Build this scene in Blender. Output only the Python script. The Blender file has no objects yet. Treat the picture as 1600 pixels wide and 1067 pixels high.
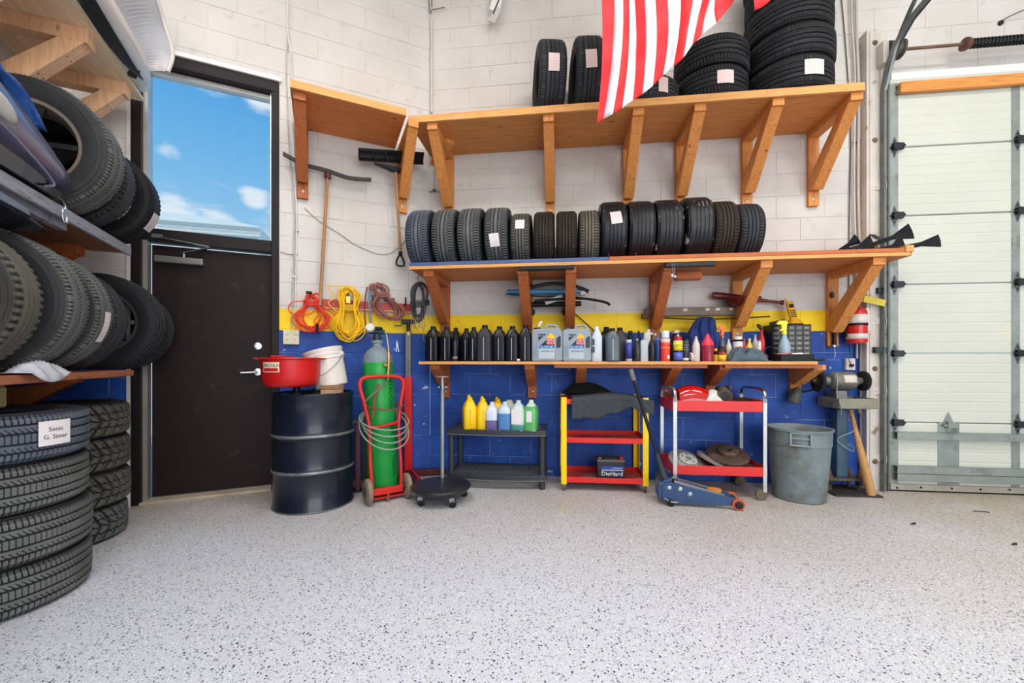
import bpy, bmesh, math, random
from math import sin, cos, pi, radians, sqrt, atan2, hypot
from mathutils import Vector, Matrix, Euler
random.seed(7)
SC = bpy.context.scene
COL = SC.collection
F = 640.0; H = 1.11; HY = 565.0          # focal length in pixels, eye height, horizon row

# ---------------------------------------------------------------- camera
cd = bpy.data.cameras.new('camera'); cam = bpy.data.objects.new('camera', cd); COL.objects.link(cam)
cam.location = (0, 0, H); cam.rotation_euler = (pi/2, 0, 0)
cd.sensor_width = 36; cd.lens = 36*F/1600; cd.shift_y = 31.5/1600; cd.clip_start = .05; cd.clip_end = 300
SC.camera = cam
vs = SC.view_settings
vs.view_transform = 'Standard'; vs.look = 'None'; vs.gamma = 1; vs.exposure = -0.15; vs.use_curve_mapping = False
SC.display_settings.display_device = 'sRGB'

def L3(c):
    out = []
    for v in c[:3]:
        v = v/255.0
        out.append(v/12.92 if v <= .04045 else ((v+.055)/1.055)**2.4)
    return tuple(out)+(1.0,)

# ---------------------------------------------------------------- world (sky with clouds)
wd = bpy.data.worlds.new('sky'); SC.world = wd; wd.use_nodes = True
N = wd.node_tree.nodes; K = wd.node_tree.links; N.clear()
def nn(t, **kw):
    n = N.new(t)
    for k, v in kw.items(): setattr(n, k, v)
    return n
tc = nn('ShaderNodeTexCoord'); sep = nn('ShaderNodeSeparateXYZ'); K.new(tc.outputs['Generated'], sep.inputs[0])
rp = nn('ShaderNodeValToRGB'); K.new(sep.outputs['Z'], rp.inputs[0])
cr_ = rp.color_ramp; cr_.elements[0].position = 0.0; cr_.elements[0].color = L3((196, 222, 240))
cr_.elements[1].position = 1.0; cr_.elements[1].color = L3((50, 120, 205))
for p_, c_ in ((.20, (172, 214, 242)), (.36, (128, 192, 238)), (.52, (84, 165, 230))):
    e = cr_.elements.new(p_); e.color = L3(c_)
mp = nn('ShaderNodeMapping'); mp.inputs['Scale'].default_value = (1, 1, 2.6); K.new(tc.outputs['Generated'], mp.inputs[0])
nz = nn('ShaderNodeTexNoise'); nz.inputs['Scale'].default_value = 5.0; nz.inputs['Detail'].default_value = 7; nz.inputs['Roughness'].default_value = .58
K.new(mp.outputs[0], nz.inputs['Vector'])
add_prev = None
for px, py, rad, amp in ((412, 152, .075, .42), (345, 140, .07, .24), (395, 318, .05, .34), (280, 348, .10, .30), (350, 362, .12, .30), (415, 366, .10, .34), (262, 228, .04, .20)):
    d = Vector(((px-800)/F, 1, (HY-py)/F)).normalized()
    ds = nn('ShaderNodeVectorMath', operation='DISTANCE'); K.new(tc.outputs['Generated'], ds.inputs[0]); ds.inputs[1].default_value = d
    mr = nn('ShaderNodeMapRange'); mr.interpolation_type = 'SMOOTHSTEP'
    mr.inputs[1].default_value = 0; mr.inputs[2].default_value = rad; mr.inputs[3].default_value = amp; mr.inputs[4].default_value = 0
    K.new(ds.outputs['Value'], mr.inputs[0])
    if add_prev is None: add_prev = mr.outputs[0]
    else:
        a = nn('ShaderNodeMath', operation='MAXIMUM'); K.new(add_prev, a.inputs[0]); K.new(mr.outputs[0], a.inputs[1]); add_prev = a.outputs[0]
a = nn('ShaderNodeMath', operation='ADD'); K.new(add_prev, a.inputs[0]); K.new(nz.outputs['Fac'], a.inputs[1])
mr = nn('ShaderNodeMapRange'); mr.interpolation_type = 'SMOOTHSTEP'; mr.inputs[1].default_value = .66; mr.inputs[2].default_value = .84
K.new(a.outputs[0], mr.inputs[0])
mx = nn('ShaderNodeMix', data_type='RGBA'); K.new(mr.outputs[0], mx.inputs[0]); K.new(rp.outputs[0], mx.inputs[6]); mx.inputs[7].default_value = L3((240, 246, 252))
bg = nn('ShaderNodeBackground'); bg.inputs[1].default_value = 1.1; K.new(mx.outputs[2], bg.inputs[0])
wo = nn('ShaderNodeOutputWorld'); K.new(bg.outputs[0], wo.inputs[0])

# ---------------------------------------------------------------- lights: ceiling strips and an added fill standing in for bay daylight
def area(name, loc, rot, sx, sy, power, color):
    l = bpy.data.lights.new(name, 'AREA'); l.shape = 'RECTANGLE'; l.size = sx; l.size_y = sy; l.energy = power; l.color = color
    o = bpy.data.objects.new(name, l); COL.objects.link(o); o.location = loc; o.rotation_euler = rot; return o
for i, (x, y) in enumerate(((-1.3, 1.3), (1.2, 1.2), (3.4, .9), (-.6, -1.6), (2.4, -1.8))):
    area('ceiling_light', (x, y, 5.02), (0, 0, 0), 1.6, .35, 64, (1.0, .955, .88) if x > 1 else (1.0, .985, .965))
area('bay_daylight', (3.6, -5.4, 2.4), (radians(90), 0, radians(10)), 7.0, 4.2, 390, (1.0, .985, .955))  # added fill lamp behind the camera, in place of daylight from an unseen bay

sl = bpy.data.lights.new('sun', 'SUN'); sl.energy = 3.2; sl.angle = .01; sl.color = (1, .96, .9)
so = bpy.data.objects.new('sun', sl); COL.objects.link(so); so.rotation_euler = Vector((-.2, .42, -.88)).to_track_quat('-Z', 'Y').to_euler()

# ---------------------------------------------------------------- material helpers
MATS = {}
def mat(name, rgb, rough=.55, metal=0.0, var=.12, scale=6.0, bump=0.0, bscale=None, stretch=None, rgb2=None, thr=.55, soft=.12, s2=9.0,
        trans=0.0, ior=1.45, coat=0.0, emit=0.0, spec=None, wear=None, alpha=1.0, detail=4):
    if name in MATS: return MATS[name]
    m = bpy.data.materials.new(name); m.use_nodes = True; MATS[name] = m
    nt = m.node_tree; n = nt.nodes; k = nt.links
    b = n['Principled BSDF']
    b.inputs['Roughness'].default_value = rough; b.inputs['Metallic'].default_value = metal
    b.inputs['Transmission Weight'].default_value = trans; b.inputs['IOR'].default_value = ior
    b.inputs['Coat Weight'].default_value = coat; b.inputs['Alpha'].default_value = alpha
    if spec is not None: b.inputs['Specular IOR Level'].default_value = spec
    t = n.new('ShaderNodeTexCoord'); mpn = n.new('ShaderNodeMapping'); k.new(t.outputs['Object'], mpn.inputs[0])
    oi = n.new('ShaderNodeObjectInfo'); vm = n.new('ShaderNodeVectorMath'); vm.operation = 'SCALE'
    cb = n.new('ShaderNodeCombineXYZ'); k.new(oi.outputs['Random'], cb.inputs[0]); k.new(oi.outputs['Random'], cb.inputs[1]); k.new(oi.outputs['Random'], cb.inputs[2])
    k.new(cb.outputs[0], vm.inputs[0]); vm.inputs['Scale'].default_value = 17.0; k.new(vm.outputs[0], mpn.inputs['Location'])
    if stretch: mpn.inputs['Scale'].default_value = stretch
    z = n.new('ShaderNodeTexNoise'); z.inputs['Scale'].default_value = scale; z.inputs['Detail'].default_value = detail; z.inputs['Roughness'].default_value = .6
    k.new(mpn.outputs[0], z.inputs['Vector'])
    mr = n.new('ShaderNodeMapRange'); mr.inputs[1].default_value = .3; mr.inputs[2].default_value = .7; mr.inputs[3].default_value = 1-var; mr.inputs[4].default_value = 1+var
    k.new(z.outputs['Fac'], mr.inputs[0])
    hs = n.new('ShaderNodeVectorMath'); hs.operation = 'SCALE'; hs.inputs[0].default_value = L3(rgb)[:3]; k.new(mr.outputs[0], hs.inputs['Scale'])
    colr = hs.outputs[0]
    if rgb2 is not None:
        z2 = n.new('ShaderNodeTexNoise'); z2.inputs['Scale'].default_value = s2; z2.inputs['Detail'].default_value = 6; z2.inputs['Roughness'].default_value = .65
        k.new(mpn.outputs[0], z2.inputs['Vector'])
        m2 = n.new('ShaderNodeMapRange'); m2.inputs[1].default_value = thr; m2.inputs[2].default_value = thr+soft; k.new(z2.outputs['Fac'], m2.inputs[0])
        mi = n.new('ShaderNodeMix'); mi.data_type = 'RGBA'; k.new(m2.outputs[0], mi.inputs[0]); k.new(colr, mi.inputs[6]); mi.inputs[7].default_value = L3(rgb2); colr = mi.outputs[2]
    if wear is not None:
        at = n.new('ShaderNodeAttribute'); at.attribute_name = 'wear'
        h2 = n.new('ShaderNodeVectorMath'); h2.operation = 'SCALE'; h2.inputs[0].default_value = L3(wear)[:3]; k.new(mr.outputs[0], h2.inputs['Scale'])
        mi = n.new('ShaderNodeMix'); mi.data_type = 'RGBA'; k.new(at.outputs['Fac'], mi.inputs[0]); k.new(colr, mi.inputs[6]); k.new(h2.outputs[0], mi.inputs[7]); colr = mi.outputs[2]
    k.new(colr, b.inputs['Base Color'])
    if bump:
        zb = n.new('ShaderNodeTexNoise'); zb.inputs['Scale'].default_value = bscale or scale*4; zb.inputs['Detail'].default_value = 4
        k.new(mpn.outputs[0], zb.inputs['Vector'])
        bp = n.new('ShaderNodeBump'); bp.inputs['Strength'].default_value = bump; bp.inputs['Distance'].default_value = .01
        k.new(zb.outputs['Fac'], bp.inputs['Height']); k.new(bp.outputs[0], b.inputs['Normal'])
    if emit:
        b.inputs['Emission Color'].default_value = L3(rgb); b.inputs['Emission Strength'].default_value = emit
    return m

def wood(name, rgb, rgb2, axis='x', scale=3.0, knots=True, rough=.6):
    if name in MATS: return MATS[name]
    st = {'x': (1.2, 14, 14), 'y': (14, 1.2, 14), 'z': (14, 14, 1.2)}[axis]
    m = mat(name, rgb, rough=rough, var=.13, scale=scale, stretch=st, rgb2=rgb2, thr=.50, soft=.22, s2=scale*1.6, bump=.12, bscale=scale*5)
    if knots:
        nt = m.node_tree; n = nt.nodes; k = nt.links; b = n['Principled BSDF']; src = b.inputs['Base Color'].links[0].from_socket
        t = [x for x in n if x.type == 'TEX_COORD'][0]; mp2 = n.new('ShaderNodeMapping')
        st2 = {'x': (1, 2.4, 2.4), 'y': (2.4, 1, 2.4), 'z': (2.4, 2.4, 1)}[axis]; mp2.inputs['Scale'].default_value = st2
        k.new(t.outputs['Object'], mp2.inputs[0])
        v = n.new('ShaderNodeTexVoronoi'); v.inputs['Scale'].default_value = 3.3; k.new(mp2.outputs[0], v.inputs['Vector'])
        mr = n.new('ShaderNodeMapRange'); mr.inputs[1].default_value = .045; mr.inputs[2].default_value = .11; mr.inputs[3].default_value = .75; mr.inputs[4].default_value = 0
        k.new(v.outputs['Distance'], mr.inputs[0])
        mi = n.new('ShaderNodeMix'); mi.data_type = 'RGBA'; k.new(mr.outputs[0], mi.inputs[0]); k.new(src, mi.inputs[6]); mi.inputs[7].default_value = L3((96, 48, 20)); k.new(mi.outputs[2], b.inputs['Base Color'])
    return m

# ---------------------------------------------------------------- wall frames
class Frame:
    def __init__(s, ox, oy, deg):
        s.o = Vector((ox, oy, 0)); s.a = radians(deg)
        s.u = Vector((cos(s.a), sin(s.a), 0)); s.n = Vector((sin(s.a), -cos(s.a), 0))
    def W(s, a, d, z): return s.o + s.u*a + s.n*d + Vector((0, 0, z))
    def S(s, px, d=0):
        k = (px-800)/F
        return (k*(s.o.y+d*s.n.y)-s.o.x-d*s.n.x)/(s.u.x-k*s.u.y)
    def Y(s, px, d=0): return (s.o+s.u*s.S(px, d)+s.n*d).y
    def Z(s, px, py, d=0): return H+(HY-py)/F*s.Y(px, d)
    def local(s, p):
        v = Vector((p[0], p[1], 0))-s.o; return v.dot(s.u), v.dot(s.n)
MW = Frame(-.8225, 4.113, -6.84)          # long wall with the shelves
DW = Frame(-3.316, 2.959, 24.83)          # angled wall with the door
LW = Frame(-3.316, 2.959, 114.83)         # left wall with the tire rack
DW_END = DW.local((-.8225, 4.113))[0]
def P(px, py, Y): return Vector(((px-800)/F*Y, Y, H+(HY-py)/F*Y))

# ---------------------------------------------------------------- mesh builder
def cr(pts, n=6, closed=False):
    P_ = [Vector(p) for p in pts]; out = []; m = len(P_)
    rng = range(m if closed else m-1)
    for i in rng:
        p0 = P_[(i-1) % m] if closed or i > 0 else P_[0]
        p1 = P_[i]; p2 = P_[(i+1) % m]
        p3 = P_[(i+2) % m] if closed or i+2 < m else P_[-1]
        for j in range(n):
            t = j/n; t2 = t*t; t3 = t2*t
            out.append(.5*((2*p1)+(-p0+p2)*t+(2*p0-5*p1+4*p2-p3)*t2+(-p0+3*p1-3*p2+p3)*t3))
    if not closed: out.append(P_[-1])
    return out
class MB:
    def __init__(s): s.v = []; s.f = []; s.mi = []; s.cur = 0
    def add(s, vs_, fs, M=None):
        b = len(s.v)
        s.v += [tuple(M @ Vector(v)) if M is not None else tuple(v) for v in vs_]
        s.f += [tuple(b+i for i in f) for f in fs]; s.mi += [s.cur]*len(fs); return s
    def box(s, c, d, rot=(0, 0, 0), taper=1.0):
        x, y, z = d[0]/2, d[1]/2, d[2]/2; t = taper
        v = [(-x, -y, -z), (x, -y, -z), (x, y, -z), (-x, y, -z), (-x*t, -y*t, z), (x*t, -y*t, z), (x*t, y*t, z), (-x*t, y*t, z)]
        f = [(0, 3, 2, 1), (4, 5, 6, 7), (0, 1, 5, 4), (1, 2, 6, 5), (2, 3, 7, 6), (3, 0, 4, 7)]
        return s.add(v, f, Matrix.Translation(c) @ Euler(rot).to_matrix().to_4x4())
    def b2(s, x0, x1, y0, y1, z0, z1): return s.box(((x0+x1)/2, (y0+y1)/2, (z0+z1)/2), (abs(x1-x0), abs(y1-y0), abs(z1-z0)))
    def beam(s, p0, p1, w, t, up=(0, 0, 1)):
        p0 = Vector(p0); p1 = Vector(p1); z = (p1-p0); L = z.length; z.normalize(); x = Vector(up).cross(z)
        if x.length < 1e-4: x = Vector((1, 0, 0)).cross(z)
        x.normalize(); y = z.cross(x)
        M = Matrix((x, y, z)).transposed().to_4x4(); M.translation = (p0+p1)/2
        v = [(sx*w/2, sy*t/2, sz*L/2) for sz in (-1, 1) for sx, sy in ((-1, -1), (1, -1), (1, 1), (-1, 1))]
        f = [(0, 3, 2, 1), (4, 5, 6, 7), (0, 1, 5, 4), (1, 2, 6, 5), (2, 3, 7, 6), (3, 0, 4, 7)]
        return s.add(v, f, M)
    def lathe(s, prof, n=24, M=None, sx=1, sy=1, cap=True, a0=0, a1=2*pi):
        full = abs(a1-a0-2*pi) < 1e-6; cols = n if full else n+1
        v = []
        for r, z in prof:
            for i in range(cols):
                a = a0+(a1-a0)*i/n; v.append((r*cos(a)*sx, r*sin(a)*sy, z))
        f = []
        for j in range(len(prof)-1):
            for i in range(n):
                i2 = (i+1) % cols; f.append((j*cols+i, j*cols+i2, (j+1)*cols+i2, (j+1)*cols+i))
        if cap and full:
            if prof[0][0] > 1e-6: f.append(tuple(reversed(range(n))))
            if prof[-1][0] > 1e-6: f.append(tuple(range((len(prof)-1)*n, len(prof)*n)))
        return s.add(v, f, M)
    def cyl(s, p0, p1, r0, r1=None, n=16):
        p0 = Vector(p0); p1 = Vector(p1); r1 = r0 if r1 is None else r1
        q = Vector((0, 0, 1)).rotation_difference(p1-p0).to_matrix().to_4x4(); q.translation = p0
        return s.lathe([(r0, 0), (r1, (p1-p0).length)], n, q)
    def turn(s, p0, p1, prof, n=20):
        p0 = Vector(p0); p1 = Vector(p1); q = Vector((0, 0, 1)).rotation_difference(p1-p0).to_matrix().to_4x4(); q.translation = p0
        return s.lathe(prof, n, q)
    def sphere(s, c, r, n=14, m=8, sc=(1, 1, 1), rot=(0, 0, 0)):
        prof = [(max(1e-4, r*sin(pi*j/m)), -r*cos(pi*j/m)) for j in range(m+1)]
        M = Matrix.Translation(c) @ Euler(rot).to_matrix().to_4x4() @ Matrix.Diagonal((sc[0], sc[1], sc[2], 1))
        return s.lathe(prof, n, M, cap=False)
    def tube(s, pts, r, n=8, closed=False, rf=None):
        pts = [Vector(p) for p in pts]; m = len(pts); v = []; prev = None
        for i, p in enumerate(pts):
            t = (pts[(i+1) % m]-pts[i-1]) if closed else (pts[min(i+1, m-1)]-pts[max(i-1, 0)])
            if t.length < 1e-9: t = Vector((0, 0, 1))
            t.normalize()
            if prev is None:
                x = t.orthogonal().normalized()
            else:
                x = prev-t*prev.dot(t)
                if x.length < 1e-6: x = t.orthogonal()
                x.normalize()
            prev = x; y = t.cross(x); rr = rf(i/(m-1)) if rf else r
            for j in range(n):
                a = 2*pi*j/n; v.append(p+x*(rr*cos(a))+y*(rr*sin(a)))
        f = []
        for i in range(m if closed else m-1):
            b0 = i*n; b1 = ((i+1) % m)*n
            for j in range(n): j2 = (j+1) % n; f.append((b0+j, b0+j2, b1+j2, b1+j))
        if not closed: f.append(tuple(reversed(range(n)))); f.append(tuple(range((m-1)*n, m*n)))
        return s.add(v, f)
    def prism(s, poly, y0, y1, M=None):            # polygon in XZ pushed along Y
        n = len(poly); v = [(x, y0, z) for x, z in poly]+[(x, y1, z) for x, z in poly]
        f = [tuple(range(n)), tuple(reversed(range(n, 2*n)))]+[(i, n+i, n+(i+1) % n, (i+1) % n) for i in range(n)]
        return s.add(v, f, M)
    def loft(s, rings, cap=True, M=None):
        n = len(rings[0]); v = [p for r in rings for p in r]; f = []
        for j in range(len(rings)-1):
            for i in range(n): i2 = (i+1) % n; f.append((j*n+i, j*n+i2, (j+1)*n+i2, (j+1)*n+i))
        if cap: f.append(tuple(reversed(range(n)))); f.append(tuple(range((len(rings)-1)*n, len(rings)*n)))
        return s.add(v, f, M)
    def grid(s, fn, nu, nv, M=None):
        v = [fn(i/nu, j/nv) for j in range(nv+1) for i in range(nu+1)]
        f = [(j*(nu+1)+i, j*(nu+1)+i+1, (j+1)*(nu+1)+i+1, (j+1)*(nu+1)+i) for j in range(nv) for i in range(nu)]
        return s.add(v, f, M)
    def build(s, name, m=None, parent=None, smooth=False, bevel=0, thick=0, seg=1, sharp=.7, wear=None, fix=True, sub=0):
        me = bpy.data.meshes.new(name); me.from_pydata(s.v, [], s.f)
        if m is not None:
            for mm in (m if isinstance(m, (list, tuple)) else [m]): me.materials.append(mm)
        me.polygons.foreach_set('material_index', s.mi)
        if fix:
            bm = bmesh.new(); bm.from_mesh(me); bmesh.ops.recalc_face_normals(bm, faces=bm.faces); bm.to_mesh(me); bm.free()
        if wear is not None:
            at = me.attributes.new('wear', 'FLOAT', 'POINT'); at.data.foreach_set('value', wear)
        if smooth: me.shade_smooth(); me.set_sharp_from_angle(angle=sharp)
        o = bpy.data.objects.new(name, me); COL.objects.link(o)
        if parent is not None: o.parent = parent
        if sub: md = o.modifiers.new('s', 'SUBSURF'); md.levels = sub; md.render_levels = sub
        if thick: md = o.modifiers.new('t', 'SOLIDIFY'); md.thickness = thick; md.offset = 0
        if bevel:
            md = o.modifiers.new('b', 'BEVEL'); md.width = bevel; md.segments = seg; md.limit_method = 'ANGLE'; md.angle_limit = radians(40); md.harden_normals = False
        return o
def rrect(w, d, r, n=3, cx=0, cy=0):
    out = []
    for (sx, sy, a0) in ((1, 1, 0), (-1, 1, 90), (-1, -1, 180), (1, -1, 270)):
        for i in range(n+1):
            a = radians(a0+90*i/n); out.append((cx+sx*(w/2-r)+r*cos(a), cy+sy*(d/2-r)+r*sin(a)))
    return out
def ring(w, d, r, z, cx=0, cy=0, n=3): return [(x, y, z) for x, y in rrect(w, d, min(r, w/2-.0005, d/2-.0005), n, cx, cy)]

def thing(name, label, cat, loc, rz=0, group=None, rot=None):
    o = bpy.data.objects.new(name, None); COL.objects.link(o); o.empty_display_size = .05
    o.location = loc; o.rotation_euler = rot if rot else (0, 0, rz); o['label'] = label; o['category'] = cat
    if group: o['group'] = group
    return o
def tag(o, label, cat, group=None):
    o['label'] = label; o['category'] = cat
    if group: o['group'] = group
    return o
def struct(o): o['kind'] = 'structure'; return o
def fthing(fr, name, label, cat, s, d, z, group=None, rz=0): return thing(name, label, cat, fr.W(s, d, z), fr.a+rz, group)

def text(name, body, size, m, parent, loc, rot=(pi/2, 0, 0), ext=.0006, align='CENTER', sx=1.0, bend=0):
    c = bpy.data.curves.new(name, 'FONT'); c.body = body; c.size = size; c.extrude = ext; c.align_x = align; c.align_y = 'CENTER'; c.resolution_u = 2
    t = bpy.data.objects.new(name, c); COL.objects.link(t)
    bpy.context.view_layer.update()
    me = bpy.data.meshes.new_from_object(t.evaluated_get(bpy.context.evaluated_depsgraph_get()))
    bpy.data.objects.remove(t)
    if bend:                                   # wrap text round a vertical cylinder of radius bend (local x along arc)
        for v in me.vertices:
            x, y, z = v.co; a = x/bend; v.co = ((bend+z)*sin(a), y, (bend+z)*cos(a)-bend)
    me.materials.clear(); me.materials.append(m); me.name = name
    o = bpy.data.objects.new(name, me); COL.objects.link(o); o.parent = parent; o.location = loc; o.rotation_euler = rot; o.scale = (sx, 1, 1)
    return o
def copy_tree(o, parent=None):
    c = o.copy(); COL.objects.link(c)
    if parent is not None: c.parent = parent
    for ch in list(o.children): copy_tree(ch, c)
    return c
def on(o, m):                                   # material on the object, mesh data shared
    o.material_slots[0].link = 'OBJECT'; o.material_slots[0].material = m; return o

# common materials
STEEL = mat('steel', (150, 152, 155), rough=.35, metal=.9, var=.15)
GALV = mat('galvanised', (146, 154, 148), rough=.45, metal=.45, var=.14, scale=9, rgb2=(112, 118, 112), thr=.55, s2=5)
CHROME = mat('chrome', (205, 207, 210), rough=.18, metal=1, var=.03)
BLACKP = mat('black_plastic', (20, 21, 24), rough=.4, var=.1, spec=.3)
BLACKM = mat('black_metal', (30, 31, 34), rough=.45, metal=.3, var=.15)
PAPER = mat('paper', (228, 222, 222), rough=.8, var=.03)
PAPERP = mat('pink_paper', (226, 205, 200), rough=.8, var=.04)
REDINK = mat('red_ink', (196, 70, 80), rough=.8, var=.1)
GREYINK = mat('grey_ink', (90, 92, 105), rough=.8, var=.1)
WHITEP = mat('white_paint', (232, 230, 226), rough=.5, var=.04)
PINE = wood('pine_lumber', (214, 140, 70), (190, 112, 48), 'z')
PINE_Y = wood('pine_lumber_arm', (214, 142, 72), (188, 112, 50), 'y')
PINE_END = wood('pine_end_grain', (224, 160, 92), (205, 132, 66), 'z', knots=False)
BROWNW = wood('stained_lumber', (176, 98, 50), (150, 76, 36), 'z')
PLY = wood('plywood', (206, 136, 70), (182, 108, 50), 'x', scale=2.2)
PLY_ED = wood('plywood_edge', (220, 160, 92), (196, 128, 66), 'x', scale=4, knots=False)
# ================================================================= SETTING
# floor: speckled epoxy
def floor_mat():
    m = bpy.data.materials.new('epoxy_flake_floor'); m.use_nodes = True; n = m.node_tree.nodes; k = m.node_tree.links; b = n['Principled BSDF']
    t = n.new('ShaderNodeTexCoord')
    z1 = n.new('ShaderNodeTexNoise'); z1.inputs['Scale'].default_value = 260; z1.inputs['Detail'].default_value = 2; k.new(t.outputs['Object'], z1.inputs['Vector'])
    m1 = n.new('ShaderNodeMapRange'); m1.inputs[1].default_value = .3; m1.inputs[2].default_value = .7; m1.inputs[3].default_value = .80; m1.inputs[4].default_value = 1.14; k.new(z1.outputs['Fac'], m1.inputs[0])
    z2 = n.new('ShaderNodeTexNoise'); z2.inputs['Scale'].default_value = .9; z2.inputs['Detail'].default_value = 6; k.new(t.outputs['Object'], z2.inputs['Vector'])
    # a dirtier, warmer zone towards the walls (ground-in dirt)
    sp = n.new('ShaderNodeSeparateXYZ'); k.new(t.outputs['Object'], sp.inputs[0])
    ax = n.new('ShaderNodeMath'); ax.operation = 'MULTIPLY_ADD'; k.new(sp.outputs['X'], ax.inputs[0]); ax.inputs[1].default_value = .12; k.new(sp.outputs['Y'], ax.inputs[2])
    dm = n.new('ShaderNodeMapRange'); dm.inputs[1].default_value = 1.9; dm.inputs[2].default_value = 3.7; dm.inputs[3].default_value = 0; dm.inputs[4].default_value = .62; k.new(ax.outputs[0], dm.inputs[0])
    d2 = n.new('ShaderNodeMath'); d2.operation = 'MULTIPLY_ADD'; k.new(sp.outputs['X'], d2.inputs[0]); d2.inputs[1].default_value = -.4627; k.new(sp.outputs['Y'], d2.inputs[2])
    dm2 = n.new('ShaderNodeMapRange'); dm2.inputs[1].default_value = 3.2; dm2.inputs[2].default_value = 4.5; dm2.inputs[3].default_value = 0; dm2.inputs[4].default_value = 1.0; k.new(d2.outputs[0], dm2.inputs[0])
    mxx = n.new('ShaderNodeMath'); mxx.operation = 'MAXIMUM'; k.new(dm.outputs[0], mxx.inputs[0]); k.new(dm2.outputs[0], mxx.inputs[1]); dm = mxx
    xm = n.new('ShaderNodeMapRange'); xm.inputs[1].default_value = .2; xm.inputs[2].default_value = 3.4; xm.inputs[3].default_value = 0; xm.inputs[4].default_value = .32; k.new(sp.outputs['X'], xm.inputs[0])
    a0 = n.new('ShaderNodeMath'); a0.operation = 'ADD'; k.new(dm.outputs[0], a0.inputs[0]); k.new(xm.outputs[0], a0.inputs[1])
    m2 = n.new('ShaderNodeMapRange'); m2.inputs[1].default_value = .35; m2.inputs[2].default_value = .65; m2.inputs[3].default_value = .55; m2.inputs[4].default_value = 1.35; k.new(z2.outputs['Fac'], m2.inputs[0])
    a1 = n.new('ShaderNodeMath'); a1.operation = 'MULTIPLY'; a1.use_clamp = True; k.new(a0.outputs[0], a1.inputs[0]); k.new(m2.outputs[0], a1.inputs[1])
    mi = n.new('ShaderNodeMix'); mi.data_type = 'RGBA'; k.new(a1.outputs[0], mi.inputs[0]); mi.inputs[6].default_value = L3((210, 214, 224)); mi.inputs[7].default_value = L3((184, 170, 150))
    sc = n.new('ShaderNodeVectorMath'); sc.operation = 'SCALE'; k.new(mi.outputs[2], sc.inputs[0]); k.new(m1.outputs[0], sc.inputs['Scale'])
    col = sc.outputs[0]
    for scale, thr, rad, c in ((95, .84, .34, (54, 60, 86)), (150, .83, .36, (84, 88, 108)), (60, .91, .27, (34, 36, 46)), (120, .84, .4, (240, 242, 247)), (180, .85, .40, (146, 148, 160)), (75, .90, .30, (70, 78, 120))):
        v = n.new('ShaderNodeTexVoronoi'); v.inputs['Scale'].default_value = scale; k.new(t.outputs['Object'], v.inputs['Vector'])
        s2 = n.new('ShaderNodeSeparateColor'); k.new(v.outputs['Color'], s2.inputs[0])
        g = n.new('ShaderNodeMath'); g.operation = 'GREATER_THAN'; k.new(s2.outputs[0], g.inputs[0]); g.inputs[1].default_value = thr
        l = n.new('ShaderNodeMath'); l.operation = 'LESS_THAN'; k.new(v.outputs['Distance'], l.inputs[0]); l.inputs[1].default_value = rad
        x = n.new('ShaderNodeMath'); x.operation = 'MULTIPLY'; k.new(g.outputs[0], x.inputs[0]); k.new(l.outputs[0], x.inputs[1])
        q = n.new('ShaderNodeMix'); q.data_type = 'RGBA'; k.new(x.outputs[0], q.inputs[0]); k.new(col, q.inputs[6]); q.inputs[7].default_value = L3(c); col = q.outputs[2]
    k.new(col, b.inputs['Base Color']); b.inputs['Roughness'].default_value = .42
    bp = n.new('ShaderNodeBump'); bp.inputs['Strength'].default_value = .12; bp.inputs['Distance'].default_value = .002; k.new(z1.outputs['Fac'], bp.inputs['Height']); k.new(bp.outputs[0], b.inputs['Normal'])
    return m
struct(MB().b2(-6, 9, -6, 6.2, -.1, 0).build('floor', floor_mat()))
_e = MW.W(S_GD := MW.S(1390, .1)+5.6, -.19, 0); _k = DW.W(-.25, -.19, 0); _c = DW.W(DW_END, -.19, 0)
_cp = [(_k.x, _k.y), (_c.x, _c.y), (_e.x, _e.y), (8.8, -6), (.9, -6), (-.6, -3.4)]
_v = [(x, y, 5.2) for x, y in _cp]+[(x, y, 5.3) for x, y in _cp]; _n = len(_cp)
struct(MB().add(_v, [tuple(range(_n)), tuple(reversed(range(_n, 2*_n)))]+[(i, _n+i, _n+(i+1) % _n, (i+1) % _n) for i in range(_n)]).build('ceiling', mat('ceiling_paint', (214, 212, 206), rough=.9)))

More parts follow.
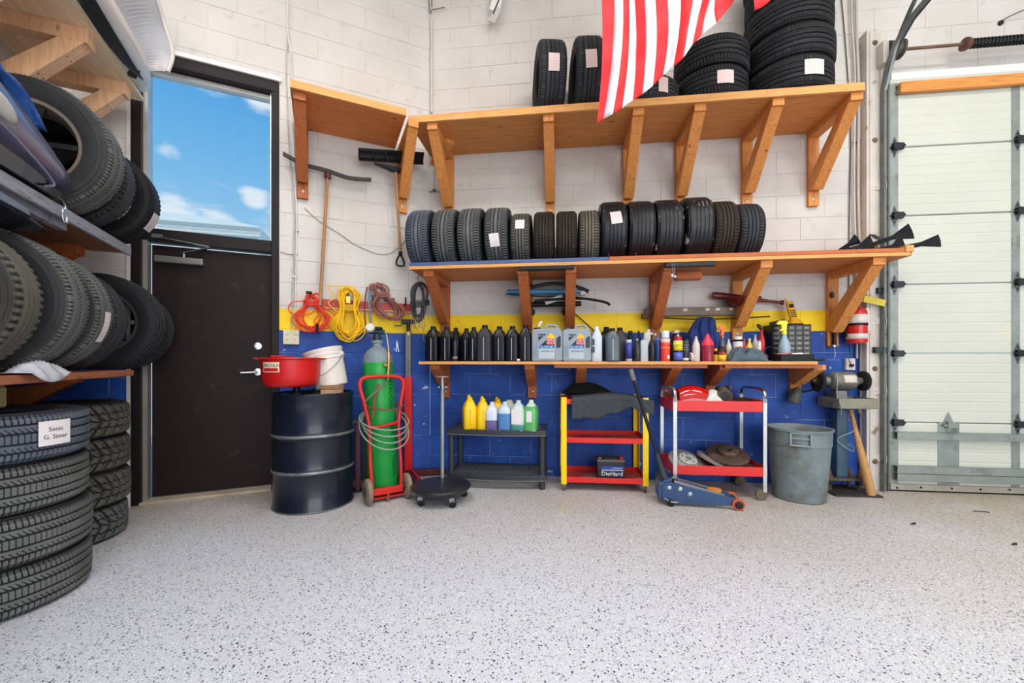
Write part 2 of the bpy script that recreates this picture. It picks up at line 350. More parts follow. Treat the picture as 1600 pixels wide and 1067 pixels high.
def wall_mat(mortar=False):
    m = bpy.data.materials.new('painted_mortar' if mortar else 'painted_block'); m.use_nodes = True; n = m.node_tree.nodes; k = m.node_tree.links; b = n['Principled BSDF']
    g = n.new('ShaderNodeNewGeometry'); sp = n.new('ShaderNodeSeparateXYZ'); k.new(g.outputs['Position'], sp.inputs[0])
    zn = n.new('ShaderNodeTexNoise'); zn.inputs['Scale'].default_value = 9; k.new(g.outputs['Position'], zn.inputs['Vector'])
    j = n.new('ShaderNodeMath'); j.operation = 'MULTIPLY_ADD'; k.new(zn.outputs['Fac'], j.inputs[0]); j.inputs[1].default_value = .012; k.new(sp.outputs['Z'], j.inputs[2])
    def gt(v):
        x = n.new('ShaderNodeMath'); x.operation = 'GREATER_THAN'; k.new(j.outputs[0], x.inputs[0]); x.inputs[1].default_value = v; return x.outputs[0]
    def mix(f, a, bb):
        q = n.new('ShaderNodeMix'); q.data_type = 'RGBA'
        if hasattr(f, 'links'): k.new(f, q.inputs[0])
        else: q.inputs[0].default_value = f
        for s_, i_ in ((a, 6), (bb, 7)):
            if hasattr(s_, 'links'): k.new(s_, q.inputs[i_])
            else: q.inputs[i_].default_value = s_
        return q.outputs[2]
    def noise(scale, lo, hi, a, bb, detail=5):
        x = n.new('ShaderNodeTexNoise'); x.inputs['Scale'].default_value = scale; x.inputs['Detail'].default_value = detail; k.new(g.outputs['Position'], x.inputs['Vector'])
        r = n.new('ShaderNodeMapRange'); r.inputs[1].default_value = lo; r.inputs[2].default_value = hi; r.inputs[3].default_value = a; r.inputs[4].default_value = bb; k.new(x.outputs['Fac'], r.inputs[0]); return r.outputs[0]
    blue = mix(noise(5, .4, .65, 0, 1), L3((18, 66, 150)), L3((30, 84, 174)))
    if mortar: blue = mix(noise(3, .45, .6, 0, 1), L3((34, 70, 160)), L3((150, 168, 205)))
    blue = mix(noise(22, .69, .74, 0, .6), blue, L3((96, 120, 176)))
    lowd = n.new('ShaderNodeMapRange'); lowd.inputs[1].default_value = .25; lowd.inputs[2].default_value = 0.0; lowd.inputs[3].default_value = 0; lowd.inputs[4].default_value = .08; k.new(sp.outputs['Z'], lowd.inputs[0])
    nx = n.new('ShaderNodeMath'); nx.operation = 'ADD'; k.new(lowd.outputs[0], nx.inputs[0]); k.new(noise(17, 0, 1, 0, 1), nx.inputs[1])
    gg = n.new('ShaderNodeMapRange'); gg.inputs[1].default_value = .70; gg.inputs[2].default_value = .74; k.new(nx.outputs[0], gg.inputs[0])
    blue = mix(gg.outputs[0], blue, L3((178, 184, 192)))
    yel = mix(noise(4, .4, .65, 0, 1), L3((254, 216, 2)), L3((246, 202, 4)))
    yel = mix(noise(14, .66, .74, 0, .6), yel, L3((170, 140, 30)))
    whi = mix(noise(1.6, .35, .65, 0, 1), L3((214, 209, 204)), L3((202, 196, 190)))
    whi = mix(noise(11, .62, .78, 0, .45), whi, L3((168, 160, 152)))
    c = mix(gt(1.392), blue, yel); c = mix(gt(1.578), c, whi)
    k.new(c, b.inputs['Base Color']); b.inputs['Roughness'].default_value = .62
    x = n.new('ShaderNodeTexNoise'); x.inputs['Scale'].default_value = 150; x.inputs['Detail'].default_value = 4; k.new(g.outputs['Position'], x.inputs['Vector'])
    bp = n.new('ShaderNodeBump'); bp.inputs['Strength'].default_value = .35; bp.inputs['Distance'].default_value = .003; k.new(x.outputs['Fac'], bp.inputs['Height']); k.new(bp.outputs[0], b.inputs['Normal'])
    return m
WALL = wall_mat(); MORTAR = wall_mat(True)
BM_CACHE = {}
def block_mesh(w, h):
    key = (round(w, 3), round(h, 3))
    if key in BM_CACHE: return BM_CACHE[key]
    e = .003; g_ = .0022
    mb = MB(); w2 = w/2-g_; h2 = h/2-g_
    v = [(sx*w2, .006, sz*h2) for sx, sz in ((-1, -1), (1, -1), (1, 1), (-1, 1))]+[(sx*w2, -.0015+.003*0, sz*h2) for sx, sz in ((-1, -1), (1, -1), (1, 1), (-1, 1))]+[(sx*(w2-e), -.004, sz*(h2-e)) for sx, sz in ((-1, -1), (1, -1), (1, 1), (-1, 1))]
    f = [(8, 9, 10, 11)]+[(i, (i+1) % 4, 4+(i+1) % 4, 4+i) for i in range(4)]+[(4+i, 4+(i+1) % 4, 8+(i+1) % 4, 8+i) for i in range(4)]
    mb.add(v, f); me = bpy.data.meshes.new('block'); me.from_pydata(mb.v, [], mb.f); me.materials.append(WALL)
    bm = bmesh.new(); bm.from_mesh(me); bmesh.ops.recalc_face_normals(bm, faces=bm.faces)
    if sum(fc.normal.y for fc in bm.faces if abs(fc.normal.y) > .9) > 0: bmesh.ops.reverse_faces(bm, faces=bm.faces)
    bm.to_mesh(me); bm.free(); BM_CACHE[key] = me; return me
def block_wall(name, fr, s0, s1, z1, holes=(), off=0.0, vis=None):
    """backing boxes round the holes, then one block object each, laid in running bond"""
    root = bpy.data.objects.new(name, None); COL.objects.link(root); root.location = fr.W(0, 0, 0); root.rotation_euler = (0, 0, fr.a); struct(root)
    mb = MB(); cuts = sorted({s0, s1}|{h[0] for h in holes}|{h[1] for h in holes})
    for a, b_ in zip(cuts, cuts[1:]):
        segs = [(0, z1)]
        for h in holes:
            if h[0] <= a+1e-6 and h[1] >= b_-1e-6:
                ns = []
                for p_, q_ in segs:
                    if h[2] > p_: ns.append((p_, min(q_, h[2])))
                    if h[3] < q_: ns.append((max(p_, h[3]), q_))
                segs = ns
        for p_, q_ in segs: mb.b2(a, b_, .003, .19, p_, q_)
    mb.build('mortar', MORTAR, root)
    zr = [0, .18]; 
    while zr[-1] < z1-.01: zr.append(min(zr[-1]+.2025, z1))
    r = 0
    for za, zb in zip(zr, zr[1:]):
        x = s0-(.203 if r % 2 else 0)+off; r += 1
        while x < s1:
            a = max(x, s0); b_ = min(x+.406, s1); x += .406
            if b_-a < .03: continue
            pieces = [(a, b_, za, zb)]
            for h in holes:
                np_ = []
                for (p0, p1, q0, q1) in pieces:
                    if h[0] < p1 and h[1] > p0 and h[2] < q1 and h[3] > q0:
                        if h[0] > p0+.03: np_.append((p0, h[0], q0, q1))
                        if h[1] < p1-.03: np_.append((h[1], p1, q0, q1))
                        mx0, mx1 = max(p0, h[0]), min(p1, h[1])
                        if h[3] < q1-.03: np_.append((mx0, mx1, h[3], q1))
                    else: np_.append((p0, p1, q0, q1))
                pieces = np_
            for (p0, p1, q0, q1) in pieces:
                if vis and not vis(p0, p1, q0, q1): continue
                if p1-p0 < .03: continue
                o = bpy.data.objects.new('block', block_mesh(p1-p0, q1-q0)); COL.objects.link(o); o.parent = root
                o.location = ((p0+p1)/2, random.uniform(-.0012, .0012)+.003, (q0+q1)/2)
    return root
S_GD0 = MW.S(1390, .1)                      # left edge of the overhead door
block_wall('wall_back', MW, 0, S_GD0+2.6, 4.7, holes=[(S_GD0+.03, S_GD0+2.4, 0, 3.52)])
DS0, DS1 = DW.S(205, 0), DW.S(436, 0); DZ = 3.53
block_wall('wall_corner', DW, 0, DW_END, 4.7, holes=[(DS0, DS1, 0, DZ)], off=-.1)
struct(MB().b2(-.6, 0, .003, .19, 0, 4.7).build('wall_stub', WALL)).location = DW.W(0, 0, 0); bpy.data.objects['wall_stub'].rotation_euler = (0, 0, DW.a)
bpy.data.objects['wall_stub'].name = 'wall_corner_return'
block_wall('wall_left', LW, -3.4, 0, 4.7, off=.1)
# upper courses above 4.7 m, plain
for nm, fr, a, b_ in (('wall_back_upper', MW, 0, S_GD0+2.6), ('wall_corner_upper', DW, -.6, DW_END), ('wall_left_upper', LW, -3.4, 0)):
    o = struct(MB().b2(a, b_, .003, .19, 4.7, 5.2).build(nm, WALL)); o.location = fr.W(0, 0, 0); o.rotation_euler = (0, 0, fr.a)

# plain continuations of the room beyond the photo
for nm, fr, a, b_ in (('wall_back_right', MW, S_GD0+2.6, S_GD0+5.6), ('wall_left_rear', LW, -7.0, -3.4)):
    o = struct(MB().b2(a, b_, .003, .19, 0, 5.2).build(nm, WALL)); o.location = fr.W(0, 0, 0); o.rotation_euler = (0, 0, fr.a)
struct(MB().b2(8.6, 8.8, -6, 3.2, 0, 5.2).build('wall_right', WALL))
# ---------------- door_1 with its transom window in the angled wall
DK = mat('bronze_frame_paint', (34, 26, 27), rough=.5, spec=.25, var=.12, scale=5)
DOORM = mat('dark_brown_door_paint', (34, 22, 22), rough=.5, spec=.22, var=.14, scale=3, rgb2=(60, 48, 46), thr=.62, s2=7)
door = bpy.data.objects.new('door_1', None); COL.objects.link(door); door.location = DW.W(0, 0, 0); door.rotation_euler = (0, 0, DW.a); struct(door)
# local coordinates of a wall thing: x along the wall, -y into the room
def dwx(px, d=0): return DW.S(px, d)
jr0 = dwx(424, 0); jl1 = dwx(221, 0)
MB().b2(jr0, DS1, -.012, .14, 0, DZ-.09).build('frame_jamb', DK, door, bevel=.004)
MB().b2(DS0, jl1, -.012, .14, 0, DZ-.09).build('frame_jamb', DK, door, bevel=.004)
MB().b2(DS0, DS1, -.012, .14, DZ-.09, DZ).build('frame_head', DK, door, bevel=.004)
MB().b2(jl1+.001, jr0-.001, .03, .14, 2.06, 2.16).build('transom_bar', DK, door, bevel=.003)
MB().b2(jl1+.001, jl1+.03, .02, .10, .0, 2.06).build('weather_strip', mat('door_strip_aluminium', (176, 172, 166), rough=.4, metal=.6), door)
MB().b2(DS0-.02, DS1+.02, -.03, .0, DZ, DZ+.035).build('white_drip_edge', WHITEP, door)
MB().b2(DS0-.025, DS0-.002, -.012, .01, 0, DZ).build('white_caulk_strip', mat('white_strip', (226, 222, 218), rough=.6), door)
MB().b2(jl1-.012, jr0+.0, -.02, .19, -.001, .022).build('threshold', mat('worn_sill', (180, 165, 145), rough=.8, var=.2), door, bevel=.004)
leaf = MB().b2(jl1+.034, jr0-.006, .098, .142, .03, 2.045).build('door_leaf', DOORM, door, bevel=.003)
hx = dwx(403, -.1)
for nm, zz in (('deadbolt', 1.245), ('lever_handle', 1.02)):
    mb = MB(); mb.turn((hx, .098, zz), (hx, .07, zz), [(.036, 0), (.036, .006), (.030, .014), (.012, .016), (.012, .028)], 20)
    if nm == 'lever_handle': mb.tube([(hx, .072, zz), (hx, .05, zz), (hx-.02, .045, zz), (hx-.12, .045, zz-.004)], .009, 8)
    else: mb.box((hx, .066, zz), (.03, .008, .012))
    mb.build(nm, CHROME, leaf, smooth=True)
mb = MB(); cx = dwx(285, -.1)
mb.b2(cx-.17, cx+.15, .04, .097, 1.90, 1.955).build('door_closer', mat('closer_aluminium', (120, 118, 115), rough=.4, metal=.5), leaf, bevel=.01, seg=2)
mb = MB(); mb.beam((cx+.02, .05, 1.99), (cx+.20, .02, 2.045), .028, .008); mb.beam((cx+.20, .02, 2.05), (cx-.14, .03, 2.095), .028, .008); mb.cyl((cx+.02, .06, 1.95), (cx+.02, .06, 2.0), .012); mb.box((cx-.14, .035, 2.1), (.07, .03, .03))
mb.build('closer_arm', STEEL, leaf)
# transom window
win = bpy.data.objects.new('window_1', None); COL.objects.link(win); win.location = DW.W(0, 0, 0); win.rotation_euler = (0, 0, DW.a); struct(win)
ALU = mat('window_aluminium', (205, 200, 196), rough=.35, metal=.5)
SIDE = jl1+.0
for (a, b_, c, d_) in ((jl1+.001, jl1+.03, 2.16, 3.44), (jr0-.012, jr0-.001, 2.16, 3.44)):
    MB().b2(a, b_, .03, .13, c, d_).build('side_frame', ALU, win)
MB().b2(jl1+.03, jr0-.012, .06, .13, 3.40, 3.435).build('head_frame', ALU, win)
MB().b2(jl1+.03, jr0-.012, .05, .13, 3.435, 3.44).build('dark_head_slot', DK, win)
gl = mat('window_glass', (235, 245, 250), rough=0, var=0, trans=1.0, ior=1.0, spec=.2)
MB().b2(jl1+.03, jr0-.012, .108, .112, 2.16, 3.40).build('pane', gl, win)
# building beyond the window
bo = MB(); bo.box((0, 0, 0), (6.4, 3, 8.1)); RIBW = mat('pale_cladding', (226, 224, 216), rough=.7, var=.03)
th = thing('neighbouring_building', 'pale flat-roofed building seen through the window over the door', 'building', (-16.6, 21.5, 0), radians(16))
MB().b2(-3.6, 3.4, -1.5, 1.5, 0, 7.95).build('wall', RIBW, th)
MB().prism([(-3.6, 7.95), (3.4, 7.95), (3.4, 8.0), (1.5, 8.25), (-3.6, 8.45)], -1.6, 1.6).build('roof', mat('pale_roof', (238, 236, 228), rough=.6, var=.02), th)
mb = MB()
mb.b2(-3.55, 3.4, -1.64, -1.6, 7.6, 7.7)
mb.build('fascia', mat('cladding_rib', (205, 203, 198), rough=.7), th)
# ================================================================= WALL SHELVES AND BRACKETS
def bracket(parent, x, zt, dep, zb, mw=BROWNW, wdt=.089, plate_t=.038, arm_h=.06, screw=True, low=None):
    """x along wall (centre), zt underside of shelf, dep reach, zb foot of wall plate. returns the diagonal brace, plate and arm its sub-parts"""
    zl = zt-arm_h; zfoot = zb+.12
    poly = [(-plate_t, zfoot+.02), (-plate_t-.055, zfoot), (-dep+.02, zl), (-dep+.13, zl), (-plate_t, zfoot+.13)]
    # prism of the brace in the YZ plane
    v = [(x-wdt/2, y, z) for y, z in poly]+[(x+wdt/2, y, z) for y, z in poly]; n_ = len(poly)
    mb = MB().add(v, [tuple(range(n_)), tuple(reversed(range(n_, 2*n_)))]+[(i, n_+i, n_+(i+1) % n_, (i+1) % n_) for i in range(n_)])
    br = mb.build('bracket', mw, parent, bevel=.003)
    MB().b2(x-wdt/2, x+wdt/2, -plate_t, 0, zb, zt-.001).build('wall_plate', mw, br, bevel=.003)
    MB().b2(x-wdt/2, x+wdt/2, -dep+.0, -plate_t-.0, zl, zt-.0005).build('arm', mw, br, bevel=.003)
    if screw:
        s_ = MB()
        for zz in (zb+.06,):
            s_.turn((x, -plate_t+.001, zz), (x, -plate_t-.007, zz), [(.014, 0), (.014, .004), (.007, .006), (.007, .01)], 10)
        s_.build('lag_screw', STEEL, br)
    nl = MB()
    for k_ in range(3):
        for sx in (-.022, .022):
            t_ = .25+.28*k_; yy = (-plate_t-.055)*(1-t_)+(-dep+.02)*t_; zz = zfoot*(1-t_)+zl*t_
            nl.box((x+sx, yy-.0006, zz-.0006), (.005, .005, .005))
    nl.build('nails', BLACKM, br)
    return br
def shelf(fr, label, s0, s1, zt, dep, thick, brs, boards=None, name='wall_shelf', mw=BROWNW):
    t = thing(name, label, 'shelf', fr.W(0, 0, 0), fr.a)
    return t
# --- top shelf on the long wall
tM = thing('wall_shelf', 'topmost long plywood wall shelf holding tire stacks, on the long wall', 'shelf', MW.W(0, 0, 0), MW.a)
sR = MW.S(1352, .6); ZT = 3.165
MB().b2(.005, sR-.02, -.58, -.006, ZT, ZT+.019).build('shelf_board', PLY, tM)
seams = [.005, MW.S(727, .6), MW.S(1199, .6), sR]
for i, (a, b_) in enumerate(zip(seams, seams[1:])):
    MB().b2(a, b_-.002, -.60, -.02, ZT+.0195, ZT+.055-.002*(i == 0)).build('top_board', PLY_ED, tM)
MB().b2(.005, sR-.0, -.60, -.5805, ZT-.004, ZT+.0195).build('front_edge', PLY_ED, tM)
for px in (703, 860, 980, 1062, 1165, 1268):
    bracket(tM, MW.S(px, 0), ZT, .575, 2.50, mw=PINE)
mb = MB().beam((MW.S(672, .1)+.02, -.03, ZT-.09), (MW.S(690, .4)+.05, -.3, ZT-.02), .09, .038); mb.build('loose_block', PINE, tM)
# --- angled shelf on the door wall
tA = thing('wall_shelf', 'short top plywood shelf on the angled wall beside the door', 'shelf', DW.W(0, 0, 0), DW.a)
a0 = DW.S(453, .6); a1 = DW.S(635, .6); ZA = 3.17
MB().b2(a0, a1, -.58, -.006, ZA, ZA+.019).build('shelf_board', wood('orange_plywood', (216, 128, 62), (196, 104, 44), 'x', scale=2.0), tA)  # orange tone carries the warm bounce light in the board colour
MB().b2(a0, a1-.0, -.60, -.02, ZA+.0195, ZA+.055).build('top_board', PLY_ED, tA)
MB().b2(a0, a1, -.60, -.5805, ZA-.004, ZA+.0195).build('front_edge', PLY_ED, tA)
bracket(tA, DW.S(473, 0), ZA, .56, DW.Z(473, 312), mw=BROWNW)
bracket(tA, DW.S(628, 0), ZA, .56, DW.Z(628, 334), mw=PINE)
# --- middle shelf
t2 = thing('wall_shelf', 'middle long wooden wall shelf with the row of standing tires', 'shelf', MW.W(0, 0, 0), MW.a)
s2R = MW.S(1428, .6); s2L = MW.S(639, .6); ZM = 1.905
MB().b2(s2L, s2R-.0, -.58, -.006, ZM, ZM+.024).build('shelf_board', wood('old_plywood', (196, 120, 62), (168, 92, 42), 'x', scale=2.0), t2)
BLUEW = mat('blue_painted_wood', (70, 92, 140), rough=.6, var=.15, stretch=(1, 10, 10), rgb2=(110, 120, 140), thr=.55)
REDW = wood('red_brown_board', (190, 104, 58), (140, 62, 34), 'x', scale=3)
xs = MW.S(952, .6)
MB().b2(s2L, xs-.003, -.60, -.25, ZM+.0245, ZM+.054).build('blue_board', BLUEW, t2, bevel=.003)
MB().b2(xs, s2R-.06, -.60, -.25, ZM+.0245, ZM+.056).build('brown_board', REDW, t2, bevel=.003)
MB().b2(s2L, s2R-.06, -.245, -.006, ZM+.0245, ZM+.05).build('rear_board', REDW, t2)
MB().b2(s2R-.055, s2R, -.605, -.3, ZM+.0245, ZM+.075).build('end_block', PLY_ED, t2, bevel=.003)
MB().b2(s2L, s2R-.02, -.597, -.5805, ZM-.002, ZM+.024).build('front_edge', PLY_ED, t2)
for px, zb, dp in ((697, 1.36, .56), (825, 1.3, .56), (890, 1.3, .56), (1022, 1.3, .56), (1150, 1.3, .57), (1298, 1.245, .57)):
    bracket(t2, MW.S(px, 0), ZM, dp, zb, mw=(PINE if px > 1100 else BROWNW))
bl = MB(); bl.b2(MW.S(810, .6), MW.S(897, .6), -.606, -.54, ZM-.035, ZM-.004); bl.build('angle_iron', BLACKM, t2, bevel=.003)
bl = MB(); bl.b2(MW.S(1040, .6), MW.S(1118, .6), -.606, -.55, ZM-.04, ZM-.006); bl.build('angle_iron', BLACKM, t2, bevel=.003)
bl = MB(); cxx = MW.S(1052, .61)
bl.tube([(cxx, -.61, ZM-.02), (cxx+.012, -.612, ZM-.035), (cxx, -.612, ZM-.05), (cxx-.012, -.612, ZM-.035)], .003, 6, closed=True)
bl.tube([(cxx-.008, -.612, ZM-.05), (cxx, -.612, ZM-.12)], .003, 6); bl.tube([(cxx+.008, -.612, ZM-.05), (cxx+.01, -.612, ZM-.12)], .003, 6)
bl.sphere((cxx-.008, -.612, ZM-.115), .016, 12, 8, (1, .35, 1)); bl.sphere((cxx+.012, -.616, ZM-.123), .014, 12, 8, (1, .35, 1))
bl.build('key_ring', STEEL, t2, smooth=True)
MB().b2(MW.S(1055, .3), MW.S(1095, .3), -.34, -.25, ZM-.09, ZM-.03).build('cleat', REDW, t2, bevel=.003)
# --- lower shelf
t3 = thing('wall_shelf', 'lowest narrow wall shelf crowded with oil jugs and spray cans', 'shelf', MW.W(0, 0, 0), MW.a)
s3L = MW.S(654, .45); s3R = MW.S(1278, .45); ZL = 1.086; ZS = ZL+.026
MB().b2(s3L, s3R, -.45, -.006, ZL, ZS).build('shelf_board', PLY_ED, t3, bevel=.002)
for a, b_ in ((866, 1113), (1133, 1294)):
    MB().b2(MW.S(a, .43), MW.S(b_, .45)-.03, -.43, -.39, ZL-.03, ZL-.0005).build('under_rail', BROWNW, t3, bevel=.002)
for px, m_ in ((697, BROWNW), (832, BROWNW), (906, BROWNW), (1040, BROWNW), (1108, BROWNW), (1240, PINE)):
    bracket(t3, MW.S(px, 0), ZL-.0005, .385, MW.Z(px, 621), mw=m_, arm_h=.045)
# --- left wall rack
rackB = wood('rack_board', (150, 104, 74), (120, 78, 52), 'x', scale=2.5); GREYB = mat('grey_worn_board', (150, 155, 166), rough=.6, var=.12, stretch=(1, 9, 9), rgb2=(110, 112, 118), thr=.55)
LIGHTW = wood('light_pine', (244, 220, 184), (234, 200, 156), 'x', scale=2.2)  # cream tone puts sunlight on the shelf underside into the wood colour
tL1 = thing('wall_shelf', 'topmost pale plywood shelf on the left wall, over the bumper cover', 'shelf', LW.W(0, 0, 0), LW.a)
MB().b2(-2.6, -.16, -.56, -.006, 3.045, 3.07).build('shelf_board', LIGHTW, tL1)
for t_ in (.34, .84, 1.34, 1.84): bracket(tL1, -t_, 3.045, .53, 2.36, mw=wood('raw_pine', (236, 188, 146), (220, 158, 114), 'z'), arm_h=.085)  # bracket pine lightened so its colour carries the sunlit look
tL2 = thing('wall_shelf', 'grey-edged middle shelf of the left rack under the car bumper', 'shelf', LW.W(0, 0, 0), LW.a)
MB().b2(-2.6, -.50, -.58, -.006, 1.835, 1.875).build('shelf_board', rackB, tL2)
MB().b2(-2.6, -.50, -.60, -.5805, 1.82, 1.88).build('front_edge', GREYB, tL2, bevel=.003)
for a, b_ in ((-2.5, -1.33), (-1.30, -1.17)): MB().b2(a, b_, -.56, -.52, 1.79, 1.8345).build('under_rail', GREYB, tL2)
for t_ in (.62, 1.3, 2.0): bracket(tL2, -t_, 1.8345, .4, 1.45, mw=BROWNW, screw=False)
tL3 = thing('wall_shelf', 'lower brown board shelf of the left rack, above the tire stacks', 'shelf', LW.W(0, 0, 0), LW.a)
MB().b2(-2.6, -.46, -.60, -.006, 1.015, 1.053).build('shelf_board', wood('rack_board_red', (178, 112, 78), (150, 84, 54), 'x', scale=2.5), tL3, bevel=.004)
for t_ in (.52, 2.2): bracket(tL3, -t_, 1.0145, .35, .9-.2, mw=BROWNW, screw=False, arm_h=.04)

# ================================================================= TIRES
RSP = dict(spec=.3)
RUB = {
 'black': mat('rubber_black', (20, 21, 24), rough=.6, var=.15, wear=(30, 32, 36), bump=.1, bscale=60, spec=.3),
 'grey': mat('rubber_grey', (24, 25, 29), rough=.6, var=.18, wear=(54, 56, 61), bump=.1, bscale=60, spec=.3),
 'grey2': mat('rubber_grey_light', (28, 30, 34), rough=.6, var=.2, wear=(98, 100, 98), bump=.1, bscale=60, spec=.3),
 'bluegrey': mat('rubber_bluegrey', (34, 40, 52), rough=.5, var=.2, wear=(92, 99, 110), bump=.1, bscale=60, spec=.3),  # bluish tint paints cool light and highlights into the rubber
 'brown': mat('rubber_brown_dirt', (26, 22, 20), rough=.7, var=.3, wear=(54, 46, 37), rgb2=(104, 84, 58), thr=.60, soft=.1, s2=26, spec=.3),
 'tan': mat('rubber_tan_dust', (38, 36, 33), rough=.75, var=.25, wear=(104, 97, 84)),
 'olive': mat('rubber_olive', (27, 26, 25), rough=.7, var=.25, wear=(88, 86, 78)),
 'scuff': mat('rubber_scuffed', (15, 16, 21), rough=.4, var=.12, wear=(22, 24, 30), rgb2=(190, 188, 178), thr=.585, soft=.03, s2=7, bump=.1, bscale=40),
}
def tire_mesh(name, R, Wd, r0, pat, NA=288, NC=44, depth=.008, sq=.0):
    """closed tire section turned about local Z; tread grooves are cut into the grid"""
    tw = .43*Wd
    side = [(r0, .36*Wd), (r0+.008, .43*Wd), (r0+.022, .455*Wd), ((r0+R)/2-.015, .497*Wd), ((r0+R)/2+.012, .50*Wd), ((r0+R)/2+.014, .508*Wd), ((r0+R)/2+.03, .495*Wd), (R-.032, .478*Wd), (R-.017, .462*Wd)]
    inner = [(R-.03, -.30*Wd), (R-.024, 0), (R-.03, .30*Wd)]
    cols = [tw*(-1+2*i/NC) for i in range(NC+1)]
    v = []; wr = []; T = len(side)
    def base_r(w):
        q = abs(w)/tw; return R-.004*q*q-(.010*((q-.86)/.14)**2 if q > .86 else 0)
    for ia in range(NA):
        a = 2*pi*ia/NA; ca, sa = cos(a), sin(a)
        for r, w in side: v.append((r*ca, r*sa, -w)); wr.append(.15)
        for w in cols:
            q = w/tw; g = pat(a, q, ia); r = base_r(w)-depth*g
            v.append((r*ca, r*sa, w)); wr.append(0.0 if g > .3 else (1.0 if abs(q) < .93 else .5))
        for r, w in reversed(side): v.append((r*ca, r*sa, w)); wr.append(.15)
        for r, w in reversed(inner): v.append((r*ca, r*sa, w)); wr.append(0)
    n_ = 2*T+NC+1+3; f = []
    for ia in range(NA):
        b0 = ia*n_; b1 = ((ia+1) % NA)*n_
        for j in range(n_):
            j2 = (j+1) % n_; f.append((b0+j, b0+j2, b1+j2, b1+j))
    me = bpy.data.meshes.new(name); me.from_pydata(v, [], f); me.materials.append(RUB['grey'])
    at = me.attributes.new('wear', 'FLOAT', 'POINT'); at.data.foreach_set('value', wr)
    me.shade_smooth(); me.set_sharp_from_angle(angle=.45)
    me['R'] = R; me['W'] = Wd; me['r0'] = r0
    return me
def circ(q, cs, hw): return 1.0 if any(abs(q-c) < hw for c in cs) else 0.0
def pat_rib(n_):
    def f(a, q, ia):
        if circ(q, (-.52, -.18, .18, .52), .04): return 1
        t = (a*n_/(2*pi)) % 1
        if abs(q) > .60 and t < .26 and abs(q) < .99: return .8
        if .22 < abs(q) < .48 and ((t+abs(q)*1.5) % 1) < .22: return .5
        if abs(q) < .14 and ((t*2) % 1) < .0: return .3
        return 0
    return f
def pat_touring(n_):
    def f(a, q, ia):
        if circ(q, (-.64, -.24, .24, .64), .036): return 1
        t = (a*n_/(2*pi)) % 1
        if abs(q) > .66: return .9 if ((t+.5*(abs(q)-.66)) % 1) < .18 else 0
        if .23 < abs(q) < .59: return .75 if ((t*.5+q*2.2) % 1) < .08 else 0
        return .7 if ((t*1.0+(abs(abs(q)-.1))*1.5) % 1) < .13 else 0
    return f
def pat_street(n_):
    def f(a, q, ia):
        if circ(q, (-.60, -.22, .12, .50), .034): return 1
        t = (a*n_/(2*pi)) % 1
        if abs(q) > .64 and abs(q) < .97: return .5 if t < .25 else 0
        if circ(q, (-.41, .31), .012): return .4
        if (t*.5+q*1.5) % 1 < .13: return .35
        return 0
    return f
def pat_snow(n_):
    def f(a, q, ia):
        t = (a*n_/(2*pi))
        if abs(q-.05*sin(a*n_)) < .035: return 1
        if abs(abs(q)-.48-.05*sin(a*n_*2)) < .045: return 1
        if ((t+abs(q)*.9) % 1) < .2: return 1
        if ((t*2+abs(q)*2.2+.3) % 1) < .13 and abs(q) < .9: return .4
        return 0
    return f
def pat_smooth(a, q, ia):
    if circ(q, (-.45, -.12, .2, .55), .022): return .5
    return 0
def pat_fine(n_):
    def f(a, q, ia):
        if circ(q, (-.5, -.17, .17, .5), .035): return 1
        t = (a*n_/(2*pi)) % 1
        return .5 if (t < .3 and abs(q) > .56 and abs(q) < .98) else 0
    return f
TM = {
 'touring': tire_mesh('tire', .335, .218, .205, pat_touring(110), NA=880, NC=76, depth=.007),
 'snow': tire_mesh('tire', .305, .21, .19, pat_snow(34), NA=384, NC=50, depth=.010),
 'rib': tire_mesh('tire', .300, .212, .19, pat_rib(72), NA=288, NC=46),
 'ribbig': tire_mesh('tire', .325, .215, .20, pat_street(110), NA=440, NC=56),
 'fine': tire_mesh('tire', .288, .172, .185, pat_fine(60), NA=240, NC=40),
 'smooth': tire_mesh('tire', .308, .218, .205, pat_smooth, NA=144, NC=46, depth=.006),
 'fineL': tire_mesh('tire', .305, .2, .195, pat_fine(60), NA=240, NC=44),
}
def tire(kind, rub, label, loc, rot, group, scale=1.0, wsc=1.0):
    o = bpy.data.objects.new('tire', TM[kind]); COL.objects.link(o); on(o, RUB[rub])
    o.location = loc; o.rotation_euler = rot; o.scale = (scale, scale, wsc)
    tag(o, label, 'tire', group); return o
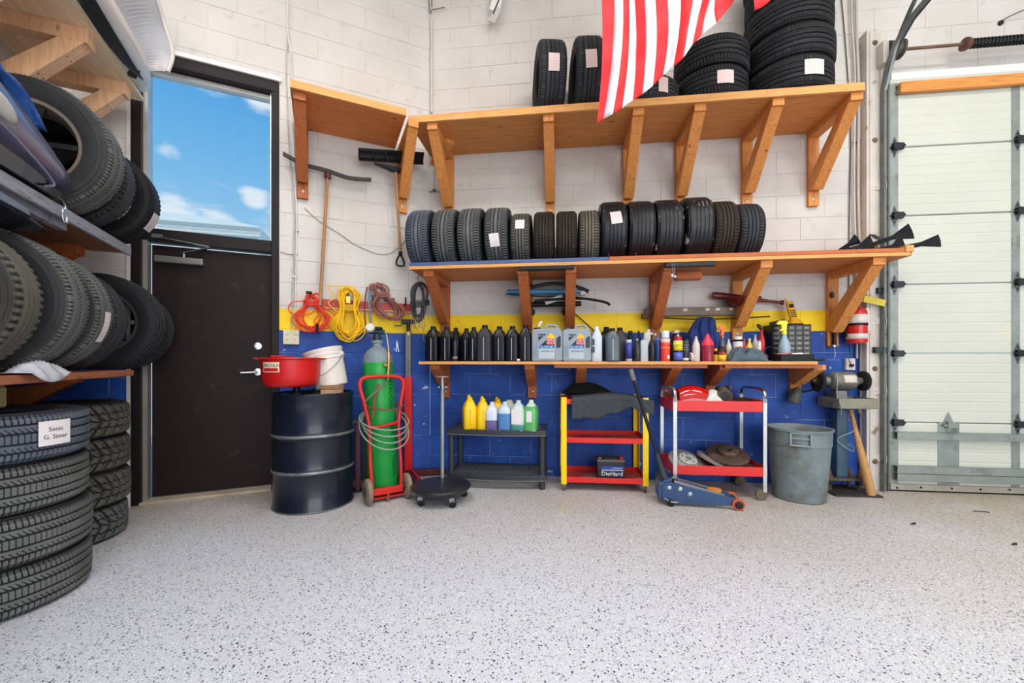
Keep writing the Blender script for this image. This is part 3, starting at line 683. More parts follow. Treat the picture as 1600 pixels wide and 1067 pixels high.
def paper(o, ang, w=.085, h=.12, pink=False, tilt=0, body=None, zoff=0):
    """sheet stuck on the tread at angle ang (local), curved to the tire"""
    R = o.data['R']+.004
    def fn(u, v):
        x = (u-.5)*h; z = (v-.5)*w; xx = x*cos(tilt)-z*sin(tilt); zz = x*sin(tilt)+z*cos(tilt)+zoff; a = ang+xx/R; return (R*cos(a), R*sin(a), zz)
    s_ = MB().grid(fn, 6, 2).build('paper_label', PAPERP if pink else PAPER, o, thick=.0008)
    R2 = R+.0012; mb = MB(); rnd = random.Random(int(ang*1000)+len(o.name)+int(o.location.x*999))
    for row in range(5):                        # handwriting: rows of little strokes
        v0 = .14+.16*row; u = .12
        while u < .85:
            du = rnd.uniform(.025, .06); dz = rnd.uniform(-.04, .05)
            pts = []
            for (uu, vv) in ((u, v0), (u+du, v0+dz+.05), (u+du+.012, v0+dz+.05), (u+.012, v0)):
                # rows read across the narrow side
                x = (vv-.5)*h*1.0; z = (uu-.5)*w; xx = x*cos(tilt)-z*sin(tilt); zz = x*sin(tilt)+z*cos(tilt)+zoff; a = ang+xx/R2; pts.append((R2*cos(a), R2*sin(a), zz))
            mb.add(pts, [(0, 1, 2, 3)]); u += du+rnd.uniform(.02, .05)
    mb.build('handwriting', REDINK, s_)
    return s_
# orientation helpers: standing tire whose axle lies along the wall of frame fr; local +X of the tire points into the room
def stand_rot(fr, tilt=0): # local Z -> wall u, local X -> room n, local Y -> up
    u = fr.u; n_ = fr.n; z = Vector((0, 0, 1))
    if tilt:
        u2 = u*cos(tilt)+z*sin(tilt); z2 = z*cos(tilt)-u*sin(tilt)
    else: u2, z2 = u, z
    # right handed: X=n, Y=?, Z=u2 ; Y = Z x X
    y = u2.cross(n_)
    return Matrix((n_, y, u2)).transposed().to_euler()
ZTB = ZT+.055; ZMB = ZM+.056
# middle shelf row: (px centre, px half width, top y, kind, rubber, label)
row = [
 (665, 323, 'rib', 'bluegrey', 'bluish grey worn tire at the left end of the row on the middle wall shelf', None),
 (703, 322, 'rib', 'grey2', 'ribbed grey tire, second from the left end in the middle shelf row', None),
 (741, 320, 'rib', 'grey2', 'grey dusty tire left of the first paper-labelled one on the middle shelf', None),
 (781, 319, 'rib', 'grey2', 'grey tire with a low white paper label in the middle shelf row', 'low'),
 (816, 328, 'fine', 'olive', 'small dusty olive tire with a high white paper label, middle shelf row', 'high'),
 (851, 325, 'fine', 'brown', 'narrow brown-stained tire just right of the small labelled olive one', None),
 (885, 324, 'fine', 'brown', 'narrow brown-stained tire left of the pale tan tire on the middle shelf', None),
 (919, 323, 'fine', 'tan', 'narrow pale tan dusty tire in the middle of the middle shelf row', None),
 (955, 310, 'smooth', 'scuff', 'shiny scuffed black tire with a tilted white paper, middle shelf row', 'tilt'),
 (996, 309, 'smooth', 'scuff', 'shiny scuffed black tire just right of the one with the tilted paper', None),
 (1036, 307, 'smooth', 'scuff', 'shiny scuffed black tire left of the tallest one on the middle shelf', None),
 (1081, 303, 'smooth', 'scuff', 'tallest scuffed black tire on the middle shelf, beside the brown one', None),
 (1121, 309, 'fineL', 'brown', 'rusty brown tire, second from the right end of the middle shelf row', None),
 (1154, 313, 'fineL', 'grey', 'dark ribbed tire at the right end of the middle shelf row', None)]
GR = 'tires standing in a row on the middle shelf'
prev = None
for px, ty, kd, rb, lb, pp in row:
    me = TM[kd]; R0 = me['R']; d = .31
    s_ = MW.S(px, d)
    ztop = MW.Z(px, ty+2, d+.10)            # the visible top is a little nearer than the axle
    Rn = (ztop-ZMB)/2; sc = Rn/R0
    wd = {'rib': .97, 'fine': 1.0, 'smooth': .98, 'fineL': .95}[kd]
    # keep neighbours from overlapping
    half = me['W']*wd/2*1.02
    if prev is not None and s_-half < prev: s_ = prev+half+.001
    prev = s_+half
    o = tire(kd, rb, lb, MW.W(s_, d, ZMB+R0*sc+.001), stand_rot(MW), GR, sc, wd)
    # local Y of the tire points down or up depending on cross product; find the angle facing the camera
    yl = MW.u.cross(MW.n)
    sg = 1 if yl.z > 0 else -1
    if pp == 'low': paper(o, sg*(-.33), .085, .125, tilt=.08, zoff=-.01)
    if pp == 'high': paper(o, sg*.35, .078, .11)
    if pp == 'tilt': paper(o, sg*.22, .09, .125, tilt=.12, zoff=.01)
# top shelf, two standing
for i, (px, lb, tl) in enumerate(((857, 'left tire of the two standing at the left of the topmost shelf, pink label', 0), (914, 'right tire of the two standing on the topmost shelf, beside the flag', .06))):
    o = tire('ribbig', 'grey', lb, MW.W(MW.S(px, .37), .37, ZTB+.322), stand_rot(Frame(0, 0, -6.84+(10 if i == 0 else 6))), 'tires on the topmost shelf', .985, 1.05)
    paper(o, .08, .085, .14, pink=True, tilt=tl)
# top shelf, lying stacks
def lying(fr, s_, d, z0, kd, rb, label, group, sc=1.0, wsc=1.0, spin=0):
    me = TM[kd]; hgt = me['W']*wsc
    o = tire(kd, rb, label, fr.W(s_, d, z0+hgt/2*1.016), (0, 0, spin), group, sc, wsc); return o, z0+hgt*1.018
s_ = MW.S(1012, .33)
o, _ = lying(MW, s_-.03, .33, ZTB, 'fineL', 'grey', 'tire lying flat on the topmost shelf, mostly hidden behind the flag', 'tires on the topmost shelf', .93, 1.0)
paper(o, atan2(MW.n.y, MW.n.x)+.35, .12, .09, pink=True)
s_ = MW.S(1108, .31); z = ZTB
for i, lb in enumerate(('lower tire of the pair lying on the topmost shelf, with a pink label', 'upper tire of the pair lying flat on the topmost shelf')):
    o, z = lying(MW, s_+.01*i, .31, z, 'rib', 'black', lb, 'tires on the topmost shelf', .98, 1.14, spin=i)
    if i == 0: paper(o, atan2(MW.n.y, MW.n.x)+.08-0*i, .09, .13, pink=True)
s_ = MW.S(1228, .31); z = ZTB
for i, lb in enumerate(('bottom tire of the tall stack on the topmost shelf, with a pink label', 'tire second from the bottom of the tall topmost-shelf stack', 'middle tire of the tall stack on the topmost shelf', 'tire second from the top of the tall topmost-shelf stack', 'top tire of the tall stack on the topmost shelf, cut by the photo edge')):
    o, z = lying(MW, s_+.012*(i % 2), .32, z, 'ribbig', 'black', lb, 'tall stack of tires on the topmost shelf', .98, 1.13, spin=i*.7)
    if i == 0: paper(o, atan2(MW.n.y, MW.n.x)-i+.12, .10, .15, pink=True)
# floor stacks by the left wall
words = ['bottom tire', 'tire second from the floor', 'tire third from the floor', 'top tire']
z = 0
for i in range(4):
    lb = words[i]+' of the big-tread stack in the left foreground'+(', with a white note' if i == 3 else '')
    o = tire('touring', 'bluegrey' if i == 3 else 'grey2', lb, (-2.43+.012*(i % 2), 1.905-.008*i, z+.218*.5*1.016), (0, 0, .8*i), 'stack of tires in the left foreground'); z += .218*1.018
    if i == 3:
        R2 = .341; ac = atan2(-1.90, 2.43)+.62; 
        def fn(u, v, R2=R2, ac=ac, i=i): a = ac+(u-.5)*.125/R2-.8*i; return (R2*cos(a), R2*sin(a), (v-.5)*.11+.012)
        s_ = MB().grid(fn, 6, 2).build('paper_note', PAPER, o, thick=.0008)
        for body, dz in (('Sonic', .028), ('G. Sister', -.006)):
            t_ = text('handwriting', body, .027, GREYINK, s_, (R2*cos(ac-.8*i)+.0012*cos(ac-.8*i), R2*sin(ac-.8*i)+.0012*sin(ac-.8*i), dz), (pi/2, 0, ac-.8*i+pi/2), bend=R2)
z = 0
for i in range(4):
    o = tire('snow', 'olive' if i else 'grey2', words[i]+' of the snow-tire stack by the door frame', (-2.80+.012*(i % 2), 2.545+.008*(i % 3), z+.21*.5*1.016), (0, 0, 1.1*i), 'stack of winter tires beside the door'); z += .21*1.018
# rack tires: (shelf z, t from corner, kind, rubber, scale, reach, wheel?)
ALLOY = mat('alloy_wheel', (120, 122, 128), rough=.35, metal=.8, var=.1)
def wheel_rim(o, spokes=7, mt=ALLOY, dark=False):
    r0 = o.data['r0']; Wd = o.data['W']
    mb = MB(); mb.lathe([(r0+.004, -.40*Wd), (r0+.012, -.44*Wd), (r0-.004, -.42*Wd), (r0-.012, -.30*Wd), (r0-.03, 0), (r0-.012, .30*Wd), (r0-.004, .42*Wd), (r0+.012, .44*Wd), (r0+.004, .40*Wd), (r0-.005, .28*Wd), (r0-.022, 0), (r0-.005, -.28*Wd)], 48, cap=False)
    rim = mb.build('rim', mt, o, smooth=True)
    mb = MB()
    for side in (-.30,):
        for i in range(spokes):
            a = 2*pi*i/spokes; mb.beam((.03*cos(a), .03*sin(a), side*Wd), ((r0-.012)*cos(a), (r0-.012)*sin(a), (side-.05)*Wd), .03, .022, up=(0, 0, 1))
        mb.cyl((0, 0, (side-.05)*Wd), (0, 0, (side+.1)*Wd), .045, n=20)
    mb.build('spokes', BLACKM if dark else mt, rim, bevel=.003)
def rack(zs, t_, kd, rb, sc, d, lb, gp, wsc=1.0, tilt=0):
    return tire(kd, rb, lb, LW.W(-t_, d, zs+TM[kd]['R']*sc+.001), stand_rot(LW, tilt), gp, sc, wsc)
g1 = 'tires standing on the lower shelf of the left rack'
for a in ((.13, 'ribbig', 'grey', .92, .42, 'farthest tire on the lower left rack shelf, nearest the door'),
          (.37, 'ribbig', 'grey', 1.0, .41, 'tire with a spoked alloy wheel on the lower left rack shelf'),
          (.93, 'ribbig', 'grey', .93, .40, 'bare tire just left of the spoked-wheel tire on the lower left rack'),
          (1.17, 'ribbig', 'grey2', .98, .40, 'tire with a pale paper strip on the lower left rack shelf'),
          (1.47, 'ribbig', 'grey2', 1.0, .41, 'large ribbed tire with a dark wheel on the lower left rack shelf'),
          (1.76, 'fineL', 'olive', 1.0, .40, 'tire cut by the left edge of the photo on the lower rack shelf')):
    o = rack(1.053, a[0], a[1], a[2], a[3], a[4], a[5], g1)
    if 'spoked' in a[5] and 'left' not in a[5].split('spoked')[0]: wheel_rim(o, 7)
    if 'dark wheel' in a[5]: wheel_rim(o, 9, mat('dark_wheel', (38, 44, 58), rough=.4, metal=.5))
    if 'paper strip' in a[5]: paper(o, .25, .06, .17)
g2 = 'tires standing on the middle shelf of the left rack'
for a in ((.52, 'fineL', 'black', 1.0, .44, 'overhanging tire at the far end of the middle left rack shelf, pale tag below'),
          (.88, 'fineL', 'grey', 1.0, .42, 'tire between the far one and the wheeled one on the middle left rack shelf'),
          (1.12, 'ribbig', 'grey2', 1.02, .42, 'large tire with a steel wheel behind the bumper on the left rack')):
    o = rack(1.881, a[0], a[1], a[2], a[3], a[4], a[5], g2)
    if 'steel wheel' in a[5]: wheel_rim(o, 5, mat('dull_wheel', (150, 140, 125), rough=.45, metal=.6), dark=True)
    if 'pale tag' in a[5]: paper(o, .45, .10, .13)
# ================================================================= OVERHEAD DOOR, ITS TRACK AND THE STEEL JAMB
for o in bpy.data.objects:
    if o.name.split('.')[0] in ('nails', 'parapet_ribs'): o['kind'] = 'stuff'
gd = bpy.data.objects.new('door_2', None); COL.objects.link(gd); gd.location = MW.W(0, 0, 0); gd.rotation_euler = (0, 0, MW.a); struct(gd)
PANEL = mat('door_panel_enamel', (202, 204, 192), rough=.5, var=.03, scale=2, rgb2=(216, 208, 186), thr=.60, soft=.2, s2=2.2)
g0 = S_GD0; g1_ = S_GD0+2.45; SH = .590
for k_ in range(6):
    z0 = k_*SH+.004; z1 = (k_+1)*SH-.001
    pr = [(-.06, z0), (-.094, z0), (-.100, z0+.006)]
    for q in (.16, .30, .44, .58, .72, .86):
        zz = z0+q*(z1-z0); pr += [(-.100, zz-.012), (-.0978, zz-.006), (-.0978, zz-.002), (-.100, zz+.004)]
    pr += [(-.100, z1-.012), (-.093, z1-.003), (-.06, z1)]
    n_ = len(pr); v = [(g0, y, z) for y, z in pr]+[(g1_, y, z) for y, z in pr]
    MB().add(v, [tuple(range(n_)), tuple(reversed(range(n_, 2*n_)))]+[(i, n_+i, n_+(i+1) % n_, (i+1) % n_) for i in range(n_)]).build('door_section', PANEL, gd)
def gx(px, d=.1): return MW.S(px, d)
for a, b_ in ((1390.5, 1403), (1580, 1593)): MB().b2(gx(a), gx(b_), -.1035, -.1, .02, 3.50).build('stile', GALV, gd)
MB().b2(gx(1465), gx(1498), -.1045, -.1, .06, .60).build('lock_plate', GALV, gd)
MB().b2(gx(1471), gx(1492), -.109, -.1045, .085, .135).build('lock_latch', BLACKM, gd, bevel=.004)
for z0, z1 in ((.452, .512), (.10, .16), (.165, .225)):
    mb = MB(); mb.b2(gx(1395), g1_, -.150, -.146, z0, z1); mb.b2(gx(1395), g1_, -.148, -.105, z1-.004, z1); mb.b2(gx(1395), g1_, -.148, -.105, z0, z0+.004)
    mb.build('strut', GALV, gd)
MB().b2(g0, g1_, -.112, -.058, .012, .065).build('bottom_rail', mat('bottom_rail', (168, 164, 150), rough=.5, metal=.3, var=.15), gd, bevel=.004)
MB().b2(g0, g1_, -.105, -.065, .0, .012).build('bottom_seal', BLACKP, gd)
HLF = mat('hinge_leaf_steel', (96, 100, 102), rough=.4, metal=.7, var=.2)
HG = mat('hinge_steel', (52, 54, 56), rough=.4, metal=.6, var=.2)
for px in (1394.5, 1586.5):
    for k_ in (1, 2, 3, 4, 5):
        z = k_*SH; x = gx(px)+.012; mb = MB()
        lf = MB().prism([(x-.03, z+.0), (x, z+.09), (x+.03, z), (x, z-.09)], -.107, -.104).build('hinge_leaf', HLF, gd)
        for q_ in (.055, -.055): MB().turn((x, -.107, z+q_), (x, -.111, z+q_), [(.006, 0), (.005, .004)], 8).build('bolt', HG, lf)
        mb.cyl((x-.03, -.122, z), (x+.035, -.122, z), .010, n=10)
        mb.prism([(x-.022, z+.03), (x+.05, z+.022), (x+.07, z), (x+.05, z-.022), (x-.022, z-.03)], -.135, -.128)
        mb.b2(x-.022, x+.06, -.13, -.106, z-.026, z-.022); mb.b2(x-.022, x+.06, -.13, -.106, z+.022, z+.026)
        mb.build('hinge', HG, gd)
x = gx(1481); z = SH; mb = MB(); mb.prism([(x-.04, z+.0), (x, z+.095), (x+.04, z), (x, z-.1)], -.108, -.105); mb.cyl((x-.05, -.12, z-.02), (x+.05, -.12, z-.02), .010, n=10); mb.prism([(x-.02, z+.02), (x+.065, z-.015), (x+.06, z-.035), (x-.02, z-.04)], -.130, -.124)
mb.build('hinge', GALV, gd)
mb = MB()
for px, zz in ((1400, .03), (1437, .04), (1485, .04), (1530, .04), (1575, .045)):
    mb.turn((gx(px), -.112, zz), (gx(px), -.118, zz), [(.009, 0), (.006, .006)], 8)
o = mb.build('rail_bolts', BLACKM, gd); o['kind'] = 'stuff'
# lumber brace across the top and header strip
MB().b2(gx(1408, .15), g1_, -.15, -.112, 3.392, 3.482).build('top_brace', wood('brace_lumber', (216, 144, 70), (186, 108, 48), 'x', scale=3), gd, bevel=.004)
mb = MB(); mb.b2(gx(1398), gx(1420), -.125, -.113, 3.40, 3.415); mb.b2(gx(1398), gx(1414), -.125, -.113, 3.46, 3.47); mb.build('top_fixture', STEEL, gd)
tr = struct(MB().b2(S_GD0+.02, S_GD0+2.55, -.09, -.0045, 3.535, 3.60).build('trim_1', WHITEP, None, bevel=.004)); tr.location = MW.W(0, 0, 0); tr.rotation_euler = (0, 0, MW.a)
# painted steel jamb
JM = mat('old_white_steel', (204, 197, 188), rough=.6, var=.10, rgb2=(140, 110, 88), thr=.60, soft=.1, s2=7)
j0 = MW.S(1349, .06); j1 = MW.S(1377, .1)
jb = MB(); jb.b2(j0, j1, -.10, -.0045, 0, 3.98); jb.b2(j0+.02, j1-.055, -.106, -.1, 0.02, 3.96)
jamb = struct(jb.build('trim_2', JM, None, bevel=.004)); jamb.location = MW.W(0, 0, 0); jamb.rotation_euler = (0, 0, MW.a)
mb = MB()
for zz in (3.86, 3.02, 2.1, 1.05, .25): mb.turn((j0+.06, -.106, zz), (j0+.06, -.116, zz), [(.022, 0), (.022, .004), (.012, .006), (.012, .01)], 8)
o = mb.build('jamb_bolts', mat('rusty_bolt', (110, 84, 66), rough=.7, var=.3), jamb); o['kind'] = 'stuff'
for zz in (2.62, 2.0, 1.46, .86, .28):
    b_ = MB().b2(j1-.075, j1+.03, -.108, -.1065, zz-.03, zz+.03); b_.b2(j1+.01, j1+.014, -.14, -.10, zz-.03, zz+.03); b_.turn((j1-.05, -.108, zz), (j1-.05, -.114, zz), [(.012, 0), (.008, .006)], 8)
    b_.build('track_bracket', JM, jamb)
# vertical track turning overhead into the room
TRK = mat('track_galvanised', (120, 126, 124), rough=.45, metal=.65, var=.18, rgb2=(84, 78, 70), thr=.57, s2=8)
xt = MW.S(1383.5, .13)
tk = fthing(MW, 'door_track', 'galvanised overhead-door track curving up and over beside the white jamb', 'door track', xt, 0, 0)
path = [(0, -.135, 0)]+[(0, -.135, z) for z in (1, 2, 3, 3.3)]+[(0, -.135-.42*(1-cos(a)), 3.42+.42*sin(a)) for a in (0, pi/8, pi/4, 3*pi/8, pi/2)]+[(0, -1.1, 3.85), (0, -2.2, 3.88)]
prof = [(-.028, -.022), (-.028, .022), (.028, .022), (.028, .008), (.024, .008), (.024, .018), (-.024, .018), (-.024, -.022)]
rings = []
pp_ = [Vector(p) for p in path]
for i, p in enumerate(pp_):
    t = (pp_[min(i+1, len(pp_)-1)]-pp_[max(i-1, 0)]).normalized(); nrm = Vector((1, 0, 0)).cross(t)*-1
    rings.append([tuple(p+Vector((1, 0, 0))*a+nrm*b_) for b_, a in [(q[1], q[0]) for q in prof]])
MB().loft(rings).build('track_channel', TRK, tk)
mb = MB(); rings = []
for i, p in enumerate(pp_[4:]):
    rings.append([tuple(Vector(p)+Vector(q)) for q in ((.03, .03, .05), (.03, .05, .05), (.034, .05, .05), (.034, .03, .05))])
mb.box((-.03, -.10, 1.72), (.05, .06, .05)); mb.box((-.04, -.12, 1.21), (.09, .05, .05)); mb.cyl((-.09, -.13, 1.21), (-.02, -.13, 1.21), .014, n=10)
mb.build('track_latch', mat('latch_green', (54, 66, 66), rough=.5, metal=.4), tk)
# second rail above the curve
mb = MB(); mb.tube(cr([(-.01, -.14, 3.42), (-.01, -.30, 3.78), (-.01, -.62, 4.06), (-.01, -1.1, 4.2)], 6), .016, 6)
mb.build('lift_rail', TRK, tk, smooth=True)
# torsion shaft, spring and drum
ts = fthing(MW, 'torsion_spring_shaft', 'torsion shaft with black spring above the overhead door', 'door spring', MW.S(1396, .15), 0, 0)
ZSH = 3.76; xa = 0; xe = 2.4
MB().cyl((-.02, -.14, ZSH), (xe, -.14, ZSH), .0127, n=12).build('shaft', mat('shaft_rust', (120, 92, 76), rough=.5, metal=.5), ts, smooth=True)
xs_ = MW.S(1512, .15)-MW.S(1396, .15)
mb = MB(); mb.cyl((xs_, -.14, ZSH), (xe, -.14, ZSH), .030, n=14)
pts = []; L_ = xe-xs_; n_t = 70
for i in range(n_t*8): a = 2*pi*i/8; pts.append((xs_+L_*i/(n_t*8), -.14+.034*cos(a), ZSH+.034*sin(a)))
mb.tube(pts, .006, 4); mb.build('spring', mat('spring_black', (28, 30, 32), rough=.5, metal=.3), ts, smooth=True)
MB().turn((xs_-.03, -.14, ZSH), (xs_+.03, -.14, ZSH), [(.03, 0), (.05, .01), (.05, .03), (.034, .06)], 16).build('winding_cone', mat('cone_rust', (110, 76, 60), rough=.6, metal=.4), ts, smooth=True)
MB().turn((.07, -.14, ZSH), (-.05, -.14, ZSH), [(.02, 0), (.075, .005), (.075, .02), (.062, .03), (.05, .09), (.07, .095), (.07, .12), (.02, .12)], 24).build('cable_drum', mat('drum_cast', (86, 84, 76), rough=.6, metal=.4, var=.2), ts, smooth=True, sharp=.5)
MB().prism([(-.10, ZSH-.12), (-.055, ZSH-.13), (-.055, ZSH+.06), (-.10, ZSH+.06)], -.18, -.10).build('bearing_plate', JM, ts)
c = fthing(MW, 'cable_hook', 'thin wire hook fixed to the block wall above the black spring', 'hook', MW.S(1562, 0), 0, MW.Z(1562, 37))
MB().tube(cr([(0, -.004, 0), (.02, -.03, .02), (.15, -.06, .06), (.4, -.05, .10)], 5), .004, 6).build('wire', BLACKM, c, smooth=True)
MB().turn((0, -.004, 0), (0, -.03, 0), [(.02, 0), (.02, .01), (.01, .02)], 10).build('anchor', BLACKM, c)

# conduits at right, and at the corner
def pipe(name, label, cat, fr, pts, r, m, clips=()):
    """pts: (px, py, d) list turned into wall coordinates"""
    base = (fr.S(pts[0][0], pts[0][2]), pts[0][2])
    t = fthing(fr, name, label, cat, base[0], 0, 0)
    q = [(fr.S(a, d)-base[0], -d, fr.Z(a, b_, d)) for a, b_, d in pts]
    MB().tube(cr(q, 4), r, 8).build('run', m, t, smooth=True)
    for (a, b_, d) in clips:
        MB().box((fr.S(a, d)-base[0], -d/2-.002, fr.Z(a, b_, d)), (r*5, d+.006, .012)).build('clip', STEEL, t)
    return t
PIPE = mat('painted_pipe', (200, 190, 184), rough=.5, var=.1); CABW = mat('white_cable', (218, 214, 214), rough=.5); CABD = mat('dark_cable', (70, 62, 60), rough=.5)
pipe('conduit', 'painted conduit running up the wall just left of the white jamb', 'pipe', MW, [(1346, 750, .03), (1346, 600, .03), (1345, 440, .03), (1341, 300, .03), (1342, 150, .03), (1339, 60, .03), (1338, -40, .03)], .011, PIPE, ((1345, 420, .03), (1341, 220, .03)))
pipe('conduit', 'second painted conduit, immediately beside the white jamb', 'pipe', MW, [(1339, 560, .03), (1339, 440, .03), (1334.5, 300, .03), (1336, 120, .03), (1331, 40, .03), (1330, -40, .03)], .008, PIPE)
pipe('wall_cable', 'thin dark cable dropping past the right end of the topmost shelf', 'cable', MW, [(1326, 500, .012), (1327, 330, .012), (1329, 200, .012), (1322, 80, .012), (1315, 0, .012), (1312, -40, .012)], .004, CABD)
pipe('wall_cable', 'white cable pair dropping beside the door to the outlet box', 'cable', DW, [(461, 514, .02), (462, 440, .02), (463, 330, .02), (459, 240, .02), (455, 160, .02), (456, 100, .02), (450, 50, .02), (450, -40, .02)], .006, CABW, ((461, 432, .02), (464, 360, .02)))
pipe('wall_cable', 'second white cable running to the left of the pair beside the door', 'cable', DW, [(455, 514, .016), (458, 440, .016), (460, 330, .016), (452, 240, .016), (449, 160, .016), (447, 100, .016), (450, 45, .016), (449, -40, .016)], .005, mat('grey_cable', (190, 186, 184), rough=.5))
pipe('conduit', 'pale conduit climbing the wall corner above the top shelves', 'pipe', MW, [(674.5, 176, .02), (674.5, 100, .02), (674, 30, .02)], .012, mat('cream_pipe', (206, 200, 184), rough=.6))
pipe('wall_wire', 'thin wire looping across the white wall above the cords', 'wire', DW, [(476, 325, .01), (498, 345, .01), (530, 365, .01), (560, 385, .01), (600, 398, .01), (625, 385, .01), (640, 366, .01)], .0022, CABD)
pipe('wall_wire', 'thin wire stapled across the wall from the door frame', 'wire', DW, [(438, 393, .01), (450, 397, .01), (466, 398, .01)], .0025, CABD)
ck = fthing(MW, 'wire_tangle', 'little knot of dark wire on the wall left of the middle shelf tires', 'wire', MW.S(678, .02), 0, MW.Z(678, 300))
mb = MB(); rnd = random.Random(4)
mb.tube(cr([(rnd.uniform(-.05, .03), -.02-rnd.uniform(0, .015), rnd.uniform(-.02, .02)) for _ in range(14)]+[(.1, -.02, -.01)], 4), .0022, 5); mb.tube(cr([(0, -.012, 0), (.01, -.012, .2), (.05, -.012, .45), (.04, -.012, .75)], 4), .002, 5)
mb.build('wire', mat('brown_wire', (90, 74, 66), rough=.6), ck)
# camera or sensor bracket at the very top
c = fthing(MW, 'wall_bracket', 'white angled metal bracket hanging at the top edge above the long wall', 'bracket', MW.S(787, .1), 0, MW.Z(787, 5, .1))
mb = MB(); mb.beam((0, -.1, .25), (-.09, -.1, -.06), .10, .01, up=(0, 1, 0)); mb.build('arm', WHITEP, c); 
mb = MB(); mb.beam((-.05, -.10, -.04), (-.12, -.10, -.17), .07, .012, up=(0, 1, 0)); mb.build('tip', mat('grey_bracket', (196, 192, 190), rough=.5), c)
MB().beam((.03, -.112, .2), (-.1, -.112, -.1), .009, .006, up=(0, 1, 0)).build('slot', BLACKM, c); MB().b2(-.06, .12, -.09, 0, .2, .24).build('mount', WHITEP, c)
c = fthing(MW, 'corner_wires', 'dark wires at the top of the wall corner', 'wire', MW.S(676, .02), 0, MW.Z(676, 20))
mb = MB(); mb.tube([(0, -.035, 0), (.13, -.035, .012)], .004, 6); mb.tube(cr([(-.0, -.04, .0), (-.02, -.06, -.04), (-.03, -.06, .3)], 4), .004, 6); mb.tube(cr([(0, -.045, .02), (.005, -.06, .15), (0, -.06, .3)], 4), .005, 6); mb.build('wire', CABD, c)

# ================================================================= THINGS ON THE RIGHT PART OF THE WALL
RED = mat('gloss_red', (206, 32, 28), rough=.25, var=.06, coat=.3)
fe = fthing(MW, 'fire_extinguisher', 'red fire extinguisher with yellow tag on the wall by the white jamb', 'fire extinguisher', MW.S(1338.5, .10), .10, MW.Z(1339, 537, .1))
hB = MW.Z(1339, 482, .1)-MW.Z(1339, 537, .1)
MB().lathe([(.06, 0), (.072, .008), (.075, .02), (.075, hB-.05), (.068, hB-.02), (.045, hB+.005), (.02, hB+.012), (.018, hB+.03)], 28).build('cylinder', RED, fe, smooth=True)
LAB = mat('extinguisher_label', (226, 216, 208), rough=.5, var=.1, scale=40)
MB().lathe([(.0758, hB-.055), (.0758, hB-.135)], 28, cap=False).build('upper_label', LAB, fe, smooth=True, thick=.0006)
MB().lathe([(.0758, .085), (.0758, .04)], 28, cap=False).build('lower_label', LAB, fe, smooth=True, thick=.0006)
MB().lathe([(.0765, .175), (.078, .17), (.078, .16), (.0765, .155)], 28, cap=False).build('strap', BLACKM, fe, smooth=True, thick=.001)
mb = MB(); mb.cyl((0, 0, hB+.02), (0, 0, hB+.06), .018, n=12); mb.beam((0, .02, hB+.05), (-.02, -.08, hB+.055), .022, .012); mb.beam((0, .0, hB+.065), (.03, -.07, hB+.12), .022, .008); mb.turn((-.02, 0, hB+.04), (-.045, -.01, hB+.04), [(.016, 0), (.016, .02)], 12)
mb.build('valve_head', STEEL, fe)
MB().tube(cr([(-.02, 0, hB+.03), (-.07, 0, hB+.02), (-.09, 0, hB-.06), (-.085, 0, .06)], 5), .009, 8).build('hose', BLACKP, fe, smooth=True)
MB().box((.10, -.06, hB+.055), (.17, .004, .055), (0, radians(14), 0)).build('inspection_tag', mat('yellow_tag', (214, 190, 66), rough=.6), fe)
mb = MB(); mb.b2(-.03, .03, .076, .099, .1, hB+.05); mb.build('wall_hook', BLACKM, fe)
tc_ = fthing(MW, 'tag_card', 'white inspection card hanging right of the extinguisher on the jamb', 'card', MW.S(1355, .107), .1075, MW.Z(1355, 520, .107))
MB().b2(-.02, .018, -.002, -.0005, 0, .21).build('card', PAPER, tc_)
MB().b2(-.018, .016, -.003, -.002, .01, .016).build('line', mat('teal_ink', (60, 140, 130)), tc_)
yc = fthing(MW, 'yellow_gloves', 'folded yellow plastic hanging behind the right-hand bracket', 'gloves', MW.S(1313, .05), 0, MW.Z(1313, 520, .05))
mb = MB(); 
for a_ in (-.4, -.1, .2): mb.beam((0, -.03+.02*a_, 0), (-.02+.04*a_-.03, -.05, .17), .03, .008)
mb.build('folds', mat('yellow_vinyl', (224, 200, 40), rough=.5), yc)
# outlets
def outlet(fr, px, py, w, h, label, mt, sockets=2):
    t = fthing(fr, 'outlet_box', label, 'outlet', fr.S(px, .03), 0, fr.Z(px, py, .03))
    MB().b2(-w/2, w/2, -.035, .0, -h/2, h/2).build('box', mt, t, bevel=.004)
    mb = MB()
    for i in range(sockets):
        x = (-w/4+w/2*i) if sockets > 1 else 0
        for zz in (-.022, .022): mb.b2(x-.008, x-.005, -.0358, -.0345, zz-.005, zz+.005); mb.b2(x+.004, x+.007, -.0358, -.0345, zz-.005, zz+.005)
    mb.build('sockets', BLACKM, t)['kind'] = 'stuff'; return t
IV = mat('ivory_cover', (226, 214, 186), rough=.5)
outlet(DW, 455, 527, .125, .125, 'ivory double outlet box on the blue wall beside the door', IV)
ot = outlet(MW, 1329, 569, .075, .105, 'small white outlet box with a black plug under the extinguisher', mat('white_box', (214, 208, 200), rough=.5), 1)
MB().box((0, -.045, -.01), (.03, .02, .025)).build('plug', BLACKP, ot, bevel=.003); MB().tube(cr([(0, -.05, -.01), (-.03, -.06, .03), (-.02, -.05, .09), (-.01, -.02, .25)], 5), .003, 6).build('cord', BLACKP, ot, smooth=True)
outlet(MW, 1350-1, 637, .08, .10, 'grey switch box low on the jamb behind the grinder tray', mat('grey_box', (150, 152, 136), rough=.5, metal=.3), 1)
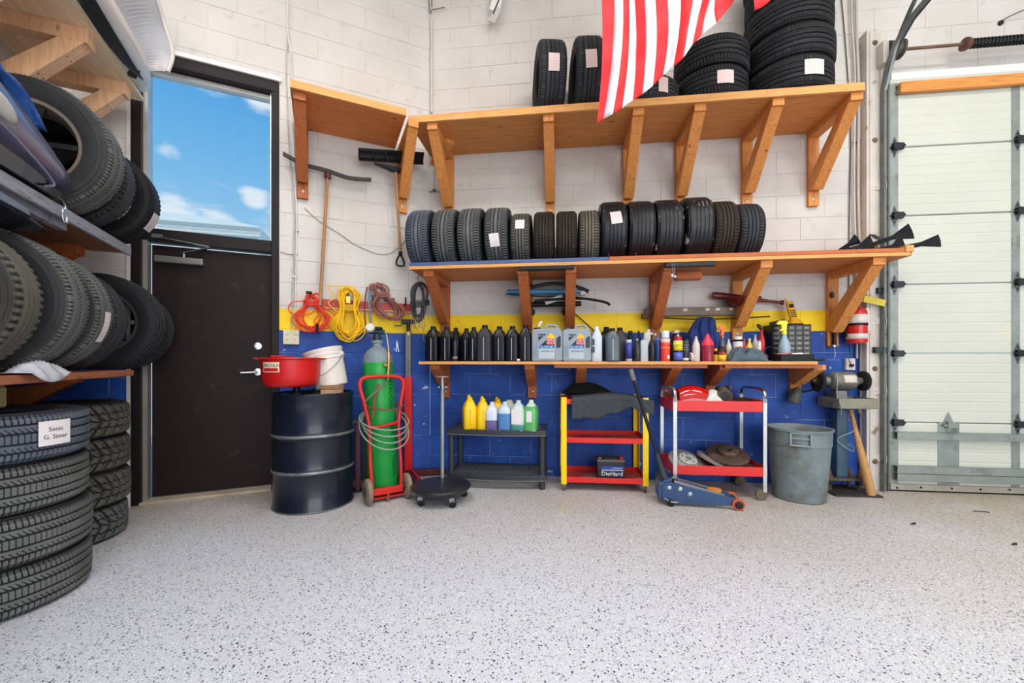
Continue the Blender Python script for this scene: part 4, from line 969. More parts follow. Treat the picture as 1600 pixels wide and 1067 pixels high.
# hanging padlock and chrome tool on the right-hand bracket
kx = MW.S(1300, .05)
o = fthing(MW, 'padlock', 'small dark padlock hooked on the upper part of the right-hand bracket', 'padlock', kx, .04, MW.Z(1300, 466, .05))
MB().box((0, -.012, .03), (.03, .016, .05)).build('body', BLACKM, o, bevel=.006); MB().tube(cr([(-.01, -.012, .05), (-.01, -.012, .08), (0, -.012, .09), (.01, -.012, .08), (.01, -.012, .05)], 4), .003, 6).build('shackle', STEEL, o, smooth=True)
o = fthing(MW, 'hanging_gauge', 'black and chrome hand tool hanging on the foot of the right-hand bracket', 'tool', MW.S(1302, .05), .042, MW.Z(1302, 545, .05))
MB().turn((0, -.02, .03), (0, -.02, .17), [(.016, 0), (.018, .03), (.014, .06), (.018, .09), (.012, .14)], 12).build('grip', BLACKP, o, smooth=True); MB().sphere((0, -.02, .025), .022, 12, 8, (1, .8, 1)).build('ball', CHROME, o, smooth=True)
MB().tube(cr([(0, -.02, .01), (.01, -.02, -.05), (.0, -.02, -.08), (.012, -.02, -.09)], 4), .0018, 5).build('ring', STEEL, o)

# ---- black steel straps lying at the right end of the middle shelf
BLK = mat('black_gloss_steel', (26, 28, 32), rough=.3, metal=.4, var=.2, rgb2=(120, 124, 130), thr=.64, s2=12)
def strap(pa, pb, d0, d1, w0, w1, label, fold=.35, m=BLK):
    """pa, pb: photo positions of root and flared tip; d0, d1: distance from the wall"""
    A = Vector((MW.S(pa[0], d0), -d0, MW.Z(pa[0], pa[1], d0))); B = Vector((MW.S(pb[0], d1), -d1, MW.Z(pb[0], pb[1], d1)))
    t = fthing(MW, 'steel_strap', label, 'strap', A.x, -A.y, A.z, 'black steel straps on the middle shelf'); D = B-A; L_ = D.length; D.normalize()
    side = Vector((0, 1, 0)).cross(D).normalized(); th_ = D.cross(side).normalized()
    rings = []
    for q in (0, .3, .6, .72, 1.0):
        w = w0 if q < .65 else w0+(w1-w0)*(q-.6)/.4
        c_ = D*(L_*q)+side*(fold*.0)
        rings.append([tuple(c_+side*(a*w/2)+th_*b_) for a, b_ in ((-1, -.002), (0, -.002-.006*q), (1, -.002), (1, .003), (0, .003-.006*q), (-1, .003))])
    MB().loft(rings).build('plate', m, t)
    return t
strap((1306, 396), (1340, 373), .38, .30, .035, .09, 'black steel strap lying leftmost on the shelf end, short flared tip')
strap((1311, 394), (1363, 380), .52, .46, .03, .14, 'black steel strap with a round hole, second from the left')
strap((1352, 386), (1424, 361), .45, .35, .035, .13, 'black steel strap raised highest, pointing right with a small hole')
strap((1376, 375), (1366, 368), .40, .30, .09, .08, 'short folded black steel strap end standing up in the heap')
strap((1370, 392), (1412, 382), .56, .52, .04, .17, 'broad grey-worn flared steel strap over the shelf edge')
strap((1395, 390), (1468, 376), .50, .40, .035, .10, 'rightmost black steel strap, jutting past the end of the shelf')

# ---- under the middle shelf: blue tubing, wipers, tubes hung between the brackets
o = fthing(MW, 'blue_tube', 'light blue plastic tube resting behind the two close brackets', 'tube', MW.S(793, .12), 0, MW.Z(793, 456, .12))
MB().turn((0, -.12, 0), (MW.S(905, .12)-MW.S(793, .12), -.12, -.01), [(.024, 0), (.024, .4), (.022, .7)], 14).build('tube', mat('blue_plastic', (64, 140, 190), rough=.35), o, smooth=True)
pipe('black_rod', 'thin black rod with grey tip under the blue tube', 'rod', MW, [(790, 459.5, .15), (840, 463, .15), (900, 464, .15), (950, 474, .15)], .005, BLACKM)
pipe('wiper_blade', 'long black curved wiper blade pointing right under the middle shelf', 'wiper', MW, [(835, 470, .19), (900, 466, .19), (930, 469, .19), (948, 473, .19), (953, 477, .19)], .012, BLACKP)
o = fthing(MW, 'rubber_tube', 'thick black rubber tube resting between the brackets under the wipers', 'tube', MW.S(813, .13), 0, MW.Z(813, 476, .13))
MB().cyl((0, -.13, 0), (MW.S(908, .13)-MW.S(813, .13), -.13, 0), .024, n=14).build('tube', BLACKP, o, smooth=True)
o = fthing(MW, 'aluminium_angle', 'short silver aluminium strip lying askew between the two close brackets', 'strip', MW.S(852, .17), 0, MW.Z(852, 473, .17))
MB().beam((0, -.185, 0), (.16, -.185, .05), .045, .004, up=(0, 1, 0)).build('strip', mat('dull_alu', (140, 142, 142), rough=.35, metal=.7), o)
pipe('dark_bar', 'dark flat bar above the blue tube tucked under the middle shelf', 'bar', MW, [(828, 449, .15), (860, 443, .15), (895, 446, .15), (920, 455, .15)], .016, mat('dark_grey_plastic', (36, 36, 44), rough=.6))
o = fthing(MW, 'wire_plug', 'small cream connector plug beside the right close bracket', 'plug', MW.S(912, .13), 0, MW.Z(912, 458, .13))
MB().b2(-.03, .02, -.15, -.11, -.018, .016).build('body', mat('cream_plug', (206, 196, 184), rough=.5), o, bevel=.004); MB().tube(cr([(-.03, -.13, .02), (-.08, -.13, .035), (.0, -.13, .03), (.04, -.13, -.005)], 4), .004, 6).build('lead', mat('brown_lead', (80, 50, 46)), o)
pipe('cable_pair', 'two black cables slanting over the yellow band behind the grey canisters', 'cable', MW, [(893, 486, .03), (910, 500, .03), (932, 520, .03)], .005, BLACKP)
for px, lb in ((830, 'round blue-black cap hanging under the left close bracket'), (884, 'round black cap hanging under the right close bracket')):
    o = fthing(MW, 'round_container', lb, 'container', MW.S(px, .1), 0, MW.Z(px, 487, .1)); MB().turn((0, -.05, 0), (0, -.12, 0), [(.03, 0), (.036, .01), (.036, .06), (.028, .07)], 16).build('cap', mat('navy_plastic', (24, 32, 56), rough=.5) if px == 830 else BLACKP, o, smooth=True)
# level bar, bat and bowl between the right brackets
o = fthing(MW, 'level_bar', 'long grey-brown metal straightedge on nails over the yellow band', 'straightedge', MW.S(1008, .08), 0, MW.Z(1008, 489, .08))
Lb = MW.S(1165, .08)-MW.S(1008, .08)
MB().b2(0, Lb, -.10, -.06, -.03, .045).build('bar', mat('worn_bar', (104, 90, 80), rough=.5, metal=.4, var=.3, rgb2=(150, 140, 130), thr=.6, s2=12), o, bevel=.003)
mb = MB()
for q in (.38, .60, .70, .83): mb.b2(Lb*q, Lb*q+.035, -.102, -.1005, .012, .032)
mb.build('vials', mat('vial_cream', (214, 200, 160), rough=.4), o)
MB().b2(-.03, .06, -.11, -.05, -.05, -.01).build('end_block', mat('rust_brown', (92, 56, 44), rough=.7), o)
pipe('black_rod', 'thin black rod sticking out right of the straightedge', 'rod', MW, [(1030, 496, .12), (1100, 499, .12), (1203, 494.5, .12)], .006, BLACKM)
BATR = mat('dark_red_bat', (104, 34, 30), rough=.35, var=.2)
A = Vector((MW.S(1112, .07), -.07, MW.Z(1112, 461, .07))); B = Vector((MW.S(1224, .07), -.07, MW.Z(1224, 473, .07)))
o = fthing(MW, 'baseball_bat', 'dark red wooden bat lying across two nails under the middle shelf', 'bat', A.x, .07, A.z)
L_ = (B-A).length
MB().turn((0, 0, 0), B-A, [(.012, 0), (.030, .008), (.033, .04), (.032, L_*.35), (.022, L_*.6), (.013, L_*.8), (.013, L_-.03), (.024, L_-.015), (.022, L_)], 16).build('bat_body', BATR, o, smooth=True)
o = fthing(MW, 'red_bowl', 'dark red round bowl hung behind the slanting bracket brace', 'bowl', MW.S(1160, .16), .16, MW.Z(1160, 470, .16))
o.scale = (1.15, 1.15, 1.15)
MB().lathe([(.003, -.045), (.05, -.042), (.10, -.02), (.128, .02), (.124, .022), (.095, -.012), (.003, -.036)], 32, cap=False).build('bowl', mat('bowl_red', (96, 26, 24), rough=.35, var=.2), o, smooth=True)
# ================================================================= LOWEST SHELF: JUGS, CANS, BOTTLES
SHG = 'containers on the lowest wall shelf'
JUG = mat('black_jug_plastic', (10, 11, 20), rough=.3, var=.1, spec=.35); JUGD = mat('dusty_jug_plastic', (36, 38, 44), rough=.5, var=.2)
STRIP = mat('clear_sight_strip', (150, 166, 180), rough=.2, var=.1)
def oil_jug(px, d, ty, label, m=JUG, wpx=22, grp=None, strip=True, cap=BLACKP):
    Y = MW.Y(px, d); w = wpx*Y/F; h = MW.Z(px, ty, d)-ZS; dd = w*1.5
    t = fthing(MW, 'oil_jug', label, 'jug', MW.S(px, d), d, ZS+.0005, grp)
    hb = h*.72
    rs = [ring(w*.92, dd*.92, .015, 0), ring(w, dd, .02, .008), ring(w, dd, .02, hb*.93), ring(w*.94, dd*.96, .02, hb), ring(w*.62, dd*.8, .015, h*.86, 0, .01), ring(w*.40, dd*.4, .012, h*.90, 0, -dd*.12)]
    b_ = MB().loft(rs).build('body', m, t, smooth=True, sharp=.6)
    MB().tube(cr([(0, dd*.02, h*.84), (0, dd*.18, h*.93), (0, dd*.34, h*.86), (0, dd*.42, h*.66)], 4), w*.12, 8).build('handle', m, t, smooth=True)
    MB().lathe([(w*.21, 0), (w*.21, h*.085), (w*.18, h*.10)], 16, Matrix.Translation((0, -dd*.12, h*.895))).build('cap', cap, t, smooth=True)
    if strip:
        MB().b2(-.0032, .0032, -dd/2-.0015, -dd/2+.002, .012, hb*.9).build('sight_strip', STRIP, t)
        MB().tube(cr([(-w*.3, -dd*.47, hb*.88), (-w*.12, -dd*.485, hb*.99), (w*.0, -dd*.40, h*.80), (w*.12, -dd*.485, hb*.99), (w*.3, -dd*.47, hb*.88)], 5), .0022, 5).build('moulded_edge', m, t, smooth=True)
    return t
jg = 'black oil jugs at the left of the lowest shelf'
for px, d, ty, lb, m_, w_ in (
  (678, .30, 510, 'leftmost black oil jug on the lowest shelf', JUG, 20), (699, .31, 510, 'black oil jug second from the left end of the lowest shelf', JUG, 18),
  (713, .12, 512, 'black oil jug standing at the back behind the slim dark can', JUG, 15),
  (729.5, .20, 513, 'black oil jug set back, left of the dusty front one', JUG, 15), (741, .31, 511, 'black oil jug partly covered by the dusty front one', JUG, 16),
  (758.5, .36, 508, 'dusty grey-black oil jug standing foremost among the black ones', JUGD, 22), (781, .30, 510, 'black oil jug just right of the dusty foremost one', JUG, 20),
  (801, .31, 509.5, 'black oil jug two left of the first grey canister', JUG, 20), (821.5, .31, 508, 'black oil jug beside the first grey canister', JUG, 20)):
    oil_jug(px, d, ty, lb, m_, w_, jg)
def can(px, wpx, ty, d, body, capm, label, cat='can', name='spray_can', cap=.14, bands=(), z0=0, dome=True, grp=None, cone=False, n=22, zb=None):
    Y = MW.Y(px, d); r = wpx*Y/F/2; base = ZS if zb is None else zb; h = MW.Z(px, ty, d)-base
    t = fthing(MW, name, label, cat, MW.S(px, d), d, base+.0005, grp); hb = h*(1-cap)
    if cone: pr = [(r*.9, 0), (r, .006), (r, hb*.62), (r*.86, hb*.72), (r*.32, hb*.95), (r*.3, hb)]
    elif dome: pr = [(r*.93, 0), (r, .004), (r, hb*.93), (r*.9, hb*.97), (r*.62, hb)]
    else: pr = [(r*.93, 0), (r, .004), (r, hb-.004), (r*.95, hb)]
    MB().lathe(pr, n).build('body', body, t, smooth=True)
    if cap > 0:
        rc = r*(.86 if not cone else .34); MB().lathe([(rc, 0), (rc, (h-hb)*.9), (rc*.85, h-hb)], n, Matrix.Translation((0, 0, hb+.0003))).build('cap', capm, t, smooth=True)
    for a, b_, m_ in bands: MB().lathe([(r+.0006, h*a), (r+.0006, h*b_)], n, cap=False).build('label_band', m_, t, smooth=True, thick=.0005)
    return t, r, h
C_ = lambda nm, rgb, r=.35, **k: mat(nm, rgb, rough=r, **k)
can(711, 7.5, 527, .40, C_('dark_can', (34, 36, 44)), BLACKP, 'slim dark spray can in front of the left oil jugs', bands=((.1, .2, C_('grey_label', (130, 130, 135))),))
cr_pl = fthing(MW, 'crumpled_foil', 'tiny crumpled white scrap on the shelf edge below the black jugs', 'scrap', MW.S(810, .43), .43, ZS+.001)
MB().sphere((0, 0, .012), .014, 8, 5, (1.1, .8, .8)).build('scrap', WHITEP, cr_pl)
# grey 5 litre canisters
GCAN = mat('silver_canister', (142, 153, 164), rough=.35, var=.05, metal=.1); NAVY = C_('label_navy', (28, 34, 66)); LYEL = C_('label_yellow', (244, 190, 30)); LRED = C_('label_red', (206, 36, 44)); LBLU = C_('label_blue', (30, 110, 180)); LWH = C_('label_white', (226, 230, 234)); DKG = C_('dark_recess', (40, 46, 50))
def canister(px, d, ty, wpx, label, pour):
    Y = MW.Y(px, d); w = wpx*Y/F; h = MW.Z(px, ty, d)-ZS; dd = .12
    t = fthing(MW, 'oil_canister', label, 'canister', MW.S(px, d), d, ZS+.0005, 'silver oil canisters on the lowest shelf')
    hs = h*.885
    body = MB().prism([(-w/2+.01, 0), (w/2-.01, 0), (w/2, .012), (w/2, hs*.86), (w*.40, hs), (w*.06, hs), (-w*.47, hs*.97), (-w/2, hs*.90), (-w/2, .012)], -dd/2, dd/2).build('body', GCAN, t, bevel=.01, seg=2)
    # handle arch with an opening over the right side
    hp = MB(); P0 = [(-w*.10, hs-.005), (-w*.06, h*.97), (-w*.02, h), (w*.27, h), (w*.36, h*.96), (w*.45, hs*.95)]
    inn = [(w*.0, hs-.005), (w*.01, h*.94), (w*.03, h*.95), (w*.24, h*.95), (w*.28, h*.935), (w*.30, hs)]
    n_ = len(P0); v = []
    for y in (-.028, .028):
        v += [(x, y, z) for x, z in P0]+[(x, y, z) for x, z in inn]
    f = []
    for i in range(n_-1):
        f += [(i, i+1, n_+i+1, n_+i), (2*n_+i+1, 2*n_+i, 3*n_+i, 3*n_+i+1), (i+1, i, 2*n_+i, 2*n_+i+1), (n_+i, n_+i+1, 3*n_+i+1, 3*n_+i)]
    hp.add(v, f).build('handle', GCAN, t, bevel=.002)
    MB().lathe([(w*.115, 0), (w*.115, h*.055), (w*.10, h*.06)], 18, Matrix.Translation((-w*.33, 0, hs*.965))).build('cap', NAVY if pour else C_('slate_cap', (92, 108, 120)), t, smooth=True)
    if pour: mb = MB(); mb.cyl((-w*.28, 0, hs+.02), (-w*.24, 0, h+.02), .009, n=10); mb.sphere((-w*.2, 0, h+.018), .013, 10, 6); mb.build('pour_spout', LWH, t, smooth=True)
    yl = -dd/2-.0008
    def lab(nm, poly, m_, k_=0): MB().prism(poly, yl-.0004*k_-.0004, yl+.0012).build(nm, m_, t)
    lab('lower_label', [(-w*.27, .025), (w*.24, .025), (w*.24, h*.36), (-w*.27, h*.36)], C_('label_pale', (176, 186, 192)))
    lab('dark_corner', [(-w*.28, h*.55), (-w*.28, h*.73), (-w*.02, h*.73)], NAVY)
    lab('dark_triangle', [(-w*.25, h*.40), (w*.24, h*.40), (w*.24, h*.64), (w*.02, h*.60)], NAVY, 1)
    lab('blue_band', [(-w*.27, h*.345), (w*.24, h*.345), (w*.24, h*.425), (-w*.23, h*.425)], LBLU, 2)
    lab('yellow_roof', [(-w*.02, h*.60), (w*.24, h*.60), (w*.24, h*.68), (w*.14, h*.745), (w*.09, h*.745)], LYEL, 3)
    lab('logo_patch', [(w*.0, h*.44), (w*.24, h*.44), (w*.24, h*.61), (w*.0, h*.61)], LRED, 3)
    lab('grip_recess', [(w*.30, h*.36), (w*.42, h*.36), (w*.45, h*.40), (w*.45, h*.66), (w*.40, h*.68), (w*.30, h*.60)], DKG, 1)
    for body_, s_, z_, m_, x_, k_ in (('LIQUI', .026, .565, LWH, .12, 4), ('MOLY', .027, .485, LWH, .12, 4), ('LL 5W-30', .025, .385, LWH, -.01, 3), ('MOTOR OIL', .019, .27, NAVY, .02, 1), ('HC 7', .02, .68, LWH, -.19, 1)):
        text('lettering', body_, s_, m_, t, (w*x_, yl-.0006*k_-.0012, h*z_), ext=.0004)
    for i in range(7): MB().b2(-w*.49, -w*.32, yl-.002, yl+.003, h*(.11+.048*i), h*(.125+.048*i)).build('moulded_rib', C_('rib_grey', (120, 132, 146)), t)
    return t
canister(855, .36, 507, 47, 'left silver oil canister with a pour spout, beside the black jugs', True)
canister(901, .36, 507.5, 44, 'right silver oil canister, between the left one and the side-on white jug', False)
t = oil_jug(932, .36, 510.5, 'white-grey jug seen side-on, right of the two silver canisters', C_('white_silver_jug', (200, 208, 216)), 16, None, strip=False, cap=C_('whitecap', (230, 232, 234)))
Y = MW.Y(932, .36); 
for z_, hh in ((.26, .02), (.165, .05), (.10, .05)): MB().b2(-.042, -.022, -.075, -.0685, z_-hh/2, z_+hh/2).build('dark_print', DKG, t)
SMOKE = C_('smoked_translucent_jug', (70, 82, 92), .3, var=.2)
oil_jug(956, .38, 513, 'translucent grey jug of dark used oil, left of the small bottles', SMOKE, 21, None, strip=True, cap=BLACKP)
oil_jug(947, .16, 511, 'black jug at the back between the white side-on jug and the used oil jug', JUG, 20, None, strip=False)
oil_jug(968, .22, 512, 'dark jug behind the used oil jug with its loop handle up', JUGD, 20, None, strip=False)
can(976, 9, 525, .27, C_('white_bottle', (196, 204, 200), .4), C_('grey_cap', (170, 176, 174)), 'pale bottle with white cap behind the blue-label bottle', cat='bottle', name='bottle', cone=True, cap=.12)
can(982.5, 10.5, 531, .38, C_('clear_bottle', (168, 180, 190), .2), C_('pale_cap', (200, 206, 214)), 'squat clear bottle with a violet-blue label', cat='bottle', name='bottle', bands=((.12, .86, C_('violet_blue', (54, 62, 150))),), cap=.08)
can(985, 7.5, 517, .24, BLACKP, BLACKP, 'black-capped dark bottle at the back above the violet-blue label', cat='bottle', name='bottle', cap=.12)
can(995.5, 10, 529, .38, C_('brown_glass', (52, 48, 44), .2, rgb2=(110, 100, 86), thr=.6), C_('clear_neck', (150, 146, 136)), 'small brown bottle with a clear shoulder next to the grey metal can', cat='bottle', name='bottle', cone=True, cap=.1)
can(998, 9, 517, .2, BLACKP, BLACKP, 'round black bottle top poking up behind the small brown bottle', cat='bottle', name='bottle', cap=.1, cone=True)
def flatcan(px, wpx, ty, d, m_, label, capm=None, name='metal_can', cat='can'):
    Y = MW.Y(px, d); w = wpx*Y/F; h = MW.Z(px, ty, d)-ZS
    t = fthing(MW, name, label, cat, MW.S(px, d), d, ZS+.0005); hb = h*(.9 if capm else 1)
    MB().loft([ring(w, w*.6, .008, 0), ring(w, w*.6, .008, hb*.92), ring(w*.9, w*.5, .008, hb)]).build('body', m_, t, smooth=True)
    if capm: MB().cyl((0, 0, hb), (0, 0, h), w*.2, n=14).build('cap', capm, t, smooth=True)
    return t, w, h
flatcan(1006.5, 12, 528, .36, C_('light_grey_can', (172, 180, 188), .4), 'light grey rectangular can between the brown and the black bottle', C_('lid', (150, 155, 160)))
can(1018.5, 11, 523, .38, C_('black_bottle', (24, 28, 30), .3), BLACKP, 'tall slim all-black bottle left of the blue can', cat='bottle', name='bottle', cone=True, cap=.1)
flatcan(1013, 14, 515, .22, C_('cream_jug', (222, 216, 202), .5), 'tall cream plastic bottle behind the slim black bottle', WHITEP, 'bottle', 'bottle')
can(1028, 9, 527, .34, C_('blue_can', (40, 70, 140), .4), C_('lightblue', (90, 120, 180)), 'blue spray can between the black bottle and the red can')
t, r, h = can(1039.5, 14, 517, .385, C_('coral_red', (226, 66, 56), .35), C_('white_cap', (206, 214, 226)), 'coral red spray can with a tall white cap', cap=.24, bands=((.60, .74, C_('cream_band', (232, 196, 180))), (.42, .46, C_('orange_band', (244, 140, 50)))))
MB().box((r*.45, -r*.93, h*.14), (.018, .002, .03), (0, 0, .45)).build('white_square', WHITEP, t)
can(1049, 7, 531, .25, C_('black_tin', (22, 22, 28)), BLACKP, 'black can squeezed between the coral can and the blue-yellow one')
t, r, h = can(1059.5, 13.5, 526, .385, C_('wd_body', (20, 28, 70), .3), C_('wd_red', (196, 34, 34)), 'yellow and blue spray can with a red cap and white nozzle', cap=.16, bands=((.44, .80, C_('wd_yellow', (238, 214, 40))), (.05, .36, C_('wd_blue', (84, 98, 190))), (.80, .83, LWH)))
MB().cyl((0, 0, h-.002), (0, 0, h+.018), .008, n=10).build('nozzle', WHITEP, t)
text('lettering', 'WD-40', .021, C_('wd_ink', (16, 24, 80)), t, (0, -r-.0016, h*.64), ext=.0004)
can(1071.5, 10, 529, .36, C_('grey_print_can', (58, 60, 66), .4, var=.3, scale=40), BLACKP, 'grey-black printed can left of the white cone-top bottle', cap=.05, bands=((.04, .15, LWH), (.5, .52, C_('greyp', (150, 150, 150))), (.6, .62, C_('greyp', (150, 150, 150))), (.7, .72, C_('greyp', (150, 150, 150)))))
can(1056, 12, 516, .15, C_('dark_back', (28, 40, 44)), C_('cream2', (214, 208, 190)), 'dark jug with a cream hooked handle at the back behind the yellow and blue can', cat='bottle', name='bottle', cap=.1)
can(1087.5, 11.5, 526, .38, C_('cone_white', (206, 190, 184), .4), C_('cone_tip', (220, 214, 210)), 'white bottle with a long tapering cone top', cat='bottle', name='bottle', cone=True, cap=.02)
o = fthing(MW, 'plastic_disc', 'white round disc leaning on edge left of the cone-top bottle', 'lid', MW.S(1079.5, .40), .40, ZS+.0005)
MB().turn((0, .0, .038), (.012, .0, .04), [(.036, 0), (.036, .008), (.03, .012)], 20).build('disc', WHITEP, o, smooth=True)
t, r, h = can(1105.5, 18.5, 540, .37, C_('red_fluid', (140, 28, 50), .25), C_('pink_cap', (222, 56, 80)), 'large bottle of red fluid with a pink conical cap', cat='bottle', name='bottle', dome=False, cap=.0)
hh_ = MW.Z(1105.5, 522, .37)-ZS; MB().lathe([(r, 0), (r*.95, (hh_-h)*.25), (r*.5, (hh_-h)*.62), (r*.22, (hh_-h)*.95), (r*.15, hh_-h)], 24, Matrix.Translation((0, 0, h+.0005))).build('cone_cap', C_('pink_cap', (222, 56, 80)), t, smooth=True)
t, r, h = can(1118.5, 6.5, 543, .36, C_('can_yel', (206, 170, 30), .4), C_('can_top', (40, 34, 30)), 'narrow yellow-black can tucked against the red fluid bottle', cap=.06, bands=((.5, .75, BLACKP),))
t, r, h = can(1128, 12.5, 541.5, .38, C_('flame_black', (40, 26, 22), .4, rgb2=(220, 70, 30), thr=.5, s2=20), C_('can_top', (40, 34, 30)), 'short can printed in yellow, red and black', cap=.05, bands=((.04, .42, C_('flame_yel', (222, 180, 30), rgb2=(40, 30, 20), thr=.55, s2=30)),))
def sprayer(px, d, ty, by_w, label, bm_, tm_, zb=None, scale=1, neck=None):
    Y = MW.Y(px, d); w = by_w*Y/F; base = ZS if zb is None else zb; h = MW.Z(px, ty, d)-base
    t = fthing(MW, 'spray_bottle', label, 'spray bottle', MW.S(px, d), d, base+.0005)
    r = w/2
    MB().lathe([(r*.9, 0), (r, .008), (r, h*.36), (r*.8, h*.46), (r*.45, h*.58), (r*.32, h*.64), (r*.32, h*.66)], 24).build('bottle', bm_, t, smooth=True)
    mb = MB(); mb.cyl((0, 0, h*.66), (0, 0, h*.76), r*.42, r*.36, n=16)
    mb.prism([(-r*.3, h*.76), (r*.3, h*.76), (r*.32, h*.88), (r*.62, h*.96), (r*.1, h), (-r*.9, h), (-r*1.35, h*.95), (-r*1.35, h*.90), (-r*.6, h*.90), (-r*.5, h*.80), (-r*.9, h*.76), (-r*.8, h*.73)], -.013, .013)
    mb.build('trigger_head', tm_, t, bevel=.003); return t, r, h
o = fthing(MW, 'organizer_cabinet', 'black small-parts drawer cabinet at the right of the lowest shelf', 'organizer', MW.S(1230, .12), .12, ZS+.0005)
wC = 57*MW.Y(1230, .18)/F; hC = MW.Z(1230, 507, .18)-ZS
MB().b2(-wC/2, wC/2, -.07, .09, 0, hC).build('cabinet', BLACKP, o, bevel=.003)
DRM = C_('drawer_smoke', (62, 66, 66), .3, var=.3, scale=12); LBP = C_('drawer_label', (150, 146, 130), .6, var=.3)
for r_ in range(7):
    for c_ in range(5):
        x0 = -wC/2+.008+c_*(wC-.016)/5; w_ = (wC-.016)/5-.006; z0 = .008+r_*(hC-.014)/7; hh = (hC-.014)/7-.006
        dr = MB().b2(x0, x0+w_, -.077, -.070, z0, z0+hh).build('drawer', DRM, o)
        MB().b2(x0+w_*.2, x0+w_*.8, -.0785, -.077, z0+hh*.3, z0+hh*.62).build('drawer_label', LBP, dr)
sprayer(1225.5, .27, 501, 17, 'clear blue-grey spray bottle with a yellow trigger head', C_('clear_bluegrey', (150, 176, 190), .2), C_('trigger_yellow', (240, 222, 50)))
sprayer(1129, .26, 510, 10, 'spray bottle with an orange and white head behind the printed can', C_('grey_bottle', (90, 96, 104)), C_('orange_head', (240, 104, 40)))
can(1138.5, 9, 530, .25, C_('cream_tube', (212, 204, 176), .4), C_('cream_tube', (212, 204, 176), .4), 'cream tube standing left of the orange-capped things', cat='bottle', name='bottle', cone=True, cap=.05)
t, r, h = can(1153, 14, 526, .25, C_('white_tub', (214, 214, 220), .4), C_('white_cap2', (224, 224, 230)), 'white jar with a black band behind the rag, orange knob before it', cat='jar', name='jar', cap=.12, bands=((.8, .88, BLACKP),))
o = fthing(MW, 'orange_knob', 'round orange plastic cap resting behind the grey-blue rag', 'cap', MW.S(1155, .33), .33, ZS)
MB().lathe([(.03, 0), (.035, .05), (.042, .07), (.042, .10), (.03, .12), (.01, .125)], 20).build('cap', C_('bright_orange', (244, 92, 40)), o, smooth=True)
can(1162.5, 7, 529, .2, C_('orange2', (226, 84, 50)), C_('orange2', (226, 84, 50)), 'thin orange bottle behind the orange cap', cat='bottle', name='bottle', cone=True, cap=.05)
can(1171, 10, 529, .30, C_('yellow_small', (236, 196, 60)), C_('cream_small', (230, 214, 150)), 'little yellow bottle with a cream neck behind the rag', cat='bottle', name='bottle', cone=True, cap=.1)
can(1180, 10, 523, .25, C_('greybottle2', (176, 172, 164)), C_('greybottle3', (160, 156, 150)), 'pale grey bottle left of the little red extinguisher', cat='bottle', name='bottle', cone=True, cap=.08)
can(1186, 6, 532, .33, C_('whitetube', (216, 214, 212)), C_('greybottle3', (160, 156, 150)), 'slim white tube in front of the little red extinguisher', cat='bottle', name='bottle', cap=.05)
t, r, h = can(1190, 10, 514, .2, C_('ext_red', (190, 34, 34)), C_('ext_red', (190, 34, 34)), 'small red extinguisher bottle on the lowest shelf beside the drawer cabinet', cat='fire extinguisher', name='small_extinguisher', cone=True, cap=.05)
MB().beam((0, 0, h), (-.04, -.02, h+.035), .02, .02).build('valve', C_('valve_brown', (84, 66, 60)), t)
# cloths: draped bumpy grids with thickness
def cloth_heap(name, label, cat, px, d, z0, w, dp, h, m_, seed, zb=None):
    t = fthing(MW, name, label, cat, MW.S(px, d), d, z0)
    from mathutils import noise as NO
    rnd = random.Random(seed); ph = [(rnd.uniform(4, 13), rnd.uniform(0, 6), rnd.uniform(0, pi), rnd.uniform(.4, 1)) for _ in range(9)]
    def fn(u, v):
        x = (u-.5); y = (v-.5); rr = sqrt((2*x)**4+(2*y)**4)**.5
        e = max(0, 1-rr); s_ = 0
        for f_, p_, a_, am in ph: s_ += am*(1-abs(sin(f_*1.6*(x*cos(a_)+y*sin(a_)+.04*sin(9*y+7*x))+p_)))
        q_ = 1-abs(NO.noise(Vector((x*4.2+seed, y*4, 0))))*2.2; q2_ = 1-abs(NO.noise(Vector((x*10+3, y*9+seed, 1))))*2
        z = h*(min(1, e*2.6)**.6)*(.30+.45*max(0, q_)+.25*max(0, q2_))*(1-.3*x)
        return (x*w*(1+.05*sin(y*9)), y*dp, max(.003, z))
    MB().grid(fn, 44, 26).build('folds', m_, t, smooth=True, thick=.004, sharp=2.5); return t
cloth_heap('shop_rag', 'crumpled grey-blue shop rag on the lowest shelf', 'rag', 1168, .38, ZS+.001, 60*3.3/F, .12, .12, C_('rag_greyblue', (84, 98, 112), .9, var=.25), 5)
# jacket or cap hung on the wall
o = fthing(MW, 'navy_jacket', 'navy blue cloth draped over something at the back of the lowest shelf', 'cloth', MW.S(1098, .2), .2, ZS+.001)
hJ = MW.Z(1098, 496, .2)-ZS; wJ = 50*3.55/F
def fnj(u, v):
    x = (u-.5)*2; z = 1-v
    y = -.06*sqrt(max(0, 1-x*x))*(1.1-.3*z)-.012*sin(9*x+3*z)-.008*sin(21*x-2*z)
    top = (1-abs(x)**4*.25); w_ = .80+.2*min(1, v*2.2)
    return (x*wJ/2*w_+.01*sin(7*z), y, hJ*(top-(v**1.1)*(.80 if abs(x+.15) < .55 else 1.0-.1*abs(x))*(top)))
MB().grid(fnj, 36, 24).build('drape', C_('navy_cloth', (36, 52, 110), .9, var=.3, scale=10), o, smooth=True, thick=.006, sharp=2.5)
MB().lathe([(.05, 0), (.05, hJ*.82), (.03, hJ*.86)], 16, Matrix.Translation((0, .06, 0))).build('hidden_bottle', BLACKP, o)
